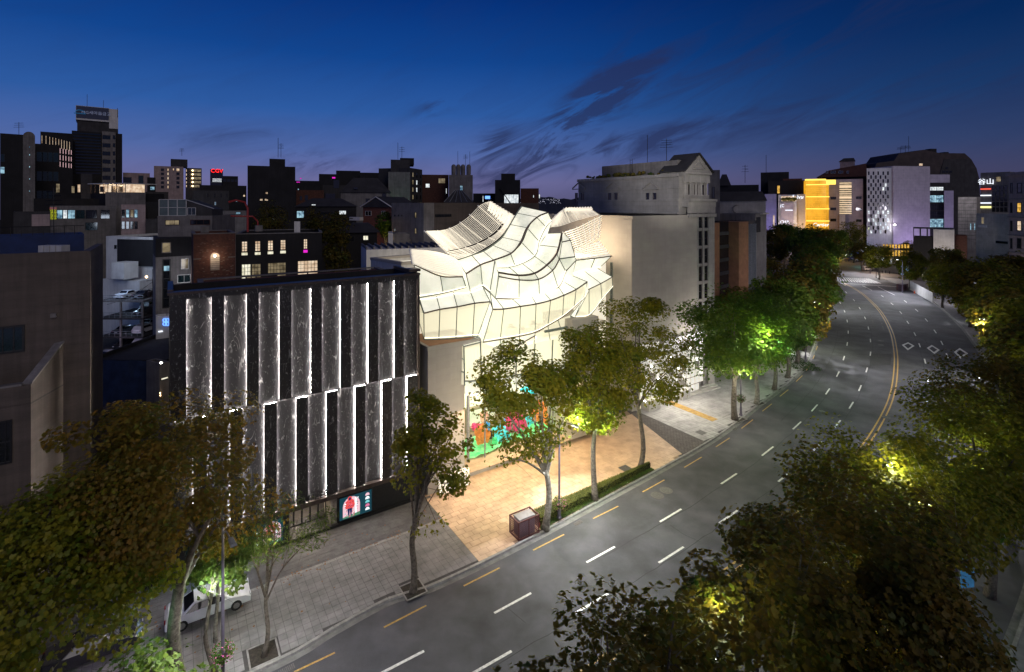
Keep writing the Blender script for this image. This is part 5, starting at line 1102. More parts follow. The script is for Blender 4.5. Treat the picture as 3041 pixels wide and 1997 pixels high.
light('pink_wall_lamp', 'POINT', f.P(6, 18, 6), 500, (1, .72, .55), .3)
r, f, z = bpx('small_brown_house', 'small brown house with a white post right of the pink panels', 433, 466, 652, 122, 8, 'dark_concrete')
r, f, z = bpx('glasshouse_building', 'grey building with a glazed greenhouse storey on its roof', 468, 630, 642, 84, 14, 'concrete', yr=86)
zg_ = f.uz(500, 594)[1]; ug = f.uz(553, 600)[0]; ug2 = f.uz(630, 600)[0]; gh = M['glass_teal']
MB().fbox(f, .2, ug, z+.01, zg_, -6, -.1).build('glazed_room', mat('dusty_glass', (.10, .13, .13), .3, .2, .8), r)
for k in range(4): u = .2+(ug-.2)*k/3; MB().fbox(f, u-.05, u+.05, z+.01, zg_, -.09, .02).build('window_post', M['white_wall'], r)
for q in (0, .5, 1): MB().fbox(f, .2, ug, z+(zg_-z)*q, z+(zg_-z)*q+.09, -.09, .03).build('glazing_bar', M['white_wall'], r)
zr_ = f.uz(630, 622)[1]
mb = MB(); mb.hexa([f.P(ug+.05, z+.01, 0), f.P(ug2, z+.01, 0), f.P(ug2, z+.01, -6), f.P(ug+.05, z+.01, -6)], [f.P(ug+.05, zg_-.1, 0), f.P(ug2, zr_, 0), f.P(ug2, zr_, -6), f.P(ug+.05, zg_-.1, -6)]); mb.build('lean_to', M['dark_concrete'], r)
winpx(r, f, 557, 617, 582, 640, 'glass_teal', 'white_wall', 2, 1, .005); MB().tube([f.P(ug, zg_, .1), f.P(ug2+.3, zr_+.1, .1)], .07, 4).build('roof_edge', M['white_wall'], r)
winpx(r, f, 491, 654, 533, 669, 'warm_dim', 'black_metal', 3); winpx(r, f, 565, 653, 624, 668, 'glass_dark', 'brick_dark', 3)
r, f, z = bpx('ribbed_white_house', 'white house with small tall windows behind the greenhouse roof', 573, 680, 566, 118, 12, 'dark_concrete')
for xx in (617, 638, 657, 674): winpx(r, f, xx-2, 575, xx+2, 587)
winpx(r, f, 637, 600, 642, 610, 'blue_lit', 'white_wall', 1, 3)
# apartments and far blocks on the skyline
r, f, z = bpx('apartment_block', 'pale apartment block with scattered lit windows and a roof tower', 457, 545, 493, 260, 18, 'pink_wall')
for j, yy in enumerate((501, 513, 526, 539, 552)):
    for xx, mt in ((478, 'glass_dark'), (497, 'warm_lit'), (524, 'glass_dark' if j else 'warm_lit')): winpx(r, f, xx, yy, xx+(4 if xx == 497 else 9), yy+8, mt, 'dark_concrete', 2)
winpx(r, f, 513, 501, 517, 507, 'warm_lit'); add_box(r, f, 507, 557, 472, z, 'dark_concrete', -12, -1)
antenna(f.P(12, z+6, -4), 4, 3, .1, 1.4, par=r)
r, f, z = bpx('gallery_apartment_wing', 'apartment wing with an open gallery of yellow lamps on each floor', 551, 599, 499, 266, 14, 'dark_concrete')
for k in range(5):
    yy = 504+k*11.5; pxbox(r, 'gallery', f, 566, yy, 597, yy+7, 'warm_dim', .01, .1); p = f.px(572, yy+3, .4); MB().lathe(p, [(.1, -.35), (.45, 0), (.1, .35)], 6).build('lamp', M['star_warm'], r); winpx(r, f, 552, yy, 555, yy+7, 'warm_lit')
r, f, z = bpx('far_office_block', 'plain far office with a tall dark window left of the apartments', 365, 445, 513, 250, 16, 'pink_wall')
winpx(r, f, 365, 527, 391, 546, 'glass_dark', 'dark_concrete', 4, 2); winpx(r, f, 411, 522, 426, 549, 'glass_teal', 'dark_concrete')
r, f, z = bpx('small_far_block', 'small far block with a blue lit window below the apartments', 437, 462, 527, 220, 9, 'dark_wall'); winpx(r, f, 446, 555, 459, 565, 'blue_lit', 'dark_wall', 4)
r, f, z = bpx('sign_tower', 'distant dark tower with a red glowing letter sign at its top', 624, 662, 503, 330, 16, 'glass_dark')
text('sign_lettering', 'CGV', 3.4, f.px(644, 508.5, .3), (f.d.x, f.d.y, 0), M['red_emit'], r, .05)
for k in range(5): pxbox(r, 'lit_floor', f, 631, 531+k*2.2, 658, 532+k*2.2, 'white_lit', .02, .2)
r, f, z = bpx('dark_far_block', 'dark block right of the distant tower with the red sign', 662, 707, 523, 300, 14, 'dark_wall'); wingrid(r, f, 0, f.l, z-16, z, 4, 3, 1.6, 1.6, .2)
r, f, z = bpx('low_dark_house', 'low dark roofed house between the gallery wing and the black block', 592, 732, 550, 180, 14, 'dark_wall')
winpx(r, f, 722, 579, 728, 585, 'warm_lit'); winpx(r, f, 700, 595, 705, 600, 'blue_lit')
# black block with roof box
r, f, z = bpx('black_silhouette_block', 'solid black block with a roof box and three bright windows', 735, 877, 492, 150, 20, 'dark_wall'); add_box(r, f, 800, 847, 471, z, 'dark_wall', -10, -1)
for (x, y, w_) in ((792, 574, 7), (776, 594, 9), (791, 594, 10)): winpx(r, f, x-w_/2, y-3, x+w_/2, y+3, 'warm_lit', 'black_metal', 3, 2)

antenna(f.P(8.2, z+3, -4), 6, 0, .07, par=r); antenna(f.P(9, z+3, -4), 4.4, 4, .06, .9, par=r)
def small_house(name, label, xl, xr, ytop, y, depth, wall, wins=(), roof=None, rh=2.0, group=None):
    r, f, z = bpx(name, label, xl, xr, ytop, y, depth, wall, group=group)
    if roof:
        mb = MB(); e = .5; a = [f.P(-e, z+.01, e), f.P(f.l+e, z+.01, e), f.P(f.l+e, z+.01, -depth-e), f.P(-e, z+.01, -depth-e)]; i_ = f.l*.25
        b = [f.P(i_, z+rh, -depth*.35), f.P(f.l-i_, z+rh, -depth*.35), f.P(f.l-i_, z+rh, -depth*.65), f.P(i_, z+rh, -depth*.65)]; mb.hexa(a, b); mb.build('pitched_roof', M[roof], r)
    for w_ in wins: winpx(r, f, *w_[:4], w_[4] if len(w_) > 4 else 'glass_dark', 'dark_concrete', w_[5] if len(w_) > 5 else 1, 1)
    return r, f, z
small_house('hill_house', 'dark hillside building with small roof railings, right of the black block', 947, 1000, 517, 230, 14, 'dark_wall', ((944, 540, 950, 544, 'white_lit'), (986, 526, 996, 531, 'pink_emit')))
small_house('hill_house', 'long flat topped dark building at the hill crest', 998, 1070, 507, 250, 14, 'dark_wall')
small_house('hill_house', 'dark block with tree covered roof left of the stepped tower', 1068, 1156, 513, 240, 14, 'dark_wall')
small_house('hill_house', 'low dark house with violet lights beside the black block', 876, 950, 537, 210, 14, 'dark_wall', ((880, 540, 891, 543, 'pink_emit', 2), (890, 529, 896, 532, 'pink_emit'), (884, 561, 888, 565, 'blue_lit')))
small_house('mansard_villa', 'pale villa under a steep dark mansard roof on the hill', 1012, 1158, 572, 165, 12, 'concrete', ((1050, 556, 1063, 563), (1086, 590, 1098, 600), (1135, 575, 1147, 592)), 'roof_dark', 5.0)
small_house('hill_house', 'boxy dim house with white window frames left of the mansard villa', 958, 1035, 550, 190, 14, 'dark_concrete', ((962, 575, 996, 598, 'glass_dark', 4), (990, 535, 1008, 560)))
small_house('hill_house', 'reddish dim house low on the hill beside the black block', 880, 962, 565, 175, 12, 'brick_dark', ((890, 583, 897, 596), (905, 580, 915, 597)))
# stepped tower, green washed
r, f, z = bpx('stepped_tower', 'tall stepped apartment tower with a green lit blank wall', 1153, 1218, 511, 175, 22, 'concrete')
add_box(r, f, 1160, 1218, 473, z, 'dark_concrete', -14, -2); add_box(r, f, 1188, 1231, 465, z+3, 'dark_wall', -16, -6)
f2 = Face(f.P(f.l, 0, 0).xy, f.P(f.l+4.5, 0, -9).xy); MB().fbox(f2, .02, f2.l, 0, z+1.5, -12, 0).build('side_wing', M['dark_concrete'], r); wingrid(r, f2, .5, f2.l, z-15, z+.5, 3, 6, 1.1, 1.6, .35, ('white_lit', 'warm_dim'))
light('green_wash', 'SPOT', f.P(f.l*.6, 18, 7), 1300, (.25, 1, .65), .4, target=f.P(f.l*.6, z-6, 0), spot=70)
antenna(f.P(3.2, z+5, -8), 6, 0, .07, par=r); antenna(f.P(4.6, z+5, -8), 4.6, 3, .07, 1.1, par=r)
small_house('hill_house', 'reddish flat house with bright violet windows right of the stepped tower', 1248, 1332, 519, 190, 14, 'brick_dark', ((1251, 522, 1254, 560, 'blue_emit'), (1264, 546, 1276, 558, 'white_lit', 3), (1324, 560, 1327, 576, 'white_lit'), (1302, 530, 1322, 545, 'warm_dim', 4)))
r, f, z = bpx('chimney_block', 'grey block with four rounded chimney stacks on its roof', 1333, 1404, 520, 185, 16, 'concrete')
for xx in (1347, 1361, 1375, 1392): u = f.uz(xx, 515)[0]; MB().lathe(f.P(u, z, -2), [(.8, 0), (.85, 3.2), (.6, 3.8), (.1, 4)], 8).build('chimney', M['concrete'], r)
winpx(r, f, 1366, 552, 1374, 566, 'blue_lit', 'dark_concrete', 2, 2); antenna(f.P(3.2, z+3.5, -4), 5.5, 0, .06, par=r); antenna(f.P(6, z+3.5, -4), 4.4, 4, .06, .9, par=r); antenna(f.P(7.6, z+3.5, -4), 5.4, 0, .06, par=r)
# pyramid roof
r, f, z = bpx('pyramid_roof_hall', 'dim hall with a ribbed pyramid roof behind the grey wall', 1318, 1405, 601, 150, 10, 'dark_concrete')
mb = MB(); b4 = [f.P(0, z+.01, 0), f.P(f.l, z+.01, 0), f.P(f.l, z+.01, -9), f.P(0, z+.01, -9)]; mb.hexa(b4, [f.P(f.l*.38, z+3.6, -3.4), f.P(f.l*.62, z+3.6, -3.4), f.P(f.l*.62, z+3.6, -5.4), f.P(f.l*.38, z+3.6, -5.4)]); mb.build('pyramid_roof', M['dark_concrete'], r)
for k in range(6): a = k/5; MB().tube([f.P(f.l*a, z+.05, .02), f.P(f.l*(.38+.24*a), z+3.62, -3.38)], .07, 4).build('roof_rib', M['grey_metal'], r)
# grey blank house directly behind
f = faceY(1163, 98, 1258, 92); z = f.uz(1210, 603)[1]; r = block('grey_blank_house', 'plain grey house with two small lit windows left of the store sails', 'building', f, 16, 0, z, 'concrete')
for (x, y) in ((1235, 639), (1235, 686)): winpx(r, f, x-3, y-8, x+3, y+9, 'warm_dim', 'black_metal')
for x in (1173, 1184, 1194): winpx(r, f, x-1, 638, x+1, 643)
winpx(r, f, 1172, 679, 1175, 688, 'white_lit')
f = faceY(1260, 92.5, 1600, 112); z = f.uz(1260, 603)[1]; r = block('brown_blank_building', 'long plain brown building standing behind the white louvre shells', 'building', f, 12, 0, z, 'brown_stone')
winpx(r, f, 1292, 637, 1340, 645, 'glass_dark', 'dark_wall', 8)
light('grey_wall_glow', 'AREA', Vector((-14, 86, 20)), 90, (.6, .7, 1), 6, 6, target=Vector((-20, 97, 16)))
small_house('shed', 'small beige roof shed with a blue lit side before the grey house', 1168, 1216, 695, 84, 5, 'concrete'); small_house('shed', 'narrow pale blue shed end beside the beige shed', 1153, 1167, 693, 83, 5, 'white_wall')
# lantern tower behind the crest
r, f, z = bpx('lattice_glass_tower', 'glass tower lit white inside a diagonal steel frame behind the sails', 1470, 1545, 535, 160, 14, 'dark_wall')
winpx(r, f, 1497, 578, 1540, 605, 'white_lit', 'dark_wall', 6, 1); winpx(r, f, 1478, 607, 1540, 642, 'blue_lit', 'dark_wall', 10, 2); MB().tube([f.px(1485, 560, .4), f.px(1540, 640, .4)], .14, 4).build('brace', M['black_metal'], r); add_box(r, f, 1488, 1530, 515, z, 'dark_wall', -9, -2)
small_house('hill_house', 'low dark red house right of the lattice glass tower', 1546, 1600, 560, 175, 12, 'brick_dark', ((1583, 580, 1586, 588, 'white_lit'), (1600, 577, 1604, 590, 'white_lit')))
small_house('hill_house', 'dim low house with violet strip left of the lattice tower', 1405, 1470, 575, 170, 12, 'dark_wall', ((1433, 582, 1436, 601, 'white_lit'), (1440, 582, 1456, 592, 'blue_emit')))
# far hill with city lights
hb = MB(); pts = []
for i in range(60):
    x = 1400+i*9; px = 1300+i*11; h = 596-8*math.exp(-((px-1600)/260)**2)-3*math.sin(i*.5)-2*math.sin(i*1.7); pts.append((px, h))
for i in range(59):
    a, b = at(pts[i][0], pts[i][1], 1300), at(pts[i+1][0], pts[i+1][1], 1300); hb.quad(Vector((a.x, 1150, 0)), Vector((b.x, 1150, 0)), b, a); hb.quad(a, b, b+Vector((0, 300, -30)), a+Vector((0, 300, -30)))
tag(hb.build('hills', mat('far_hill', (.04, .045, .06), .9, .3, .01)), kind='structure')
cl_ = MB()
for i in range(120): p = at(rnd.uniform(1500, 1668), rnd.uniform(592, 606), rnd.uniform(900, 1140)); s_ = rnd.uniform(.4, .9); cl_.box(p.x, p.y, p.z, p.x+s_, p.y+.5, p.z+s_)
tag(cl_.build('city_lights', emi('far_city_light', (.8, .8, 1), .9)), 'tiny distant city lights on the far hillside', 'lights', kind='stuff')
# black house with lit gridded windows, brick wing
f = faceY(700, 76, 956, 80.5); z = f.uz(702, 697)[1]; r = block('black_window_house', 'black two storey house with warm gridded windows behind the marble shop', 'building', f, 12, 0, z, 'dark_wall')
coping(r, f, 12, z, 'concrete')
def z3g(x, y): return 420+x/4.407, 600+y/4.407
for i, (x0, y0, x1, y1, mt) in enumerate(((1308, 514, 1392, 655, 'warm_lit'), (1482, 508, 1562, 650, 'warm_lit'), (1650, 501, 1728, 640, 'warm_lit'), (1815, 494, 1892, 630, 'warm_lit'), (2118, 482, 2176, 620, 'warm_lit'))):
    winpx(r, f, *z3g(x0, y0), *z3g(x1, y1), mt, 'black_metal', 2 if i < 4 else 2, 4, fw=.1); winpx(r, f, *z3g(x0-4, y1+3), *z3g(x1+4, y1+50), 'cream_lit' if i < 4 else 'pink_emit', 'black_metal', 1, 1)
for i, (x0, y0, x1, y1, mt) in enumerate(((1308, 812, 1435, 968, 'cream_lit'), (1438, 808, 1566, 960, 'warm_dim'), (1650, 792, 1895, 935, 'warm_dim'), (2042, 766, 2310, 915, 'warm_lit'))):
    winpx(r, f, *z3g(x0, y0), *z3g(x1, y1), mt, 'black_metal', 3 if i < 2 else 6, 3, fw=.09); winpx(r, f, *z3g(x0, y1+5), *z3g((x0+x1)/2-3, y1+50), mt if i != 2 else 'glass_dark', 'black_metal'); winpx(r, f, *z3g((x0+x1)/2+3, y1+5), *z3g(x1, y1+48), 'warm_dim' if i < 3 else mt, 'black_metal')
add_box(r, f, 873, 891, 660, z, 'white_wall', -3, -2, 'roof_unit')
f = faceY(574, 72.5, 699, 75.4); z = f.uz(574, 697)[1]; r = block('dark_brick_house', 'dark red brick house with one star bright lamp over an arched window', 'building', f, 10, 0, z, 'brick_dark')
coping(r, f, 10, z, 'concrete'); 
ua, zt = f.uz(625, 762); ub, zb = f.uz(652, 802)
MB().add([f.P(u, q, .06) for u, q in arch(ua, ub, zb, zt+.5)], [tuple(range(13))]).build('arched_shutter', mat('lit_shutter', (.35, .30, .25), .7, .2, 2), r)
for k in range(7): MB().fbox(f, ua, ub, zb+.1+k*.28, zb+.14+k*.28, .065, .09).build('shutter_slat', M['bronze'], r)
MB().lathe(f.px(637, 760, .45), [(.04, -.16), (.16, 0), (.04, .16)], 8).build('wall_lamp', M['lamp_glow'], r); light('brick_lamp', 'POINT', f.px(637, 760, .9), 75, (1, .72, .45), .12)
for k in range(140): # projecting header bricks that catch the lamp
    u = rnd.uniform(.3, f.l-.3); zz = rnd.uniform(z-7, z-.7)
    if ua-.2 < u < ub+.2 and zb-.2 < zz < zt+.6: continue
    MB().fbox(f, u-.13, u+.13, zz-.04, zz+.04, .001, .04).build('brick', M['mortar'] if k % 2 else M['brick'], r)
mb = MB(); mb.fbox(f, 0, f.l*.18, zt-.35, zt-.2, .002, .12); mb.fbox(f, f.l*.82, f.l, zt-.3, zt-.15, .002, .12); mb.build('string_course', M['concrete'], r)
for k in (0, .8): MB().fbox(f, 1+k*9, 2.0+k*9, z+.1, z+1.0, -3, -2.2).build('air_unit', M['concrete'], r)
mb = MB(); mb.tube([f.P(7.2, z, -3), f.P(7.2, z+3.6, -3), f.P(6.8, z+4.6, -3), f.P(5.6, z+4.9, -3), f.P(4.6, z+4.6, -3)], .16, 6); mb.tube([f.P(8.6, z, -3), f.P(8.6, z+1.6, -3), f.P(7.9, z+2.4, -3), f.P(4.9, z+2.5, -3)], .13, 6); mb.build('red_pipe', mat('red_paint', (.28, .02, .02), .5, .2, 3), r)
# brick base strip behind the marble parapet
f = Face(st(-9.6, -6.3), st(7.0, -6.3)); z = f.uz(700, 842)[1]; r = block('brick_terrace', 'low dark brick terrace wall just behind the marble shop roof', 'building', f, 3, 0, z, 'brick_dark'); coping(r, f, 4, z, 'concrete')
# grey tiled house by the alley
f = faceY(462, 80, 572, 83); z = f.uz(470, 765)[1]; r = block('tiled_alley_house', 'grey tiled house with a dark vertical stair window beside the alley', 'building', f, 8, 0, z, 'concrete')
z2 = f.uz(470, 709)[1]; MB().fbox(f, 0, f.l*.98, z+.01, z2, -7.5, -.05).build('dark_attic', M['dark_wall'], r)
winpx(r, f, 480, 720, 508, 752, 'warm_dim', 'concrete', 1, 1, -.05, .12); winpx(r, f, 482, 770, 507, 915, 'glass_dark', 'black_metal', 1, 5, 0, .15); winpx(r, f, 485, 789, 504, 806, 'blue_lit', 'black_metal', 1, 1, .1); light('tiled_house_lamp', 'AREA', f.P(4, 17, 5), 170, (.85, .88, 1), 3, 3, target=f.P(4, 15, 0)); light('blue_house_lamp', 'AREA', Vector((-76, 99, 22)), 420, (.7, .82, 1), 4, 4, target=Vector((-80, 111, 16)))
winpx(r, f, 537, 768, 560, 800, 'warm_dim', 'white_wall'); winpx(r, f, 527, 816, 566, 840, 'glass_teal', 'white_metal', 2); winpx(r, f, 527, 868, 566, 884, 'glass_teal', 'white_metal', 2)
f = faceY(315, 112, 470, 108); z = f.uz(330, 702)[1]; r = block('pale_blue_house', 'bluish grey stone house with a dark roofed hall behind the car decks', 'building', f, 12, 0, z, 'white_wall')
pxbox(r, 'dark_hall_wall', f, 352, 712, 470, 790, 'dark_wall', .01, .3); winpx(r, f, 340, 728, 347, 740); pxbox(r, 'pale_shed', f, 402, 773, 438, 820, 'white_wall', 2, 5)
MB().fbox(f, 3.5, 14, 0, f.uz(400, 825)[1], .02, 3.5).build('curved_wall', M['white_wall'], r)
# parking decks
pk_ = thing('parking_deck', 'open steel car park of three decks seen down the dark alley', 'building', (-74, 100, 0))
fpk = faceY(290, 96, 424, 96)
zd = [fpk.uz(400, y)[1] for y in (893, 945, 1000)]
for k, z in enumerate(zd):
    MB().fbox(fpk, 0, fpk.l, z-.32, z, -14, 0).build('deck', M['dark_concrete'] if k else M['concrete'], pk_)
    mb = MB(); mb.tube([fpk.P(0, z+.95, -.05), fpk.P(fpk.l, z+.95, -.05)], .04, 4); mb.tube([fpk.P(0, z+.5, -.05), fpk.P(fpk.l, z+.5, -.05)], .03, 4)
    for i in range(9): mb.tube([fpk.P(fpk.l*i/8, z, -.05), fpk.P(fpk.l*i/8, z+.95, -.05)], .035, 4)
    mb.build('railing', M['grey_metal'], pk_)
for u in (.2, fpk.l*.5, fpk.l-.15):
    MB().fbox(fpk, u-.14, u+.14, 0, zd[0]-.33, -.32, -.01).build('post', M['concrete'], pk_); MB().fbox(fpk, u-.14, u+.14, 0, zd[0]-.33, -13.5, -13.2).build('post', M['concrete'], pk_)
mb = MB()
for k in range(16): mb.fbox(fpk, fpk.l+.4, fpk.l+1.6, k*.5, k*.5+.08, -k*.3-1, -k*.3-.6)
mb.build('steel_stairs', M['grey_metal'], pk_)
light('deck_light', 'AREA', fpk.P(4, zd[0]+7, 3), 420, (.45, .65, 1), 4, 4, target=fpk.P(4, zd[0], -6)); light('deck_light', 'POINT', fpk.P(4, zd[1]+1.9, -4), 60, (.5, .75, 1), .3); light('deck_light', 'POINT', fpk.P(4, zd[2]+1.9, -4), 60, (.5, .7, 1), .3); light('deck_light', 'POINT', fpk.P(5, 3.0, 2), 70, (.75, .6, .9), .3)
# dark yard and alley
f = faceY(250, 66, 492, 66); r = block('navy_yard_shed', 'long low shed under a navy tarpaulin between the brown building and the alley', 'building', f, 18, 0, 7.4, 'dark_wall', roof='roof_dark')
mb = MB(); n_ = 14
vs = [f.P(f.l*i/n_, 7.3+.12*rnd.random()-j*1.2, .1+j*.25+.1*rnd.random()) for j in range(6) for i in range(n_+1)]
mb.add(vs, [(j*(n_+1)+i, (j+1)*(n_+1)+i, (j+1)*(n_+1)+i+1, j*(n_+1)+i+1) for j in range(5) for i in range(n_)]); mb.build('tarpaulin', mat('navy_tarpaulin', (.012, .02, .05), .5, .4, 1, .5, 3), r)
al = thing('alley_string_lights', 'string of small warm bulbs on a leafy fence down the narrow alley', 'lights', g(478, 1290))
mb = MB(); wire = []
for k in range(26):
    px, py = 478-9*math.sin(k/26*2)+k*.3-2, 1175-k*7.0; p = at(px, py, 62+k*.9); wire.append(p); mb.lathe(p, [(.02, -.07), (.08, 0), (.02, .07)], 6)
mb.build('bulbs', M['star_warm'], al); MB().tube(wire, .02, 3).build('wire', M['black_metal'], al)
f = faceY(474, 63, 503, 64); r = block('alley_hut', 'small lit hut wall at the end of the narrow alley', 'building', f, 3, 0, f.uz(480, 1080)[1], 'concrete'); winpx(r, f, 476, 1120, 500, 1128, 'cream_lit')
light('alley_lamp', 'POINT', at(478, 1078, 60), 90, (1, .85, .6), .12); lp_ = MB().lathe(at(478, 1078, 60.4), [(.05, -.12), (.16, 0), (.05, .12)], 8).build('alley_lamp', M['lamp_glow']); tag(lp_, 'very bright small lamp hanging in the narrow alley', 'lamp')
f = faceY(463, 78, 503, 79); u0, zt = f.uz(463, 942); r = block('alley_shop', 'small pale alley shop with a blue white neon sign of rings', 'building', f, 2, 0, zt, 'white_wall')
mb = MB()
for (x, y) in ((489, 951), (497, 951), (489, 962), (497, 962)):
    c = f.px(x, y, .2); mb.tube([c+Vector((math.cos(a)*.26, 0, math.sin(a)*.26)) for a in np.linspace(0, 6.28, 10)], .07, 5)
mb.build('neon_rings', M['blue_emit'], r); pxbox(r, 'neon_bar', f, 470, 983, 483, 986, 'led_soft', .05, .2)
up_ = MB(); p = g(455, 1070); hp = (p.y)*(1070-800)/FPX; up_.tube([p, p+Vector((0, 0, hp))], [.17, .12], 8); up_.tube([p+Vector((-1.2, 0, hp*.87)), p+Vector((1.0, 0, hp*.89))], .06, 4); up_.tube([p+Vector((-.9, 0, hp*.78)), p+Vector((.9, 0, hp*.79))], .06, 4)
for dx in (-.55, .5): up_.lathe(p+Vector((dx, -.2, hp*.70)), [(.28, 0), (.32, .15), (.32, .8), (.2, .95)], 8)
tag(up_.build('utility_pole', M['bronze']), 'dark utility pole with transformers in front of the alley houses', 'pole')
for k, (a, b) in enumerate((((455, 838), (318, 880)), ((455, 835), (318, 905)), ((455, 838), (640, 850)), ((456, 850), (470, 1000)))):
    pa, pb = at(*a, p.y), at(*b, p.y-14 if k < 2 else p.y-2); mid = (pa+pb)/2-Vector((0, 0, .8)); tag(MB().tube(catmull([pa, mid, pb], 6), .03, 3).build('overhead_wire', M['black_metal']), ('upper sagging wire from the utility pole over the car decks', 'lower sagging wire from the utility pole past the parked cars', 'wire running from the utility pole to the tiled house', 'wire dropping down the utility pole into the alley')[k], 'wire')
lm = MB().lathe(at(435, 823, 92), [(.05, -.2), (.22, 0), (.05, .2)], 8).build('yard_lamp', M['star_warm']); tag(lm, 'orange lamp glowing beside the utility pole above the car decks', 'lamp'); light('yard_lamp_light', 'POINT', at(435, 823, 91), 260, (.75, .8, 1), .2)
# blue roofs, left edge middle distance
r, f, z = bpx('blue_roof_building', 'low building with a faded blue roof deck behind the brown building', -40, 250, 704, 50, 5, 'blue_roof', roof='blue_roof', parapet=.3)
for k in range(9): MB().fbox(f, f.l*k/9, f.l*k/9+.06, z, z+.9, -.1, -.04).build('rail_post', M['black_metal'], r)
MB().tube([f.P(0, z+.9, -.07), f.P(f.l, z+.9, -.07)], .03, 4).build('rail', M['black_metal'], r); antenna(f.P(f.l*.68, z, -5), 5, 4, .05, 1.0, par=r)
r, f, z = bpx('patterned_wall_house', 'low pinkish house with a perforated screen wall left of the number sign', 40, 150, 630, 112, 8, 'dark_concrete'); pxbox(r, 'screen_wall', f, 94, 637, 148, 672, 'pink_wall', .02, .1)
# brick villa, dark houses mid centre
f = faceY(1078, 128, 1163, 124); z = f.uz(1120, 616)[1]; r = thing('brick_villa', 'orange brick gabled house with white trim below the stepped tower', 'building', f.P(f.l/2, 0, -5)); 
mb = MB(); mb.fbox(f, 0, f.l, 0, z-.01, -10, 0); mb.build('wall', M['brick'], r); mb = MB(); za = f.uz(1120, 596)[1]
mb.add([f.P(-.5, z, .4), f.P(f.l+.5, z, .4), f.P(f.l*.5, za+1, .4), f.P(-.5, z, -10.4), f.P(f.l+.5, z, -10.4), f.P(f.l*.5, za+1, -10.4)], [(0, 1, 2), (5, 4, 3), (0, 2, 5, 3), (1, 4, 5, 2)]); mb.build('gable_roof', M['roof_dark'], r)
mb = MB(); mb.tube([f.P(-.5, z, .5), f.P(f.l*.5, za+.9, .5), f.P(f.l+.5, z, .5)], .14, 4); mb.build('white_eaves', M['white_wall'], r)
winpx(r, f, 1085, 627, 1103, 641, 'glass_dark', 'white_wall', 2); winpx(r, f, 1133, 627, 1145, 641, 'glass_dark', 'white_wall', 2)
mb = MB(); mb.fbox(f, -3.2, .2, f.uz(1070, 655)[1], f.uz(1070, 645)[1], .1, 1.4); mb.build('balcony', M['white_wall'], r); light('brick_villa_light', 'POINT', f.P(3, 16, 4.5), 150, (1, .5, .25), .3)
small_house('long_dark_house', 'long dark house with two bright bluish windows behind the cypress trees', 880, 1058, 614, 132, 12, 'dark_wall', ((881, 627, 903, 648, 'blue_lit', 3), (1007, 626, 1028, 638, 'white_lit', 4), (925, 607, 938, 611, 'white_lit'), (935, 628, 990, 640, 'glass_dark', 6)), 'roof_dark', 2.2)
small_house('dark_annex', 'dark flat annex with a lit window and outside stair by the brick villa', 1020, 1120, 692, 92, 9, 'dark_wall', ((1036, 702, 1052, 718), (1078, 700, 1094, 714, 'cream_lit', 2)), 'roof_dark', 1.6)
small_house('night_filler_house', 'dark house below the black silhouette block', 730, 880, 640, 120, 10, 'dark_wall', ((809, 648, 815, 655, 'white_lit'),)); small_house('night_filler_house', 'dim low house left of the greenhouse building, half hidden', 432, 470, 600, 130, 10, 'dark_wall')
small_house('night_filler_house', 'small house with blue window right of the red pipes', 660, 735, 628, 112, 10, 'concrete', ((700, 630, 715, 637, 'blue_lit', 2),), None)
small_house('night_filler_house', 'shadowed flat house behind the pink panel wing', 432, 500, 570, 170, 12, 'dark_concrete')
small_house('night_filler_house', 'unlit long roof behind the blue roof deck', 100, 345, 590, 140, 12, 'dark_wall')
# store's rear block
f = Face(st(8.2, -11).xy, st(12.4, -11).xy)
# white back block of the store
A_b = at(1092, 745, 62); f = faceY(1101, 61, 1192, 55.8); z = f.uz(1101, 765)[1]; r = thing('white_rear_block', 'white rendered rear block of the glass store with roof parapets', 'building', f.P(4, 0, -6))
fB = Face(f.a, f.b); mb = MB(); mb.fbox(fB, 0, fB.l, 8, z-.3, -.4, 0); fC = Face(f.b, f.b+D2*5.5); mb.fbox(fC, 0, fC.l, 8, z-.3, -.4, 0); mb.fbox(fB, 0, .4, 8, z-.3, -9, -.41); mb.build('wall', M['white_wall'], r)
q = [f.a, f.b, f.b+D2*7, f.a+D2*9]; mb = MB(); mb.prism([(p.x, p.y) for p in q], z-1.4, z-1.2); mb.build('roof', M['concrete'], r)
mb = MB(); mb.fbox(fB, -.05, fB.l, z-.299, z, -.5, .06); mb.fbox(fC, 0, fC.l, z-.299, z, -.5, .06); mb.fbox(fB, -.05, .5, z-.299, z+.0, -9, -.51); mb.build('coping', M['limestone'], r)
f4 = faceY(1088, 66, 1330, 70); z4_ = f4.uz(1100, 742)[1]; MB().fbox(f4, 0, f4.l, 8, z4_, -7, 0).build('upper_block', M['white_wall'], r)
for k in range(12): MB().fbox(f4, f4.l*k/12, f4.l*k/12+.15, z4_, z4_+.35, -7, .0).build('roof_rib', M['concrete'], r)
pxbox(r, 'vent_panel', fB, 1102, 797, 1110, 815, 'concrete', .01, .05); pxbox(r, 'vent_panel', fB, 1169, 815, 1178, 830, 'concrete', .01, .05)
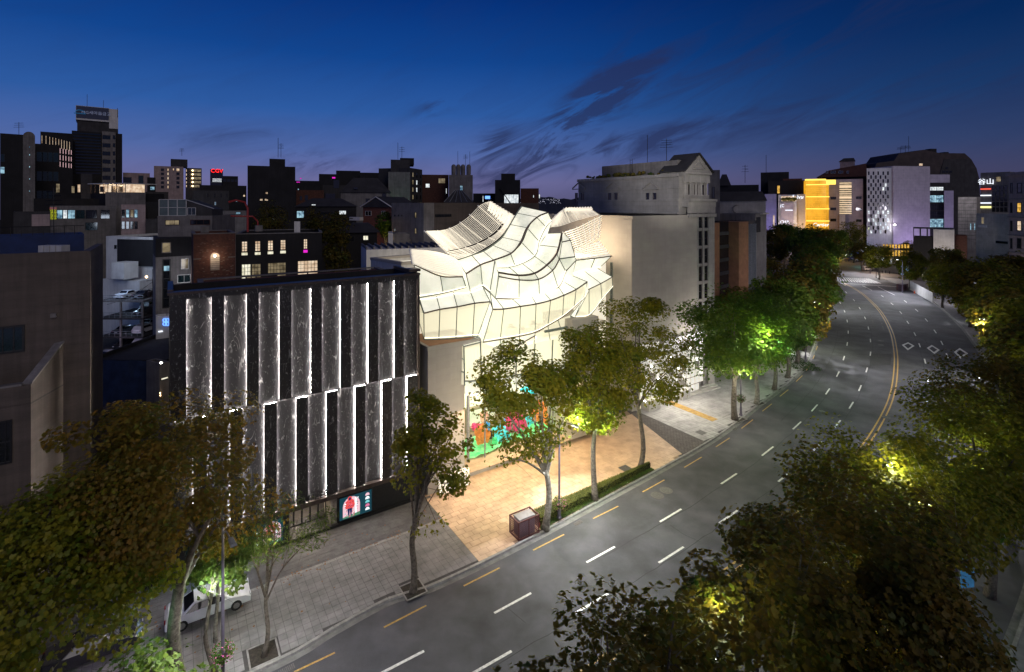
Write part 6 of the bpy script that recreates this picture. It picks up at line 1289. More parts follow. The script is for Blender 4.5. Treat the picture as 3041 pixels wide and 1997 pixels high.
# ---------------------------------------------------------------- right of the limestone
def z5(x, y): return 2200+x/2.605, 400+y/2.605
f = faceY(2112, 84, 2244, 96); zt = f.uz(2137, 662)[1]; r = thing('sandstone_glass_building', 'modern building of orange stone piers and striped dark glass', 'building', f.P(f.l/2, 0, -8))
for (a, b, h, m_, o) in ((2112, 2137, 662, 'orange_stone', 0), (2137, 2184, 655, 'glass_dark', -1.2), (2184, 2213, 658, 'orange_stone', .6), (2214, 2243, 655, 'glass_teal', .2)):
    u0 = f.uz(a, 700)[0]; u1, z1 = f.uz(b, h); MB().fbox(f, u0, u1-.02, 0, z1, -12, o).build('pier' if 'stone' in m_ else 'glass_wall', M[m_], r)
for k in range(7): u = f.uz(2214+k*4.2, 700)[0]; MB().fbox(f, u, u+.08, 8, zt-.5, .21, .4).build('glass_fin', M['grey_metal'], r)
for k in range(5): pxbox(r, 'floor_band', f, 2140, 690+k*40, 2182, 700+k*40, 'dark_concrete', -1.19, -1.0)
f = faceY(2243, 98, 2276, 104); r = block('framed_concrete_building', 'tall thin concrete frame at the end of the dark glass building', 'building', f, 9, 0, f.uz(2260, 636)[1], 'concrete'); pxbox(r, 'lit_edge', f, 2257, 633, 2277, 637, 'limestone', .01, .5); pxbox(r, 'glass_slot', f, 2246, 645, 2257, 690, 'glass_dark', .01, .1)
r, f, z = bpx('mansard_dark_house', 'grey house under a deep black mansard roof right of the gabled building', 2112, 2274, 597, 112, 12, 'grey_stone')
zz = f.uz(2112, 570)[1]; mb = MB(); mb.hexa([f.P(-.3, z+.01, .3), f.P(f.l+.3, z+.01, .3), f.P(f.l+.3, z+.01, -12), f.P(-.3, z+.01, -12)], [f.P(.6, zz, -.8), f.P(f.l-.6, zz, -.8), f.P(f.l-.6, zz, -11), f.P(.6, zz, -11)]); mb.build('mansard_roof', M['roof_dark'], r)
for xx in (2140, 2189): c = f.px(xx, 622, .05); MB().tube([c+Vector((math.cos(a)*.9, 0, math.sin(a)*.9)) for a in np.linspace(0, 6.28, 12)], .12, 4).build('round_moulding', M['concrete'], r)
add_box(r, f, 2160, 2255, 549, zz, 'dark_wall', -10, -3); antenna(f.P(6.8, zz+2, -5), 4, 3, .05, .8, par=r); antenna(f.P(11, zz+2, -5), 6, 0, .05, par=r)
small_house('tiled_chimney_house', 'pale tiled roof block with a chimney just right of the gable', 2103, 2138, 506, 100, 6, 'concrete', ((2115, 556, 2123, 590),)); small_house('steep_roof_house', 'small black steep roof between the chimney block and the mansard', 2137, 2165, 552, 130, 8, 'dark_wall', (), 'roof_dark', 3)
# far row across the junction
YF = 285
r, f, z = bpx('purple_lit_block', 'stone block washed in violet light at the left of the shop row', 2271, 2306, 577, YF-20, 18, 'purple_wall'); light('violet_wash', 'AREA', f.P(f.l*.5, 10, 14), 2200, (.45, .38, 1), 8, 4, target=f.P(f.l*.5, 26, 0))
MB().fbox(f, f.uz(2296, 640)[0], f.uz(2300, 640)[0], 0, f.uz(2298, 640)[1], .05, .2).build('lit_slot', M['warm_lit'], r)
small_house('roof_block', 'plain dark roof block above the violet lit stone', 2259, 2343, 513, YF+20, 18, 'dark_wall')
r, f, z = bpx('dark_upper_building', 'broad black building standing behind the white and tan shops', 2281, 2393, 538, YF+8, 12, 'dark_wall'); winpx(r, f, 2308, 552, 2316, 575, 'amber_lit'); add_box(r, f, 2325, 2383, 531, z, 'brick_dark', -8, -3)
r, f, z = bpx('white_framed_shop', 'white framed fashion shop with a grey stone screen and roof garden', 2311, 2366, 579, YF-4, 10, 'white_wall'); u0, u1 = f.uz(2319, 600)[0], f.uz(2357, 600)[0]; zt = f.uz(2330, 602)[1]
MB().fbox(f, u0, u1, 0, zt, .05, 1.2).build('stone_screen', M['purple_wall'], r); pxbox(r, 'roof_garden_recess', f, 2320, 583, 2364, 598, 'warm_lit', .02, .1)
text('round_logo', '(O)', 2.4, f.px(2326, 612, 1.4), (1, 0, 0), M['led_soft'], r, .03); pxbox(r, 'light_bar', f, 2332, 623.5, 2354, 626, 'led_soft', 1.21, 1.35); text('lettering', 'CHANEL', 2.4, f.px(2342, 660, 1.4), (1, 0, 0), M['led_soft'], r, .03)
light('white_shop_wash', 'AREA', f.P(u0+3, 6, 14), 3800, (1, .85, .8), 8, 4, target=f.P(u0+3, 20, 0))
rg = MB()
for k in range(14): c = f.px(2325+k*2.8, 594-rnd.random()*3, 1.5); rg.lathe(c, [(.3, -.8), (1.2, 0), (.3, .9)], 5)
tag(rg.build('roof_plants', M['ginkgo'], r), kind='stuff')
r, f, z = bpx('tan_stone_shop', 'tan stone shop with white script lettering left of the golden building', 2366, 2394, 577, YF-6, 10, 'limestone'); text('script_sign', 'Salvatore', 2.9, f.px(2383, 586, .3), (1, 0, 0), M['led_soft'], r, .03); light('tan_wash', 'AREA', f.P(2.5, 8, 10), 2400, (1, .55, .12), 4, 4, target=f.P(2.5, 22, 0))
# golden lattice building
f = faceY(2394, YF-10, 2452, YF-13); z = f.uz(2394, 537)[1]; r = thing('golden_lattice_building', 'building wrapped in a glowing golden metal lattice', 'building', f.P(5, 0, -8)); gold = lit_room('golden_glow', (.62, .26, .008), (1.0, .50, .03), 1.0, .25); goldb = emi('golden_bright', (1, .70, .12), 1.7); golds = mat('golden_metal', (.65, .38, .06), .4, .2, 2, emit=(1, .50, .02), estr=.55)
f2 = Face(f.b, f.b+Vector((1.7, 0)))
mb = MB(); mb.fbox(f, 0, f.l, 0, z, -6, 0); mb.build('wall', gold, r); MB().fbox(f2, .01, f2.l, 0, z, -3, 0).build('wall', gold, r)
for k in range(19): u = f.l*k/18; MB().fbox(f, u-.07, u+.07, 2, z-.2, .3, .5).build('lattice_rib', golds, r)
for k in range(6): zz = z-2-k*(z-6)/5.3; MB().fbox(f, -.1, f.l+.1, zz-.5, zz, .52, .7).build('glowing_band', goldb, r); MB().fbox(f2, 0, f2.l, zz-.5, zz, .3, .5).build('glowing_band', goldb, r)
for k in range(34): zz = 3+(z-4)*k/33; MB().fbox(f, 0, f.l, zz-.05, zz+.05, .2, .28).build('lattice_bar', golds, r)
MB().fbox(f2, 0, f2.l+3.5, z-2.2, z+.3, -1, .3).build('roof_sign_band', goldb, r); MB().fbox(f, -.2, f.l, z+.01, z+.8, -2, .6).build('crown_band', goldb, r)
text('script_sign', 'Cartier', 2.5, f.px(2437, 668, 1.0), (f.d.x, f.d.y, 0), M['led_soft'], r, .03); light('gold_spill', 'AREA', f.P(f.l/2, 6, 9), 5000, (1, .6, .1), 10, 6, target=f.P(f.l/2, 0, 25))
r, f, z = bpx('grey_striped_building', 'grey stone building with warm horizontal louvres lit from behind', 2461, 2563, 534, YF-6, 14, 'purple_wall')
u0, u1 = f.uz(2493, 600)[0], f.uz(2529, 600)[0]; zt, zb = f.uz(2510, 541)[1], f.uz(2510, 637)[1]
MB().fbox(f, u0, u1, zb, zt, .02, .1).build('lit_recess', M['warm_dim'], r); stl = emi('louvre_glow', (1, .72, .46), 1.0)
for k in range(15): zz = zb+(zt-zb)*(k+.3)/15; MB().fbox(f, u0, u1, zz, zz+(.95 if k in (7, 12) else .38), .12, .5).build('lit_louvre', stl, r)
MB().fbox(f, u0, u0+2.6, 0, zb-.2, .05, 1.4).build('white_pier', M['white_wall'], r)
for (x, y) in ((2466, 585), (2466, 617), (2466, 650), (2542, 584), (2542, 618), (2542, 652)): winpx(r, f, x, y, x+17, y+8, 'glass_dark', 'dark_concrete', 4)
small_house('narrow_dark_block', 'narrow dark block between the striped building and the perforated one', 2560, 2576, 532, YF-12, 12, 'dark_wall')
r, f, z = bpx('mansard_hotel', 'long dark mansard roofed building with dormers behind the golden shop', 2430, 2572, 528, YF+30, 16, 'dark_wall')
zz = f.uz(2500, 500)[1]; mb = MB(); mb.hexa([f.P(-1, z+.01, 1), f.P(f.l+1, z+.01, 1), f.P(f.l+1, z+.01, -16), f.P(-1, z+.01, -16)], [f.P(5.5, zz-1, -2.5), f.P(f.l, zz+2.5, -2.5), f.P(f.l, zz+2.5, -13), f.P(5.5, zz-1, -13)]); mb.build('mansard_roof', M['brick_dark'], r)
for xx in (2453, 2467, 2489, 2514): winpx(r, f, xx, 508, xx+(7 if xx in (2453, 2514) else 15), 516, 'glass_dark', 'white_wall', 2, 1, .5)
u0, zb = f.uz(2494, 494); u1, zt = f.uz(2539, 478); MB().fbox(f, u0, u1, zb-2, zt, -8, -2.6).build('roof_turret', M['pink_wall'], r); mb = MB(); mb.hexa([f.P(u0-.5, zt, -2), f.P(u1+.3, zt, -2), f.P(u1+.3, zt, -8.5), f.P(u0-.5, zt, -8.5)], [f.P(u0+2, zt+2, -3.5), f.P(u1-.5, zt+2, -3.5), f.P(u1-.5, zt+2, -7), f.P(u0+2, zt+2, -7)]); mb.build('turret_roof', M['roof_dark'], r)
# perforated white and violet building
YP = 258
f = faceY(2574, YP+6, 2648, YP); z = f.uz(2600, 500)[1]; r = thing('perforated_white_building', 'white building punched with staggered slot windows, bright in its lower floors', 'building', f.P(6, 0, -9)); MB().fbox(f, 0, f.l, 0, z, -14, 0).build('wall', M['white_wall'], r)
for j in range(16):
    yy = 515+j*11.6; xs = [2580, 2594, 2608, 2623, 2637] if j % 2 == 0 else [2587, 2601, 2615, 2630]
    for i, xx in enumerate(xs):
        mt = 'white_lit' if (j >= 10 and rnd.random() < .66) or (j in (3, 4) and i == 3) else 'glass_dark'; u, zc = f.uz(xx, yy); window(r, f, u-.33-(.10 if mt == 'white_lit' else 0), u+.33+(.10 if mt == 'white_lit' else 0), zc-.9, zc+.9, mt, 'dark_concrete', 1, 1, 0, .04)
MB().fbox(f, f.l+.02, f.l+1.9, 0, z-2, -12, -.8).build('glass_slot', M['glass_dark'], r)
for (a, b) in ((542, 555), (557, 566), (598, 606), (612, 622), (626, 668)): u0 = f.l+.4; MB().fbox(f, u0, u0+1.2, f.uz(2650, b)[1], f.uz(2650, a)[1], -.79, -.6).build('lit_pane', M['white_lit'], r)
f = faceY(2653, YP-1, 2762, YP+2); z = f.uz(2700, 494)[1]; r = block('violet_stone_building', 'large blank stone block glowing violet towards its foot', 'building', f, 14, 0, z, 'purple_wall')
light('violet_flood', 'AREA', f.P(f.l*.5, 3, 14), 3800, (.65, .5, 1), 16, 4, target=f.P(f.l*.5, 14, 0)); light('white_star', 'POINT', f.px(2646, 668, 2), 1400, (.9, .85, 1), .4); MB().lathe(f.px(2649, 668, 1.6), [(.1, -.4), (.5, 0), (.1, .4)], 8).build('star_lamp', M['lamp_glow'], r)
light('dusk_wall_fill', 'AREA', Vector((170, 190, 40)), 9000, (.95, .9, .95), 30, 20, target=Vector((200, 258, 28)))  # added fill light to lift the pale far walls
f = faceY(2759, YP+3, 2804, YP+3); z = f.uz(2780, 543)[1]; r = thing('glass_core_tower', 'dark gridded glass bay with bluish lit floors beside the violet block', 'building', f.P(3, 0, -5)); MB().fbox(f, 0, f.l, 0, z, -12, 0).build('wall', M['dark_wall'], r)
for (a, b, mt) in ((555, 567, 'white_lit'), (580, 602, 'blue_lit'), (605, 625, 'glass_dark'), (627, 648, 'glass_dark'), (650, 676, 'blue_lit')): winpx(r, f, 2760, a, 2802, b, mt, 'dark_wall', 6, 2, 0, .15)
MB().fbox(f, .0, f.l*1.35, z+.01, f.uz(2780, 519)[1], -12, .2).build('upper_panel', M['purple_wall'], r)
r, f, z = bpx('violet_side_block', 'narrow violet lit pier right of the dark glass bay', 2804, 2832, 567, YP+1, 12, 'purple_wall')
# arched hotel silhouette
f = faceY(2600, 300, 2912, 300); prof = [(2598, 500), (2604, 485), (2655, 478), (2670, 457), (2745, 445), (2790, 455), (2865, 456), (2885, 474), (2900, 500), (2908, 530), (2911, 590), (2911, 800), (2598, 800)]
pp = [f.uz(*p) for p in prof]; n_ = len(pp); r = thing('barrel_roof_hotel', 'huge dark hotel with a humped barrel roof on the right skyline', 'building', f.P(30, 0, -10)); mb = MB()
mb.add([f.P(u, max(zz, 0), 0) for u, zz in pp]+[f.P(u, max(zz, 0), -24) for u, zz in pp], [tuple(range(n_-1, -1, -1)), tuple(range(n_, 2*n_))]+[(i, (i+1) % n_, n_+(i+1) % n_, n_+i) for i in range(n_)]); mb.build('body', mat('brown_roof_tile', (.05, .036, .036), .8, .3, .3), r)
gp = [f.uz(*p) for p in ((2782, 545), (2803, 474), (2882, 473), (2898, 505), (2908, 560), (2908, 800), (2782, 800))]; mb = MB(); mb.add([f.P(u, max(zz, 0), .3) for u, zz in gp]+[f.P(u, max(zz, 0), .01) for u, zz in gp], [tuple(range(6, -1, -1))]+[(i, (i+1) % 7, 7+(i+1) % 7, 7+i) for i in range(7)]); mb.build('gable_wall', M['dark_concrete'], r)
winpx(r, f, 2729, 486, 2740, 493, 'warm_lit', 'white_wall'); 
for (x, y) in ((2806, 497), (2797, 508), (2807, 508), (2818, 508)): winpx(r, f, x, y, x+8, y+6, 'glass_dark', 'dark_wall', 2, 2, .3)
u0, zz = f.uz(2780, 440); MB().fbox(f, u0, u0+3.6, zz-8, zz, -8, -4).build('chimney', M['dark_wall'], r); u0, zz = f.uz(2822, 450); MB().fbox(f, u0, u0+2.5, zz-4, zz, -8, -4).build('chimney', M['dark_wall'], r)
antenna(f.P(f.uz(2712, 450)[0], f.uz(2712, 452)[1], -6), 4.5, 4, .12, 3.4, par=r); antenna(f.P(f.uz(2698, 450)[0], f.uz(2698, 452)[1], -6), 3.5, 3, .12, 2.4, par=r); antenna(f.P(f.uz(2722, 450)[0], f.uz(2722, 447)[1], -6), 9, 0, .12, par=r)
# right edge
f = faceY(2845, 205, 2900, 200); z = f.uz(2870, 586)[1]; r = block('striped_brick_block', 'pale brick block with dark horizontal joints and a corner cut', 'building', f, 10, 0, z, 'concrete')
for k in range(12): MB().fbox(f, 0, f.l, z-1.2-k*1.4, z-1.1-k*1.4, .002, .05).build('joint_band', M['dark_wall'], r)
for (x, y) in ((2881, 664), (2893, 664)): winpx(r, f, x, y, x+4, y+20, 'blue_lit', 'black_metal', 1, 3, .06)
f = faceY(2912, 185, 3000, 178); z = f.uz(2912, 514)[1]; r = block('sign_stack_building', 'dark glass tower with stacked glowing shop signs on its left edge', 'building', f, 16, 0, z, 'concrete')
for i in range(4):
    for j in range(5): winpx(r, f, 2946+i*12, 552+j*16, 2956+i*12, 566+j*16, 'glass_dark', 'dark_concrete')
winpx(r, f, 2958, 525, 2973, 540, 'warm_dim'); sgs = emi('sign_yellow_glow', (1, .95, .35), 1.4); sgr = emi('sign_red_glow', (1, .12, .08), 1.4)
text('sign_characters', '谷山', 2.3, f.px(2929, 541, .3), (f.d.x, f.d.y, 0), M['led_soft'], r, .05)
for (y, h, m_, x1) in ((560.5, 3, sgr, 2943), (579.5, 3, M['led_soft'], 2944), (602, 3, M['led_soft'], 2944), (613, 5.5, sgs, 2944)): pxbox(r, 'light_sign', f, 2913, y, x1, y+h, m_, .05, .4)
text('sign_lettering', 'STARBUCKS', .5, f.px(2928, 562, .45), (f.d.x, f.d.y, 0), M['led_soft'], r, .02) if False else None
f = faceY(2899, 150, 2996, 140); z = f.uz(2899, 634)[1]; r = block('textured_grey_shop', 'grey ribbed stone shop with a slot window behind the street trees', 'building', f, 12, 0, z, 'grey_stone')
winpx(r, f, 2914, 645, 2923, 666, 'warm_dim', 'white_wall', 1, 2, 0, .1); pxbox(r, 'wall_sign', f, 2905, 669, 2932, 676, 'white_wall', .02, .1); pxbox(r, 'dark_slot', f, 2958, 717, 2993, 724, 'glass_dark', .01, .1); winpx(r, f, 2981, 765, 2993, 790, 'white_lit', 'black_metal'); pxbox(r, 'dark_slot', f, 2958, 763, 2978, 769, 'glass_dark', .01, .1)
f = faceY(2996, 138, 3080, 128); z = f.uz(2996, 524)[1]; r = block('ornate_brick_building', 'pinkish brick corner building with tall framed windows at the right edge', 'building', f, 14, 0, z, 'pink_wall')
coping(r, f, 14, z, 'pink_wall', .5, .9)
for j, yy in enumerate((544, 602, 656, 708, 760)):
    for i, xx in enumerate((3001, 3021)): winpx(r, f, xx, yy, xx+(6 if i == 0 else 13), yy+30, 'amber_lit' if (i, j) == (1, 1) else ('warm_lit' if (i, j) == (1, 2) else 'glass_dark'), 'dark_wall', 1, 2, 0, .14, True)
for yy in (590, 645, 700, 752): pxbox(r, 'string_course', f, 2996, yy, 3080, yy+2.5, 'concrete', .02, .35)
light('side_street_lamp', 'POINT', Vector((128, 122, 11)), 3200, (1, .8, .7), .4)
small_house('low_white_box', 'low blank white wall box above the street trees', 2772, 2834, 682, 190, 10, 'white_wall'); small_house('dark_red_gate_house', 'low dark reddish block between the white box and the grey shop', 2834, 2872, 700, 188, 10, 'brick_dark')
r, f, z = bpx('open_frame_pavilion', 'black open steel frame pavilion before the violet building', 2712, 2774, 703, 195, 8, 'dark_wall'); zt = f.uz(2712, 676)[1]
MB().fbox(f, 0, f.l*1.9, zt-.4, zt, -6, 0).build('roof_beam', M['black_metal'], r)
for k in range(4): MB().fbox(f, f.l*k/3-.15 if k else 0, f.l*k/3+.25, z, zt-.41, -.3, 0).build('post', M['black_metal'], r)
light('pavilion_wash', 'AREA', Vector((150, 180, 4)), 1500, (1, .85, .7), 8, 3, target=Vector((160, 190, 16)))
# ================================================================ trees
def leaf_mesh(name, C, Nrm, size, m, off, tpl, rs, jitter=.35, up=.35):
    "C: leaf centres, builds one leaf shape per centre with its own turn"
    n = len(C); tv = np.array(tpl[0], dtype=np.float32); k = len(tv)
    zd = rs.normal(size=(n, 3)); zd[:, 2] = np.abs(zd[:, 2])+up*2; zd += Nrm*1.1; zd /= np.linalg.norm(zd, axis=1)[:, None]+1e-9
    a = rs.normal(size=(n, 3)); xd = np.cross(a, zd); xd /= np.linalg.norm(xd, axis=1)[:, None]+1e-9; yd = np.cross(zd, xd)
    s = size*(1+jitter*rs.uniform(-1, 1, size=n))
    V = C[:, None, :]+s[:, None, None]*(tv[None, :, 0:1]*xd[:, None, :]+tv[None, :, 1:2]*yd[:, None, :]+tv[None, :, 2:3]*zd[:, None, :])
    V = (V.reshape(-1, 3)-np.array(off)[None, :]).astype(np.float32)
    loops = []; tot = []
    for f in tpl[1]: loops += list(f); tot.append(len(f))
    L_ = (np.array(loops)[None, :]+(np.arange(n)*k)[:, None]).reshape(-1).astype(np.int32); T = np.tile(np.array(tot, dtype=np.int32), n)
    me = bpy.data.meshes.new(name); me.vertices.add(len(V)); me.vertices.foreach_set('co', V.reshape(-1)); me.loops.add(len(L_)); me.loops.foreach_set('vertex_index', L_)
    me.polygons.add(len(T)); st_ = np.zeros(len(T), dtype=np.int32); st_[1:] = np.cumsum(T)[:-1]; me.polygons.foreach_set('loop_start', st_); me.polygons.foreach_set('loop_total', T)
    me.materials.append(m); me.update(calc_edges=True); return me
LOBED = ([(0, -.5, 0), (.30, -.32, .05), (.52, .0, .10), (.24, .12, .05), (.22, .36, .04), (0, .56, 0), (-.22, .36, .04), (-.24, .12, .05), (-.52, .0, .10), (-.30, -.32, .05), (0, 0, 0)], [(10, 0, 1, 2, 3), (10, 3, 4, 5), (10, 5, 6, 7), (10, 7, 8, 9, 0)])
SIMPLE = ([(0, -.5, 0), (.42, 0, .08), (0, .55, 0), (-.42, 0, .08)], [(0, 1, 2), (0, 2, 3)])
NARROW = ([(0, -.7, 0), (.12, 0, .02), (0, .8, 0), (-.12, 0, .02)], [(0, 1, 2, 3)])
def tree(name, label, base, h, trunk_h, r_, cz, rz, n, leafsize, m='olive', bark='bark', seed=1, tr=.22, tpl=SIMPLE, lean=(0, 0), clumps=46, group=None, sparse=.0, skew=(0, 0), limbs=9, fork=None, flat=.0, shell_=.55, csig=.16):
    rs = np.random.RandomState(seed); base = Vector(base); root = thing(name, label, 'tree', base, group)
    C0 = np.array([base.x+lean[0]+skew[0], base.y+lean[1]+skew[1], base.z+cz])
    # clump centres fill the crown, mostly towards its outside
    dirs = rs.normal(size=(clumps, 3)); dirs /= np.linalg.norm(dirs, axis=1)[:, None]; rad = (shell_+(1-shell_)*rs.uniform(size=clumps)**.6)*rs.uniform(.82, 1.06, size=clumps)
    lump = 1+.16*np.sin(dirs[:, 0]*3+seed)*np.cos(dirs[:, 1]*4+seed*2)+.1*np.sin(dirs[:, 2]*5+seed*3)
    P = C0+dirs*rad[:, None]*lump[:, None]*np.array([r_, r_, rz])
    if flat: P[:, 2] = np.minimum(P[:, 2], C0[2]+rz*flat+rs.uniform(-.3, .3, size=clumps))
    per = rs.multinomial(n, rs.dirichlet(np.ones(clumps)*2.2)); pts = []; nr = []
    for c, k in zip(P, per):
        s = csig*(r_+rz)/2*rs.uniform(.8, 1.5); q = rs.normal(size=(k, 3)); q *= (np.minimum(1, 1.55/(np.linalg.norm(q, axis=1)+1e-6)))[:, None]; q = q*s*np.array([1, 1, .7])*1.15; pts.append(c+q); d = c-C0; d = d/(np.linalg.norm(d)+1e-6); nr.append(np.tile(d*.8, (k, 1))+q/(s*3))
    Cn = np.concatenate(pts); Nn = np.concatenate(nr); keep = Cn[:, 2] > base.z+.9
    if sparse: keep &= rs.rand(len(Cn)) < 1-sparse*np.clip((C0[2]+rz*.35-Cn[:, 2])/(rz*.7), 0, 1)
    Cn = Cn[keep]; Nn = Nn[keep]
    # trunk and limbs
    mb = MB(); top = base+Vector((lean[0]*.6, lean[1]*.6, trunk_h)); mid = base.lerp(top, .5)+Vector((rs.uniform(-.32, .32), rs.uniform(-.2, .2), 0))*(1+tr)
    off_ = mid-base.lerp(top, .5); tp = [base.lerp(top, q/9)+off_*math.sin(math.pi*q/9)+off_.cross(Vector((0, 0, 1)))*.5*math.sin(2*math.pi*q/9)-Vector((0, 0, .05 if q == 0 else 0)) for q in range(10)]; rr = [tr*(1.45 if i == 0 else 1.15-.4*i/len(tp)) for i in range(len(tp))]; rr[1] = tr*1.18; mb.tube(tp, rr, 9)
    order = rs.permutation(clumps)[:limbs+12]; mains = []
    for j in range(limbs):
        t = Vector(P[order[j]]); st_ = top if j % 3 else tp[-2]; b1 = st_.lerp(t, .42)+Vector((rs.uniform(-.25, .25), rs.uniform(-.25, .25), .35+.25*rs.rand())); cv = catmull([st_, b1, t], 4); k_ = len(cv)
        mb.tube(cv, [tr*(.62 if j < 3 else .42)*(1-.85*i/(k_-1))+.012 for i in range(k_)], 5, cap=False); mains.append(cv)
    for j in range(12):
        cv = mains[j % limbs]; a = cv[len(cv)//2]; t = Vector(P[order[limbs+j]]); m_ = a.lerp(t, .5)+Vector((0, 0, .3)); mb.tube([a, m_, t], [tr*.2, tr*.11, .012], 4, cap=False)
    for j in range(26): # twigs
        cv = mains[j % limbs]; a = cv[-2]; t = a+Vector(rs.normal(size=3))*.9+Vector((0, 0, .6)); mb.tube([a, a.lerp(t, .5)+Vector((0, 0, .1)), t], [tr*.10, tr*.06, .008], 3, cap=False)
    mb.smooth = True; tk = mb.build('trunk', M[bark], root)
    me = leaf_mesh('crown', Cn, Nn, leafsize, M[m], base, tpl, rs); link('crown', me, root); return root
T_ = tree
tree('plane_tree', 'slim open crowned tree with pale forked limbs in the pit left of the plaza', g(1227, 1757, .15), 14.6, 5.0, 2.8, 9.3, 4.7, 5600, .23, 'olive', 'bark', 11, .21, LOBED, (.3, .3), 64, skew=(.9, .8), limbs=14, csig=.105, sparse=.25)
tree('plane_tree', 'broad rounded street tree standing beside the lattice cabinet, pale trunk', g(1620, 1569, .15), 15.9, 4.9, 4.7, 10.8, 4.9, 22000, .24, 'olive', 'bark_pale', 12, .27, LOBED, (.0, .1), 84, skew=(-1.6, .4), flat=.86, limbs=14, csig=.105, sparse=.86)
tree('plane_tree', 'olive crowned street tree in the middle of the hedge', g(1767, 1484, .15), 16, 6.6, 3.6, 11.0, 5.6, 15000, .24, 'olive', 'bark', 13, .25, LOBED, (0, 0), 60, skew=(.0, .5), flat=.88, csig=.12, sparse=.45)
tree('plane_tree', 'yellowish street tree at the right end of the hedge with a bent side limb', g(1900, 1395, .15), 17, 6.6, 4.4, 12.6, 5.2, 15000, .25, 'olive', 'bark', 14, .24, SIMPLE, (-.2, 0), 66, skew=(.8, .4), flat=.88, csig=.12, sparse=.5)
tree('plane_tree', 'big dark green street tree with a flower basket pole at its trunk', g(2182, 1246, .15), 16.5, 5.6, 6.0, 11.2, 5.6, 17000, .31, 'green', 'bark', 15, .33, SIMPLE, (0, 0), 80, skew=(-.6, .5), flat=.85)
tree('plane_tree', 'green street tree with pale trunk second after the pale paving tree', g(2247, 1199, .15), 14.5, 5.2, 4.6, 9.8, 5.0, 9000, .32, 'green', 'bark_pale', 16, .28, SIMPLE, flat=.85)
tree('plane_tree', 'bright green lit street tree third along the pale pavement', g(2299, 1157, .15), 14, 5.0, 4.3, 9.2, 4.8, 8500, .32, 'fresh', 'bark', 17, .28, SIMPLE, flat=.85)
tree('plane_tree', 'dark street tree at the corner planting of the pale pavement', g(2338, 1122, .15), 15, 5, 5.0, 10, 5.0, 9000, .34, 'green', 'bark', 18, .3, SIMPLE, flat=.85)
for p, w_ in ((g(1227, 1757), 1.6), (g(782, 1948), 1.7), (g(2182, 1246), 2.2), (g(2247, 1199), 1.8), (g(2299, 1157), 1.8), (g(2338, 1122), 2.0)): tree_pit(p, w_)
# further along the left kerb (shared meshes)
far_m = {}
def far_tree(name, label, p, seed, sc_=1.0, m='green', rot=None, group=None, n=5200):
    key = (seed % 3, m)
    if key not in far_m:
        far_m[key] = tree(name, label, Vector((0, 0, 0)), 15, 5, 5.0, 9.8, 5.2, n, .52, m, 'bark', 40+seed % 3, .3, SIMPLE, clumps=64, flat=.86, group=group); r = far_m[key]; r.location = p; r.scale = (sc_,)*3; r.rotation_euler = (0, 0, rot or seed*1.3); r['group'] = group or 'distant kerb trees'; return r
    r = dup(far_m[key], p, rot or seed*1.3, label, sc_); r['group'] = group or 'distant kerb trees'; return r
lft = offset_path(resample(kerb_l, 200), -1.3)
def along(path, y): return min(path, key=lambda p: abs(p.y-y))
fl_lab = ['next dark kerb tree beyond the corner planting', 'kerb tree behind the bright sprig over the road edge', 'dense black green kerb tree halfway to the crossing', 'rounded kerb tree before the gap in the left row', 'kerb tree just past the gap in the left row', 'tall kerb tree left of the zebra crossing', 'last kerb tree before the zebra crossing on the left']
for i, y in enumerate((88, 96, 105, 116, 129, 143, 158)):
    p = along(lft, y).copy(); p.z = .15; far_tree('plane_tree', fl_lab[i], p, i+1, 1.0+.03*(i % 3), 'green' if i % 2 else 'darkleaf')
row2 = ['inner row tree behind the broad green street tree', 'inner row tree against the orange stone piers', 'second row tree under the concrete framed building', 'second row tree near the side road', 'second row dark tree left of the side road cars']
for i, (x, y) in enumerate(((36, 84), (44, 95), (50, 107), (57, 120), (66, 133))): far_tree('plane_tree', row2[i], Vector((x, y, .15)), i+9, .92, 'green' if i % 2 else 'darkleaf')
r3 = ['far tree beside the side road mouth', 'far tree below the violet lit block', 'far tree below the white framed shop', 'far tree below the tan stone shop', 'far tree below the golden building', 'far tree at the near corner of the junction', 'far tree between the junction and the golden shop', 'far tree hiding the base of the white shop', 'large far tree left of the junction']
for i, (x, y, s) in enumerate(((106, 205, 1.22), (118, 222, 1.3), (128, 232, 1.25), (139, 236, 1.2), (146, 232, 1.1), (104, 172, 1.15), (113, 186, 1.2), (124, 200, 1.15), (110, 192, 1.3))): far_tree('plane_tree', r3[i], Vector((x, y, 0)), i+3, s, 'green' if i % 3 else 'darkleaf')
tree('ginkgo_tree', 'tall narrow yellow green tree in front of the striped building', Vector((160, 240, 0)), 22, 6, 4.4, 13, 8, 3600, .6, 'ginkgo', 'bark', 31, .35, SIMPLE)
tree('small_tree', 'small round dark tree at the foot of the golden building', Vector((150, 262, 0)), 12, 3, 4.5, 7.5, 4.2, 1800, .6, 'green', 'bark', 32, .3, SIMPLE)
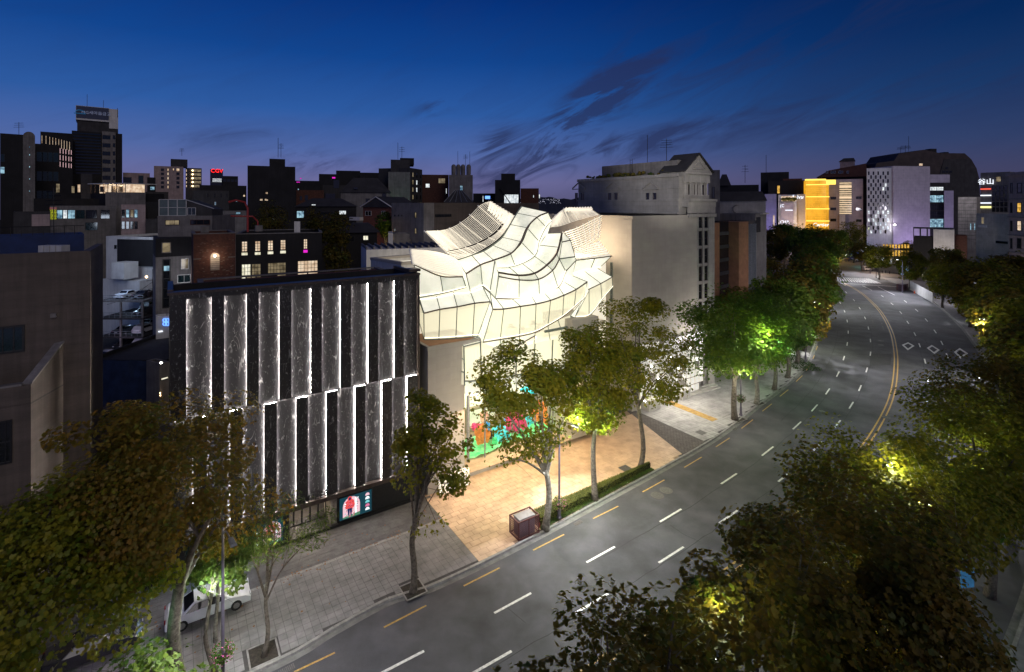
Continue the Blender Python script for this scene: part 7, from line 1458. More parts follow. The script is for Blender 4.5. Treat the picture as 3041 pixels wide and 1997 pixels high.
# right kerb row
rgt = offset_path(resample(kerb_r, 300), 1.5)
def right_at(y): p = along(rgt, y).copy(); p.z = .15; return p
near_r = [((2.2, 12.2), 15.0, 5.3, 'darkleaf', 26000, 'nearest dark tree whose crown rises from the bottom edge of the picture'), ((8.8, 16.8), 15.5, 5.4, 'darkleaf', 28000, 'foreground tree over the bottom lane dashes, speckled with orange leaves'), ((15.0, 21.8), 15.2, 5.0, 'darkleaf', 26000, 'large foreground tree whose crown hides the double yellow line'), ((25.2, 29.6), 13.9, 4.7, 'olive', 22000, 'foreground tree with bright lamp light glowing through its leaves'), ((33.4, 35.8), 14.2, 5.2, 'olive', 20000, 'brownish tree right of the lamp lit one over the far kerb'), ((40.5, 41.5), 15.8, 5.2, 'darkleaf', 16000, 'dark tree by the pale trunk at the right edge')]
for i, ((x, y), top, r_, m_, n, lab) in enumerate(near_r):
    tree('plane_tree', lab, Vector((x, y, .15)), top, 6.0, r_, top-5.0, 5.0, n, .205, m_, 'bark_pale' if i in (3, 5) else 'bark', 60+i, .27, LOBED, clumps=120, flat=.9, limbs=12, csig=.13, shell_=.45, skew=(-2.8, 1.2) if i == 3 else (-.3, .45))
rlab = ['kerb tree on the right where the double line bends', 'right kerb tree behind the diamond markings', 'right kerb tree above the third diamond', 'greenish lit right kerb tree past the diamonds', 'right kerb tree before the advert banner', 'right kerb tree near the flower pole', 'right kerb tree beside the bollards', 'right kerb tree by the white hoarding', 'right kerb tree over the fenced box', 'right corner tree with a white painted trunk']
for i, y in enumerate((49, 57, 66, 76, 88, 101, 114)):
    p = right_at(y); far_tree('plane_tree', rlab[i], p, i+2, 1.03, 'darkleaf' if i % 2 else 'olive', group='trees along the right kerb', n=6500)
for i, (px, py, s) in enumerate(((2799, 914, .78), (2702, 860, .85), (2610, 830, .85))):
    far_tree('plane_tree', rlab[7+i], g(px, py, .15), i+5, s, 'olive', group='trees along the right kerb', n=6500)
bk = ['back row tree right of the advert banner', 'back row tree below the grey ribbed shop', 'back row tree below the ornate brick building', 'back row tree at the right edge, teal tinted', 'back row tree above the parked cars at the right edge', 'back row tree behind the white hoarding', 'back row tree under the low white box', 'low back row tree beneath the striped brick block', 'back row tree at the far right behind the pale trunk', 'inner tree shading the right pavement', 'inner tree below the sign stack building']
for i, (x, y, s) in enumerate(((105, 112, 1.0), (120, 124, 1.05), (112, 104, 1.0), (96, 92, 1.0), (82, 78, 1.0), (128, 150, .9), (140, 165, .9), (134, 138, .95), (66, 62, 1.0), (88, 84, .95), (118, 114, 1.0))): far_tree('plane_tree', bk[i], Vector((x, y, .15)), i+1, s, 'darkleaf' if i % 3 else 'olive', group='trees behind the right pavement', n=6500)
for i, (px, py, s, lab) in enumerate(((2478, 800, .9, 'junction tree left of the taxi queue'), (2560, 805, .8, 'dark junction tree over the blue lit shop'), (2690, 800, .8, 'junction tree before the orange lit cafe'), (2740, 815, .85, 'junction tree right of the orange lit cafe'))): far_tree('plane_tree', lab, g(px, py, .15), i+7, s, 'darkleaf', group='trees round the junction', n=6500)
# left foreground
tree('plane_tree', 'huge orange brown tree in front of the marble shop left half', g(548, 2085, .15), 16.0, 7.0, 5.3, 11.0, 4.5, 27000, .20, 'autumn', 'bark', 81, .34, LOBED, (-.5, .5), 90, skew=(-2.1, 1.3), flat=.92, limbs=14, csig=.125)
tree('plane_tree', 'leftmost olive tree filling the lower left corner', Vector((-25.2, 26.2, .15)), 13, 5.5, 5.6, 8.2, 4.8, 21000, .22, 'olive', 'bark', 82, .32, LOBED, (0, 0), 90, csig=.135, skew=(1.8, .4))
tree('plane_tree', 'thin leafed green tree low in the left corner behind the orange one', Vector((-17.6, 24.2, .15)), 11, 4.5, 2.6, 3.4, 1.8, 3400, .24, 'green', 'bark', 83, .2, LOBED, csig=.2)
tree('maple_sapling', 'young slender maple with fine feathery leaves and a forked thin trunk', g(782, 1948, .15), 9, 3.4, 2.6, 7.0, 1.6, 3600, .20, 'fresh', 'bark', 84, .13, NARROW, (.1, .3), 26, skew=(.9, 1.0), limbs=6, csig=.19)
tree('plane_tree', 'low leafy side growth lit green beside the white car', g(640, 2000, .15), 8, 4.0, 1.9, 5.6, 1.3, 2000, .24, 'fresh', 'bark', 85, .12, LOBED, (-.8, .6), 22, skew=(.2, .8), limbs=6, csig=.2)
tree('bare_tree', 'bare pale branched small tree in front of the widest shop screen', g(640, 1905, .15), 9, 4.6, 1.7, 6.8, 1.6, 260, .15, 'olive', 'bark_pale', 86, .11, SIMPLE, clumps=44, limbs=24)
# background trees
for i, (x0, x1, yt, yb, Y_, m_, lab) in enumerate(((960, 1022, 612, 780, 88, 'darkleaf', 'tall dark conifer right of the black window house'), (905, 960, 630, 760, 92, 'darkleaf', 'loose dark tree behind the black window house'), (1120, 1165, 632, 700, 100, 'green', 'round tree beside the orange brick villa'), (760, 850, 600, 700, 116, 'darkleaf', 'black tree below the silhouette block'), (975, 1030, 670, 830, 82, 'darkleaf', 'dark shaggy tree left of the white rear block'))):
    h_ = EYE-(yt-HZ)/FPX*Y_; r_ = (x1-x0)/2/FPX*Y_; hb_ = (yb-yt)/FPX*Y_/2; X_ = ((x0+x1)/2-FPX)/FPX*Y_
    tree('garden_tree', lab, Vector((X_, Y_, 0)), h_, max(2, h_-2*hb_), r_, h_-hb_, hb_, 3200, .32, m_, 'bark', 90+i, .25, SIMPLE, csig=.2)
light('garden_uplight', 'POINT', at(1138, 722, 97), 160, (1, .65, .2), .2)
# ================================================================ street lamps
def street_lamp(p, h, label, arm=(2.2, -.6), energy=900, col=(.94, .94, 1), basket=None, tgt=None, heads=1, spot=150):
    p = Vector(p); root = thing('street_lamp', label, 'street lamp', p, 'street lamps on the avenue')
    MB().lathe(p, [(.22, 0), (.22, .12), (.15, .25), (.13, 1.1), (.09, 1.2)], 10).build('pole_base', M['pole'], root)
    top = p+Vector((0, 0, h)); MB().tube([p+Vector((0, 0, 1.1)), p+Vector((0, 0, h*.6)), top], [.10, .085, .06], 8).build('pole', M['pole'], root)
    for s in ([1] if heads == 1 else [1, -1]):
        e = top+Vector((arm[0]*s, arm[1]*s, .25)); MB().tube(catmull([top-Vector((0, 0, .4)), top+Vector((arm[0]*s*.4, arm[1]*s*.4, .15)), e], 4), .04, 6).build('arm', M['pole'], root)
        d = Vector((arm[0]*s, arm[1]*s, 0)).normalized(); n = Vector((-d.y, d.x, 0)); c = e+d*.35
        hd = MB().hexa([c-d*.4-n*.12, c+d*.4-n*.17, c+d*.4+n*.17, c-d*.4+n*.12], [c-d*.35-n*.1+Vector((0, 0, .12)), c+d*.3-n*.12+Vector((0, 0, .1)), c+d*.3+n*.12+Vector((0, 0, .1)), c-d*.35+n*.1+Vector((0, 0, .12))]).build('lamp_head', M['grey_metal'], root)
        MB().hexa([c-d*.3-n*.1-Vector((0, 0, .03)), c+d*.35-n*.14-Vector((0, 0, .03)), c+d*.35+n*.14-Vector((0, 0, .03)), c-d*.3+n*.1-Vector((0, 0, .03))], [c-d*.3-n*.1-Vector((0, 0, .004)), c+d*.35-n*.14-Vector((0, 0, .004)), c+d*.35+n*.14-Vector((0, 0, .004)), c-d*.3+n*.1-Vector((0, 0, .004))]).build('lens', M['lamp_glow'], hd)
        if energy: light('lamp_light', 'SPOT', c-Vector((0, 0, .12)), energy, col, .12, target=c+(Vector((0, 0, -8)) if tgt is None else Vector(tgt)), spot=spot, blend=.8)
    if basket:
        c = p+Vector((0, 0, basket)); rs = np.random.RandomState(int(abs(p.x)*10)); n = 500; q = rs.normal(size=(n, 3)); q /= np.linalg.norm(q, axis=1)[:, None]; q *= (.35+.22*rs.rand(n))[:, None]; q[:, 0] *= 1.15
        link('hanging_flowers', leaf_mesh('hanging_flowers', q+np.array(c), q, .10, M['green'], p, SIMPLE, rs), root); k = 110
        link('blossoms', leaf_mesh('blossoms', q[:k]*1.08+np.array(c), q[:k], .08, mat('pink_blossom', (.5, .08, .28), .6, .3, 9), p, SIMPLE, rs), root)
        MB().lathe(c-Vector((0, 0, .35)), [(.1, 0), (.3, .1), (.33, .3)], 8).build('basket', M['bronze'], root)
    return root
street_lamp(g(1661, 1540, .15), 8.3, 'purple grey lamp post with a flower basket rising from the hedge', (1.0, -.9), 5200, basket=1.35, tgt=(1.5, -2.5, -8))
street_lamp(g(662, 2062, .15), 9.3, 'lamp post with a purple flower basket beside the white car', (1.2, -1.4), 5000, basket=2.35, tgt=(2.5, -3, -8))
street_lamp(g(2200, 1234, .15), 10.2, 'lamp post with a dark flower basket by the big pale paving tree', (1.6, -1.0), 6500, basket=2.2, tgt=(3, -2, -8))
street_lamp(g(2392, 1075, .3), 10, 'lamp post hidden in the leaves at the left curve of the road', (1.6, .3), 8000, tgt=(3, -1, -8)); street_lamp(g(2400, 905, .15), 10.5, 'lamp post before the zebra crossing on the left', (1.8, .3), 12000, tgt=(4, -2, -8))
street_lamp(g(2841, 1955, .15), 8.6, 'lamp post with yellow sticker base at the lower right pavement', (-.9, .7), 2600, basket=None, tgt=(-2.5, 2, -8))
street_lamp(Vector((9.6, 19.4, .15)), 8.8, 'lamp post buried in the bottom foreground tree', (-1.0, 1.0), 6500, (.98, 1, .9), tgt=(-3, 3, -8))
street_lamp(Vector((50, 51.5, .15)), 9.2, 'lamp post in the right trees opposite the lane bend', (-1.2, 1.0), 7500, tgt=(-3, 2, -8)); street_lamp(Vector((73, 77, .15)), 9.6, 'lamp post shining through the right trees near the diamonds', (-1.2, .8), 5200, (1, 1, .85), tgt=(-4, 1, -8))
street_lamp(g(2797, 905, .15), 9.8, 'slim lamp post near the banner on the right pavement', (-1.5, -.3), 11000, tgt=(-5, -2, -8)); street_lamp(g(2680, 870, .15), 10, 'lamp post carrying the blue banner by the fenced box', (-1.5, -.3), 13000, tgt=(-6, -4, -8))
street_lamp(Vector((108, 178, 0)), 10, 'added lamp post lighting the near left corner of the junction', (1.5, .3), 16000, tgt=(6, 4, -8)); street_lamp(Vector((142, 203, 0)), 10, 'added lamp post lighting the far right corner of the junction', (-1.5, -.3), 16000, tgt=(-8, -3, -8))  # both posts added to brighten the dark crossing
for (x, y, z_, e_, c_) in ((33.8, 66.6, 9.6, 2000, (.5, 1, .5)), (5.7, 45.4, 8.1, 1700, (.75, 1, .5)), (-17.2, 29.6, 5.4, 420, (.8, 1, .75)), (22.5, 30.2, 12.2, 500, (.95, 1, .7)), (7.2, 17.8, 13.6, 260, (.9, 1, .6)), (30, 60, 12, 1600, (.8, 1, .5)), (36.5, 71, 7.0, 1500, (.5, 1, .5)), (28.5, 62.5, 6.5, 900, (1, 1, .75)), (46, 80, 7, 1200, (.8, 1, .6)), (57, 97, 7, 1500, (.9, 1, .7)), (8.2, 47.6, 7.4, 2600, (.7, 1, .45)), (14, 53, 7.5, 600, (1, 1, .7)), (25.2, 31.2, 8.6, 900, (.95, 1, .65)), (10.6, 18.4, 8.2, 700, (.95, 1, .55)), (16.5, 23.2, 8.4, 500, (1, .9, .5)), (33.6, 38, 8.4, 600, (.85, 1, .5)), (70, 76, 9.5, 1200, (.95, 1, .5)), (50, 52, 9, 700, (.95, 1, .6)), (-13.5, 29.5, 8, 260, (1, .85, .5)), (-21.5, 28, 7.5, 200, (.9, 1, .6)), (92, 140, 9, 1800, (.9, 1, .6)), (112, 185, 9, 2500, (.7, 1, .5)), (-22.5, 29, 2.6, 90, (.7, .5, 1)), (59, 95, 6, 300, (.9, 1, .6)), (27.2, 31.5, 5.2, 120, (.2, .8, .9)), (-19, 27, 5.2, 25, (.3, 1, .5))):
    light('tree_glow', 'POINT', (x, y, z_), e_, c_, .25)  # point lights added among the crowns, some where lamps show through leaves
light('fill_flood', 'SPOT', (3, -3, 31), 68000, (1, .96, .85), 1.2, target=(5, 50, 9), spot=30, blend=.7); light('fill_flood', 'SPOT', (10, 10, 34), 95000, (1, .97, .92), 1.0, target=(24.5, 84, 31), spot=15, blend=.8)   # added floods out of view, brighten the plaza trees and gabled building
light('fill_flood', 'SPOT', (46, 56, 24), 26000, (.95, .90, 1), 1.5, target=(62, 98, 0), spot=80, blend=.8)  # added flood hung over the road to brighten it
light('avenue_fill', 'AREA', (-20, 14, 20), 350, (.85, .85, 1), 10, 6, target=(-12, 36, 3))  # added area light, brightens the left pavement and trees
light('facade_spot', 'SPOT', st(17.5, 0, 9.2), 9000, (1, .95, .86), .15, target=st(21, 16, 0), spot=75); light('facade_spot', 'SPOT', st(44, -3, 11), 15000, (1, .96, .92), .15, target=st(42, 15, 0), spot=75)
light('entrance_wash', 'AREA', Vector((37, 74, 3)), 700, (1, .95, .88), 5, 2, target=Vector((30, 76, 9)))
# ================================================================ hedge
def hedge():
    root = thing('hedge', 'low clipped box hedge between the plaza and the kerb', 'hedge', st(22, 9)); rs = np.random.RandomState(5); n = 19000
    t = rs.uniform(14.6, 29.6, n); s0 = np.array([8.25 for _ in t]); s1 = np.array([s_kerb(a)-.55 for a in t]); f = rs.rand(n)
    side = rs.rand(n) < .45; z = np.where(side, .15+.66*rs.rand(n), .74+.10*rs.rand(n)); s = np.where(side, np.where(rs.rand(n) < .5, s0, s1), s0+(s1-s0)*f)+rs.normal(size=n)*.05
    P = np.array([tuple(st(a, b, c)) for a, b, c in zip(t, s, z)]); link('leaves', leaf_mesh('leaves', P, np.tile([0, 0, .5], (n, 1)), .085, leafmat('hedge_leaf', [(.03, .05, .010), (.10, .12, .02), (.20, .20, .04)]), Vector(root.location), SIMPLE, rs), root)
    mb = MB()
    for k in range(15): a = 14.7+k; b = a+.98; mb.hexa([st(a, 8.32, .15), st(b, 8.32, .15), st(b, s_kerb(b)-.6, .15), st(a, s_kerb(a)-.6, .15)], [st(a, 8.32, .72), st(b, 8.32, .72), st(b, s_kerb(b)-.6, .66), st(a, s_kerb(a)-.6, .66)])
    mb.build('branches', mat('hedge_inner', (.015, .02, .008), .9, .3, 5), root)
    n = 5000; t = rs.uniform(14.3, 29.8, n); s = np.array([s_kerb(a)-.05-.45*rs.rand() for a in t]); P = np.array([tuple(st(a, b, .2)) for a, b in zip(t, s)])
    o = link('verge_grass', leaf_mesh('verge_grass', P, np.tile([.3, 0, .1], (n, 1)), .12, M['fresh'], Vector((0, 0, 0)), NARROW, rs)); tag(o, 'narrow grassy verge between the hedge and the kerb', 'grass', kind='stuff')
hedge()
so_ = MB(); so_.hexa([st(14.3, 8.1, .151), st(29.8, 8.1, .151), st(29.8, s_kerb(29.8)-.02, .151), st(14.3, s_kerb(14.3)-.02, .151)], [st(14.3, 8.1, .162), st(29.8, 8.1, .162), st(29.8, s_kerb(29.8)-.02, .162), st(14.3, s_kerb(14.3)-.02, .162)]); so_.build('planting_bed', M['soil'], plaza)
# corner planting with flowers further on
rs = np.random.RandomState(9); n = 1500; c = g(2362, 1075, .3); q = rs.uniform(-1, 1, size=(n, 3))*np.array([2.2, 4.5, .25]); P = q+np.array(c); o = link('flower_bed', leaf_mesh('flower_bed', P, np.tile([0, 0, .4], (n, 1)), .22, leafmat('flowers', [(.03, .06, .01), (.30, .04, .02), (.35, .20, .02), (.04, .08, .02)]), Vector((0, 0, 0)), SIMPLE, rs)); tag(o, 'corner bed of red and yellow flowers where the left kerb curves', 'flowers', kind='stuff')
# ================================================================ lattice cabinet
def cabinet(t0, t1, s0, s1, h, label, name='utility_cabinet'):
    root = thing(name, label, 'cabinet', st((t0+t1)/2, (s0+s1)/2, .15)); m = M['maroon']; z0 = .15
    fr = MB()
    for a in (t0, t1-.08):
        for b in (s0, s1-.08): fr.hexa([st(a, b, z0), st(a+.08, b, z0), st(a+.08, b+.08, z0), st(a, b+.08, z0)], [st(a, b, z0+h), st(a+.08, b, z0+h), st(a+.08, b+.08, z0+h), st(a, b+.08, z0+h)])
    def bar(a0, b0, a1, b1, za, zb): fr.hexa([st(a0, b0, za), st(a1, b0, za), st(a1, b1, za), st(a0, b1, za)], [st(a0, b0, zb), st(a1, b0, zb), st(a1, b1, zb), st(a0, b1, zb)])
    for zz in (z0, z0+h-.09):
        bar(t0+.08, s0, t1-.08, s0+.07, zz, zz+.09); bar(t0+.08, s1-.07, t1-.08, s1, zz, zz+.09); bar(t0, s0+.08, t0+.07, s1-.08, zz, zz+.09); bar(t1-.07, s0+.08, t1, s1-.08, zz, zz+.09)
    bar((t0+t1)/2-.03, s1-.06, (t0+t1)/2+.03, s1-.01, z0+.09, z0+h-.09); fr.build('frame', m, root)
    def latt(P0, P1, nm):
        mb = MB(); L_ = (P1-P0).length; d = (P1-P0)/L_; n = int(L_/.16); hh = h-.18; k = int(hh/.16)
        for i in range(-k, n+1):
            for sg in (1, -1):
                a = max(0, i*.16 if sg > 0 else i*.16); pts = []
                x0, x1 = i*.16, i*.16+hh; zA, zB = 0, hh
                if x0 < 0: zA = -x0; x0 = 0
                if x1 > L_: zB = hh-(x1-L_); x1 = L_
                if zB-zA < .04: continue
                if sg < 0: zA, zB = hh-zA, hh-zB
                mb.tube([P0+d*x0+Vector((0, 0, z0+.09+zA)), P0+d*x1+Vector((0, 0, z0+.09+zB))], .013, 4, cap=False)
        mb.build(nm, m, root)
    e = .035
    latt(st(t0+.08, s1-e), st(t1-.08, s1-e), 'lattice_panel'); latt(st(t0+.08, s0+e), st(t1-.08, s0+e), 'lattice_panel'); latt(st(t0+e, s0+.08), st(t0+e, s1-.08), 'lattice_panel'); latt(st(t1-e, s0+.08), st(t1-e, s1-.08), 'lattice_panel')
    bx = MB(); bx.hexa([st(t0+.3, s0+.26, z0), st(t1-.3, s0+.26, z0), st(t1-.3, s1-.26, z0), st(t0+.3, s1-.26, z0)], [st(t0+.3, s0+.26, z0+h-.06), st(t1-.3, s0+.26, z0+h-.06), st(t1-.3, s1-.26, z0+h-.06), st(t0+.3, s1-.26, z0+h-.06)]); bx.build('steel_box', M['pole'], root)
    MB().hexa([st(t0+.24, s0+.22, z0+h-.055), st(t1-.24, s0+.22, z0+h-.055), st(t1-.24, s1-.22, z0+h-.055), st(t0+.24, s1-.22, z0+h-.055)], [st(t0+.27, s0+.25, z0+h-.0), st(t1-.27, s0+.25, z0+h-.0), st(t1-.27, s1-.25, z0+h-.0), st(t0+.27, s1-.25, z0+h-.0)]).build('lid', mat('lid_grey', (.16, .16, .18), .5, .2, 3), root)
M['maroon'] = mat('maroon_metal', (.085, .025, .028), .5, .2, 5, metal=.2)
cabinet(11.85, 13.95, 8.85, 10.25, 1.5, 'maroon lattice utility cabinet with a grey lid by the kerb of the plaza')
p = g(2686, 862, .15); t_, s_ = to_ts(p); cabinet(t_-2.2, t_+1.8, s_-1.4, s_+.4, 1.9, 'dark slatted fenced box beside the banner pole near the crossing')
mb = MB(); c = st(14.3, 9.7, .165); mb.lathe(c, [(.12, 0), (.10, .3), (.02, .55)], 8); tag(mb.build('traffic_cone', mat('cone_red', (.25, .02, .02), .6, .1)), 'small red cone lying against the right side of the lattice cabinet', 'cone')
# ================================================================ cars
def car(p, rz, col, label, L_=4.7, W_=1.85, H_=1.45, kind='sedan', lights=True, cat='car', group=None, nm='parked_car'):
    root = thing(nm, label, cat, p, group); root.rotation_euler = (0, 0, rz)
    if kind == 'sedan': prof = [(-L_/2, .35), (-L_/2, .78), (-L_*.46, .93), (-L_*.30, 1.0), (-L_*.17, H_*.97), (L_*.02, H_), (L_*.10, H_*.98), (L_*.26, .98), (L_*.44, .82), (L_/2, .62), (L_/2, .32)]; gl = [(-L_*.29, 1.0), (-L_*.17, H_*.95), (L_*.09, H_*.95), (L_*.24, .98)]
    elif kind == 'suv': H_ = max(H_, 1.7); prof = [(-L_/2, .38), (-L_/2, 1.0), (-L_*.47, 1.15), (-L_*.42, H_*.95), (-L_*.2, H_), (L_*.08, H_*.98), (L_*.24, 1.12), (L_*.43, 1.0), (L_/2, .78), (L_/2, .36)]; gl = [(-L_*.44, 1.15), (-L_*.40, H_*.93), (L_*.07, H_*.93), (L_*.22, 1.12)]
    else: H_ = 1.95; prof = [(-L_/2, .38), (-L_/2, 1.1), (-L_*.49, H_*.93), (-L_*.4, H_), (L_*.22, H_*.98), (L_*.38, 1.2), (L_*.47, 1.05), (L_/2, .8), (L_/2, .38)]; gl = [(-L_*.46, 1.15), (-L_*.45, H_*.9), (L_*.21, H_*.93), (L_*.36, 1.18)]
    def loft(prof, wfun, m, name, par):
        n = len(prof); vs = []; ws = (-1, -.86, .86, 1)
        for s in ws:
            for x, z in prof: w_ = wfun(z)*(1 if abs(s) == 1 else 1); vs.append((x*(1 if abs(s) < 1 else .985), s*w_, z if abs(s) < 1 else z-.035 if z > .5 else z))
        mb = MB(); fs_ = []
        for a in range(3):
            for i in range(n-1): fs_.append((a*n+i, (a+1)*n+i, (a+1)*n+i+1, a*n+i+1))
            fs_.append((a*n+n-1, (a+1)*n+n-1, (a+1)*n, a*n))
        fs_ += [tuple(range(n)), tuple(range(4*n-1, 3*n-1, -1))]; mb.add(vs, fs_); me = mb.mesh(name, m); me.polygons.foreach_set('use_smooth', [False]*len(me.polygons)); return link(name, me, par)
    wf = lambda z: W_/2*(1.0 if z < .95 else 1-.27*(z-.95)/(H_-.95))
    paint = mat('car_paint', col, .25, .05, 2, spec=.6); body = loft(prof, wf, paint, 'body', root)
    # glass: side windows as plates, screens front and rear
    mb = MB()
    for s in (1, -1):
        q = [(x, s*(wf(z)+.008), z-.03) for x, z in gl]; i_ = [Vector(v) for v in q]; c = sum(i_, Vector())/4; i_ = [c+(v-c)*.93 for v in i_]; mb.add(i_+[v-Vector((0, s*.02, 0)) for v in i_], [(0, 1, 2, 3), (7, 6, 5, 4), (0, 4, 5, 1), (1, 5, 6, 2), (2, 6, 7, 3), (3, 7, 4, 0)])
    mb.build('side_window', M['glass_dark'], root) if False else link('side_window', mb.mesh('side_window', M['glass_dark']), root)
    for a, b, nm_ in ((gl[0], gl[1], 'rear_window'), (gl[3], gl[2], 'windscreen')):
        sg = -1 if nm_ == 'rear_window' else 1; mb = MB(); w0, w1 = wf(a[1])*.84, wf(b[1])*.84; d = Vector((b[0]-a[0], 0, b[1]-a[1])).normalized(); nn = Vector((sg*abs(d.z), 0, abs(d.x)))*.03
        A = [Vector((a[0], -w0, a[1]))+nn+d*.05, Vector((a[0], w0, a[1]))+nn+d*.05, Vector((b[0], w1, b[1]))+nn, Vector((b[0], -w1, b[1]))+nn]; mb.hexa([v-nn*.8 for v in A], A); link(nm_, mb.mesh(nm_, M['glass_dark']), root)
    for x in (-L_*.31, L_*.32):
        for s in (1, -1):
            mb = MB(); mb.tube([Vector((x, s*(W_/2-.22), .33)), Vector((x, s*(W_/2+.012), .33))], .33, 14); wh = link('wheel', mb.mesh('wheel', M['rubber']), root)
            mb = MB(); mb.tube([Vector((x, s*(W_/2+.0), .33)), Vector((x, s*(W_/2+.022), .33))], .2, 10); link('hubcap', mb.mesh('hubcap', M['chrome']), wh)
    for s in (1, -1):
        MBh = MB().box(L_/2-.06, s*W_*.36-.17, .62, L_/2+.012, s*W_*.36+.17, .76); link('headlight', MBh.mesh('headlight', M['lamp_dim']), root)
        MBt = MB().box(-L_/2-.012, s*W_*.38-.15, .70, -L_/2+.06, s*W_*.38+.15, .86); link('tail_light', MBt.mesh('tail_light', M['tail']), root)
        MBm = MB().box(L_*.17, s*(W_/2+.02), .98, L_*.2+.1, s*(W_/2+.17), 1.1); link('wing_mirror', MBm.mesh('wing_mirror', paint), root)
    link('number_plate', MB().box(-L_/2-.016, -.25, .5, -L_/2+.0, .25, .62).mesh('number_plate', M['white_wall']), root)
    return root
M['lamp_dim'] = mat('headlamp_glass', (.6, .62, .65), .15, .1, 5); M['tail'] = mat('tail_lamp_glass', (.25, .01, .01), .2, .1, 5)
sa = math.atan2(D2.y, D2.x)
pcar = st(*to_ts(g(640, 1868)), .16); tcar, scar = to_ts(g(622, 1850))
car(st(tcar, scar-.9, .155), sa, (.62, .63, .66), 'white sedan parked on the dark paving in front of the widest shop screen', 4.9, 1.88, 1.46)
car(st(tcar-6.0, scar-.9, .155), sa, (.02, .02, .025), 'black car parked behind the white sedan, mostly under leaves', 4.8, 1.86, 1.46)
gp = 'cars parked on the open decks'
def deckcar(px, k, o, col, lab, kind='sedan', rz=R(90)): z = 0.0 if k < 0 else zd[k]; u = fpk.uz(px, 900)[0]; car(fpk.P(u, z+.01, o), rz, col, lab, kind=kind, group=gp)
deckcar(341, 0, -3.2, (.7, .72, .75), 'white sports car on the top deck of the car park'); deckcar(393, 0, -3.2, (.03, .03, .035), 'black sedan on the top deck of the car park'); deckcar(396, 1, -3.4, (.03, .03, .035), 'black car on the middle deck at the right'); deckcar(352, 1, -9, (.5, .5, .52), 'silver car at the back of the middle deck', 'suv')
deckcar(336, 2, -3.0, (.03, .035, .05), 'dark car on the lowest raised deck at the left'); deckcar(352, 2, -8.4, (.6, .65, .7), 'pale car behind the dark one on the lowest raised deck'); deckcar(394, 2, -3.2, (.6, .6, .62), 'white hatchback on the lowest raised deck at the right', 'suv'); deckcar(393, -1, -2.6, (.72, .7, .72), 'white van at street level under the decks', 'van', R(-90)); deckcar(343, -1, -2.6, (.02, .02, .025), 'black car at street level under the decks', 'suv', R(-90))
car(g(352, 1052)+Vector((0, -2.5, .01)), R(0), (.18, .17, .2), 'grey saloon passing the car park along the back street', nm='moving_car'); 
car(g(2577, 804, .02), R(12), (.6, .55, .55), 'silver minivan turning right at the junction', 4.9, 1.9, 1.9, 'van', nm='minivan'); light('van_tail', 'POINT', g(2550, 806, .9)+Vector((-1, -1, 0)), 60, (1, .35, .15), .15)
car(g(2545, 776, .02), R(20), (.35, .4, .4), 'grey green taxi waiting at the far side of the junction', 4.7, nm='taxi'); car(g(2522, 776, .02), R(20), (.05, .05, .06), 'dark car left of the taxi at the junction', nm='parked_car')
car(g(2280, 785, .02), R(120), (.5, .4, .1), 'yellow lit bus like car on the side road left', 6, 2.1, 2.2, 'van', nm='minibus'); car(g(2322, 770, .02), R(120), (.1, .1, .12), 'dark car on the side road behind the trees', nm='parked_car'); car(g(2283, 796, .02), R(120), (.3, .05, .05), 'car with red tail lights on the side road', nm='parked_car')
car(Vector((47.5, 43.2, .16)), R(40), (.015, .015, .03), 'dark car partly seen at the right edge behind the pale trunk')
for (px, py, c_) in ((2277, 762, (1, .05, .03)), (2280, 780, (.9, 1, .2)), (2552, 778, (.3, 1, .8))): light('signal_glow', 'POINT', at(px, py, 225), 260, c_, .3)
# ================================================================ junction and small street things
f = faceY(2518, 262, 2560, 262); r = block('blue_sign_shop', 'dark corner shop with blue neon signs behind the taxis', 'building', f, 5, 0, 9, 'dark_wall'); pxbox(r, 'neon_sign', f, 2528, 751, 2558, 755, 'blue_emit', .1, .4); pxbox(r, 'neon_sign', f, 2530, 744, 2536, 748, 'blue_emit', .1, .4); pxbox(r, 'neon_sign', f, 2548, 743, 2562, 747, 'led_soft', .1, .4); light('blue_neon_glow', 'POINT', f.P(3, 3, 3), 500, (.2, .4, 1), .5)
f = faceY(2572, 215, 2720, 198); r = block('orange_cafe', 'low corner cafe with warm orange lit windows and a white front', 'building', f, 9, 0, 8.6, 'limestone')
for i in range(9): winpx(r, f, 2622+i*9, 726, 2629+i*9, 738, 'amber_lit', 'bronze', 1, 2); winpx(r, f, 2622+i*9, 744, 2629+i*9, 762, 'amber_lit', 'bronze', 1, 2)
winpx(r, f, 2618, 766, 2650, 785, 'white_lit', 'bronze', 3, 1); pxbox(r, 'lamp_bar', f, 2628, 766, 2648, 770, 'amber_lit', .1, .3); light('cafe_glow', 'AREA', f.P(f.l*.5, 5, 5), 1500, (1, .7, .45), 8, 3, target=f.P(f.l*.5, 0, 12))
f = faceY(2700, 165, 2768, 142); r = thing('white_hoarding', 'long plain white site hoarding behind the right pavement', 'fence', f.P(f.l/2, 0, 0)); n_ = 12
for k in range(n_): MB().fbox(f, f.l*k/n_+.02, f.l*(k+1)/n_-.02, .15, 3.0, -.1, 0).build('hoarding_panel', M['white_wall'], r)
light('hoarding_wash', 'AREA', f.P(f.l*.5, 8, 8), 700, (.85, .88, 1), 10, 2, target=f.P(f.l*.5, 1, 0))
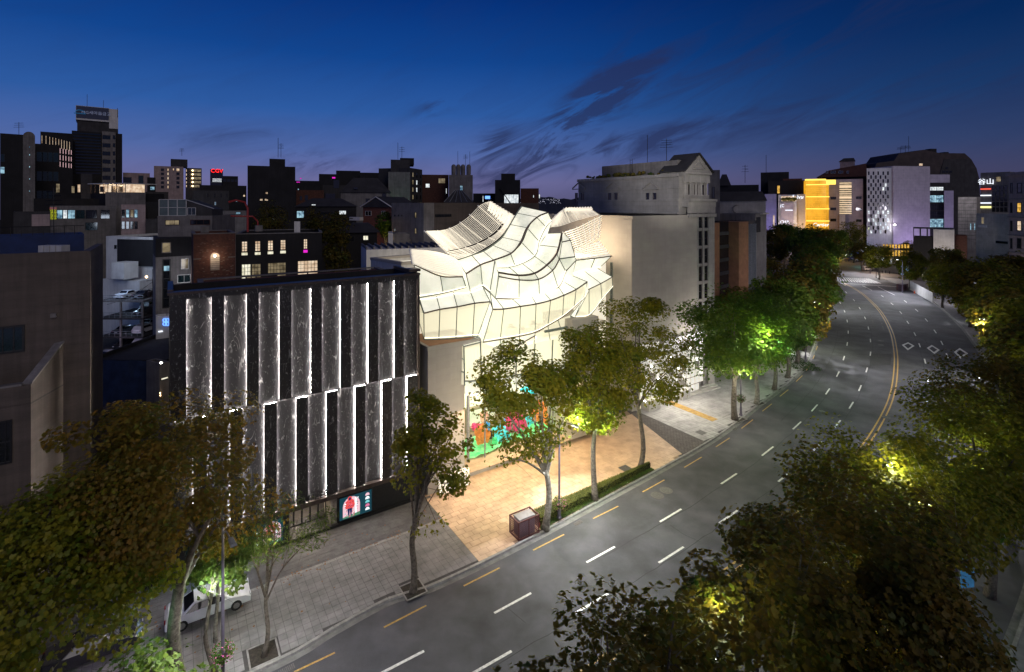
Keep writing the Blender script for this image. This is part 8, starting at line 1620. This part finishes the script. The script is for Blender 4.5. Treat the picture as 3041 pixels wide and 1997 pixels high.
def person(p, rz, label, h=1.7, top='black_cloth', legs='black_cloth', hair='black_cloth', stride=.12, arm=.15):
    root = thing('person', label, 'person', p); root.rotation_euler = (0, 0, rz); k = h/1.7
    V = [(0, 0, .93), (0, 0, 1.12), (0, .0, 1.38), (0, 0, 1.47), (0, .01, 1.56), (0, .02, 1.66), (.09, 0, .88), (.10, stride*.5, .48), (.10, stride, .08), (.10, stride+.14, .03), (-.09, 0, .88), (-.10, -stride*.4, .48), (-.10, -stride*.8, .08), (-.10, -stride*.8+.14, .03), (.17, 0, 1.37), (.23, 0, 1.12), (.24, arm, .90), (.24, arm+.05, .82), (-.17, 0, 1.37), (-.23, 0, 1.12), (-.24, arm*.5, .90), (-.24, arm*.5+.05, .82)]
    E_ = [(0, 1), (1, 2), (2, 3), (3, 4), (4, 5), (0, 6), (6, 7), (7, 8), (8, 9), (0, 10), (10, 11), (11, 12), (12, 13), (2, 14), (14, 15), (15, 16), (16, 17), (2, 18), (18, 19), (19, 20), (20, 21)]
    Rr = [.13, .11, .13, .05, .09, .085, .09, .06, .04, .035, .09, .06, .04, .035, .06, .042, .033, .03, .06, .042, .033, .03]
    me = bpy.data.meshes.new('body'); me.from_pydata([tuple(c*k for c in v) for v in V], E_, []); o = link('body', me, root); md = o.modifiers.new('skin', 'SKIN'); 
    for v, rr in zip(me.skin_vertices[0].data, Rr): v.radius = (rr*k, rr*.8*k)
    me.skin_vertices[0].data[0].use_root = True; s2 = o.modifiers.new('sub', 'SUBSURF'); s2.levels = 1; s2.render_levels = 1; me.materials.append(M['skin'])
    mb = MB(); mb.lathe((0, 0, .84*k), [(.19*k, 0), (.17*k, .12*k), (.14*k, .28*k), (.18*k, .48*k), (.16*k, .58*k), (.07*k, .62*k)], 10); link('shirt', mb.mesh('shirt', M[top]), root)
    mb = MB(); mb.lathe((0, .0, .42*k), [(.17*k, 0), (.17*k, .2*k), (.17*k, .46*k)], 10) if legs == 'green_cloth' else mb.lathe((0, 0, .6*k), [(.19*k, 0), (.18*k, .28*k)], 10); link('skirt', mb.mesh('skirt', M[legs]), root)
    mb = MB(); mb.lathe((0, -.015*k, 1.56*k), [(.06*k, -.14*k), (.10*k, -.05*k), (.105*k, .06*k), (.08*k, .13*k), (.02*k, .16*k)], 10); link('hair', mb.mesh('hair', M[hair]), root)
    for s in (1, -1): link('eye', MB().lathe((s*.03*k, .105*k, 1.60*k), [(.008, -.008), (.012, 0), (.008, .008)], 6).mesh('eye', M['black_cloth']), root)
    return root
M['blonde'] = mat('blonde_hair', (.55, .42, .25), .7, .2, 9)
person(cpx(1411, .0)+Vector((0, 0, TZ+.3))-Vector((N2.x, N2.y, 0))*.9, R(200), 'dark haired figure in a white top and long green trousers behind the corner window', 1.75, 'white_wall', 'green_cloth')
person(cpx(1470, -.2)+Vector((0, 0, TZ+.3))-Vector((N2.x, N2.y, 0))*.9, R(190), 'blonde figure in a short black dress standing in the store window', 1.75, 'black_cloth', 'black_cloth', 'blonde')
# banner, bollards, signs near the crossing
p = g(2686, 858, .15); bn = thing('street_banner', 'blue and orange banner pair hanging on the lamp post by the crossing', 'banner', p)
for dx, c_ in ((-1.3, (.3, .55, .8)), (.3, (.35, .6, .85))): MB().box(p.x+dx, p.y-.2, 4.6, p.x+dx+1.0, p.y-.16, 7.6).build('banner_cloth', mat('banner_blue', c_, .7, .15, 2, emit=c_, estr=.25), bn)
MB().box(p.x-.1, p.y-.24, 5.2, p.x+.1, p.y-.21, 6.8).build('banner_motif', mat('banner_orange', (.8, .3, .08), .7, .1, emit=(.8, .3, .08), estr=.2), bn)
p = g(2846, 1955, .15); b2 = thing('street_banner', 'blue banner sheet hanging from the lower right lamp post', 'banner', p); MB().hexa([p+Vector((.15, 0, 4.2)), p+Vector((1.05, .1, 4.2)), p+Vector((1.05, .14, 4.2)), p+Vector((.15, .04, 4.2))], [p+Vector((.15, 0, 6.0)), p+Vector((1.05, .1, 6.0)), p+Vector((1.05, .14, 6.0)), p+Vector((.15, .04, 6.0))]).build('banner_cloth', mat('banner_blue_dark', (.06, .22, .42), .7, .3, 2, emit=(.05, .25, .5), estr=.18), b2)
pb = [(2737, 867), (2761, 868), (2620, 812), (2630, 812), (2642, 814), (2608, 818)]
bl = ['left bollard of the pair below the white hoarding', 'right bollard of the pair below the white hoarding', 'bollard behind the white trunk tree, left of three', 'bollard in the middle of three by the far corner', 'rightmost bollard of three by the far corner', 'bollard on the kerb tip by the signal pole']
for q, lab in zip(pb, bl): tag(MB().lathe(g(*q, .15), [(.13, 0), (.12, .95), (.08, 1.05), (.02, 1.1)], 8).build('bollard', M['black_metal']), lab, 'bollard', 'black bollards on the right pavement')
p = g(2602, 826, .15); ts = thing('traffic_signal', 'traffic signal post with a red light at the far right corner', 'traffic light', p); MB().tube([p, p+Vector((0, 0, 5.2))], .09, 8).build('pole', M['pole'], ts); MB().box(p.x-.3, p.y-.3, 4.2, p.x+.3, p.y-.1, 5.9).build('signal_head', M['black_metal'], ts); MB().lathe(p+Vector((0, -.34, 5.5)), [(.05, -.2), (.28, 0), (.05, .2)], 8).build('red_lens', M['red_emit'], ts)
p = g(2694, 815, .15)+Vector((3, 0, 0)); rs_ = thing('round_sign', 'round blue road sign left of the white hoarding', 'sign', p); MB().tube([p, p+Vector((0, 0, 3.2))], .05, 6).build('pole', M['pole'], rs_); MB().tube([p+Vector((0, -.1, 3.6)), p+Vector((0, -.14, 3.6))], .9, 16).build('sign_disc', mat('sign_blue', (.05, .12, .5), .5, .1, emit=(.1, .2, .8), estr=.4), rs_); MB().box(p.x-.55, p.y-.17, 3.52, p.x+.55, p.y-.15, 3.7).build('sign_bar', M['white_wall'], rs_)
p = g(2797, 862, .15); mm_ = thing('advert_board', 'colourful pink and blue advert board by the right kerb tree', 'sign', p); MB().box(p.x-1.6, p.y, .2, p.x+1.4, p.y+.2, 2.9).build('board', mat('advert_print', (.75, .45, .6), .6, .6, 2.5, emit=(.7, .5, .7), estr=.4, col2=(.1, .35, .6)), mm_)
tag(MB().lathe(g(2716, 872, .15), [(.25, 0), (.2, .1), (.14, .5), (.03, .8)], 8).build('traffic_cone', mat('cone_orange', (.7, .12, .03), .6, .1)), 'orange cone on the kerb below the fenced box', 'cone')
# entrance stairs, plinths and lit screen right of the plaza
def zE(x, y): return 1900+x/2.605, 750+y/2.605
for (a, b, lab) in ((g(1928, 1225, .15), (2.2, 1.8, 1.5), 'white stone plinth at the left of the entrance stairs'), (g(2025, 1190, .15), (1.8, 3.2, 1.3), 'pale stone stair cheek at the right of the entrance')):
    t_, s_ = to_ts(a); q = [st(t_, s_-b[1]), st(t_+b[0], s_-b[1]), st(t_+b[0], s_), st(t_, s_)]; r = thing('stone_plinth', lab, 'plinth', st(t_, s_, .15)); mb = MB(); mb.hexa([v+Vector((0, 0, .15)) for v in q], [v+Vector((0, 0, b[2])) for v in q]); mb.build('block', M['stair'], r)
    mb = MB(); q2 = [st(t_-.06, s_-b[1]-.06), st(t_+b[0]+.06, s_-b[1]-.06), st(t_+b[0]+.06, s_+.06), st(t_-.06, s_+.06)]; mb.hexa([v+Vector((0, 0, b[2]+.003)) for v in q2], [v+Vector((0, 0, b[2]+.12)) for v in q2]); mb.build('cap', M['stair'], r)
t_, s_ = to_ts(g(2045, 1180, .15)); sr = thing('entrance_stairs', 'broad pale stone steps rising to a terrace behind the street trees', 'stairs', st(t_, s_, .15))
for k in range(6): MB().hexa([st(t_, s_-.45*k, .15+.17*k), st(t_+7, s_-.45*k+.3, .15+.17*k), st(t_+7, s_-8, .15+.17*k), st(t_, s_-8, .15+.17*k)], [st(t_, s_-.45*k, .15+.17*(k+1)-.004), st(t_+7, s_-.45*k+.3, .15+.17*(k+1)-.004), st(t_+7, s_-8, .15+.17*(k+1)-.004), st(t_, s_-8, .15+.17*(k+1)-.004)]).build('step', M['stair'], sr)
fE = Face(C_+N2*.4+D2*.8, C_+N2*.4+D2*14.5); sc_r = thing('lit_grid_screen', 'white lit grid wall with bright lamps at the foot of the limestone block', 'wall', fE.P(6, 0, 0))
for i in range(14):
    for j in range(8):
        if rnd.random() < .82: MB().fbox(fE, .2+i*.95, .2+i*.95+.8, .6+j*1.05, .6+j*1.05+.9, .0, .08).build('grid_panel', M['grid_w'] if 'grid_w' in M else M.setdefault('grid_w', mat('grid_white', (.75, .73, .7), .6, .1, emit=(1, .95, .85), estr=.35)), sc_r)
for i in range(10): MB().lathe(fE.P(.8+i*1.35, 1.4+(i*37 % 10)*.62, .25), [(.03, -.12), (.16, 0), (.03, .12)], 8).build('grid_lamp', M['lamp_glow'], sc_r)
light('grid_lamps', 'AREA', fE.P(6, 5, 1.2), 900, (1, .93, .8), 9, 4, target=fE.P(6, 0, 9)); light('grid_up', 'AREA', fE.P(11, 7.5, 2.5), 520, (1, .95, .9), 5, 1, target=fE.P(11, 14, -.2))
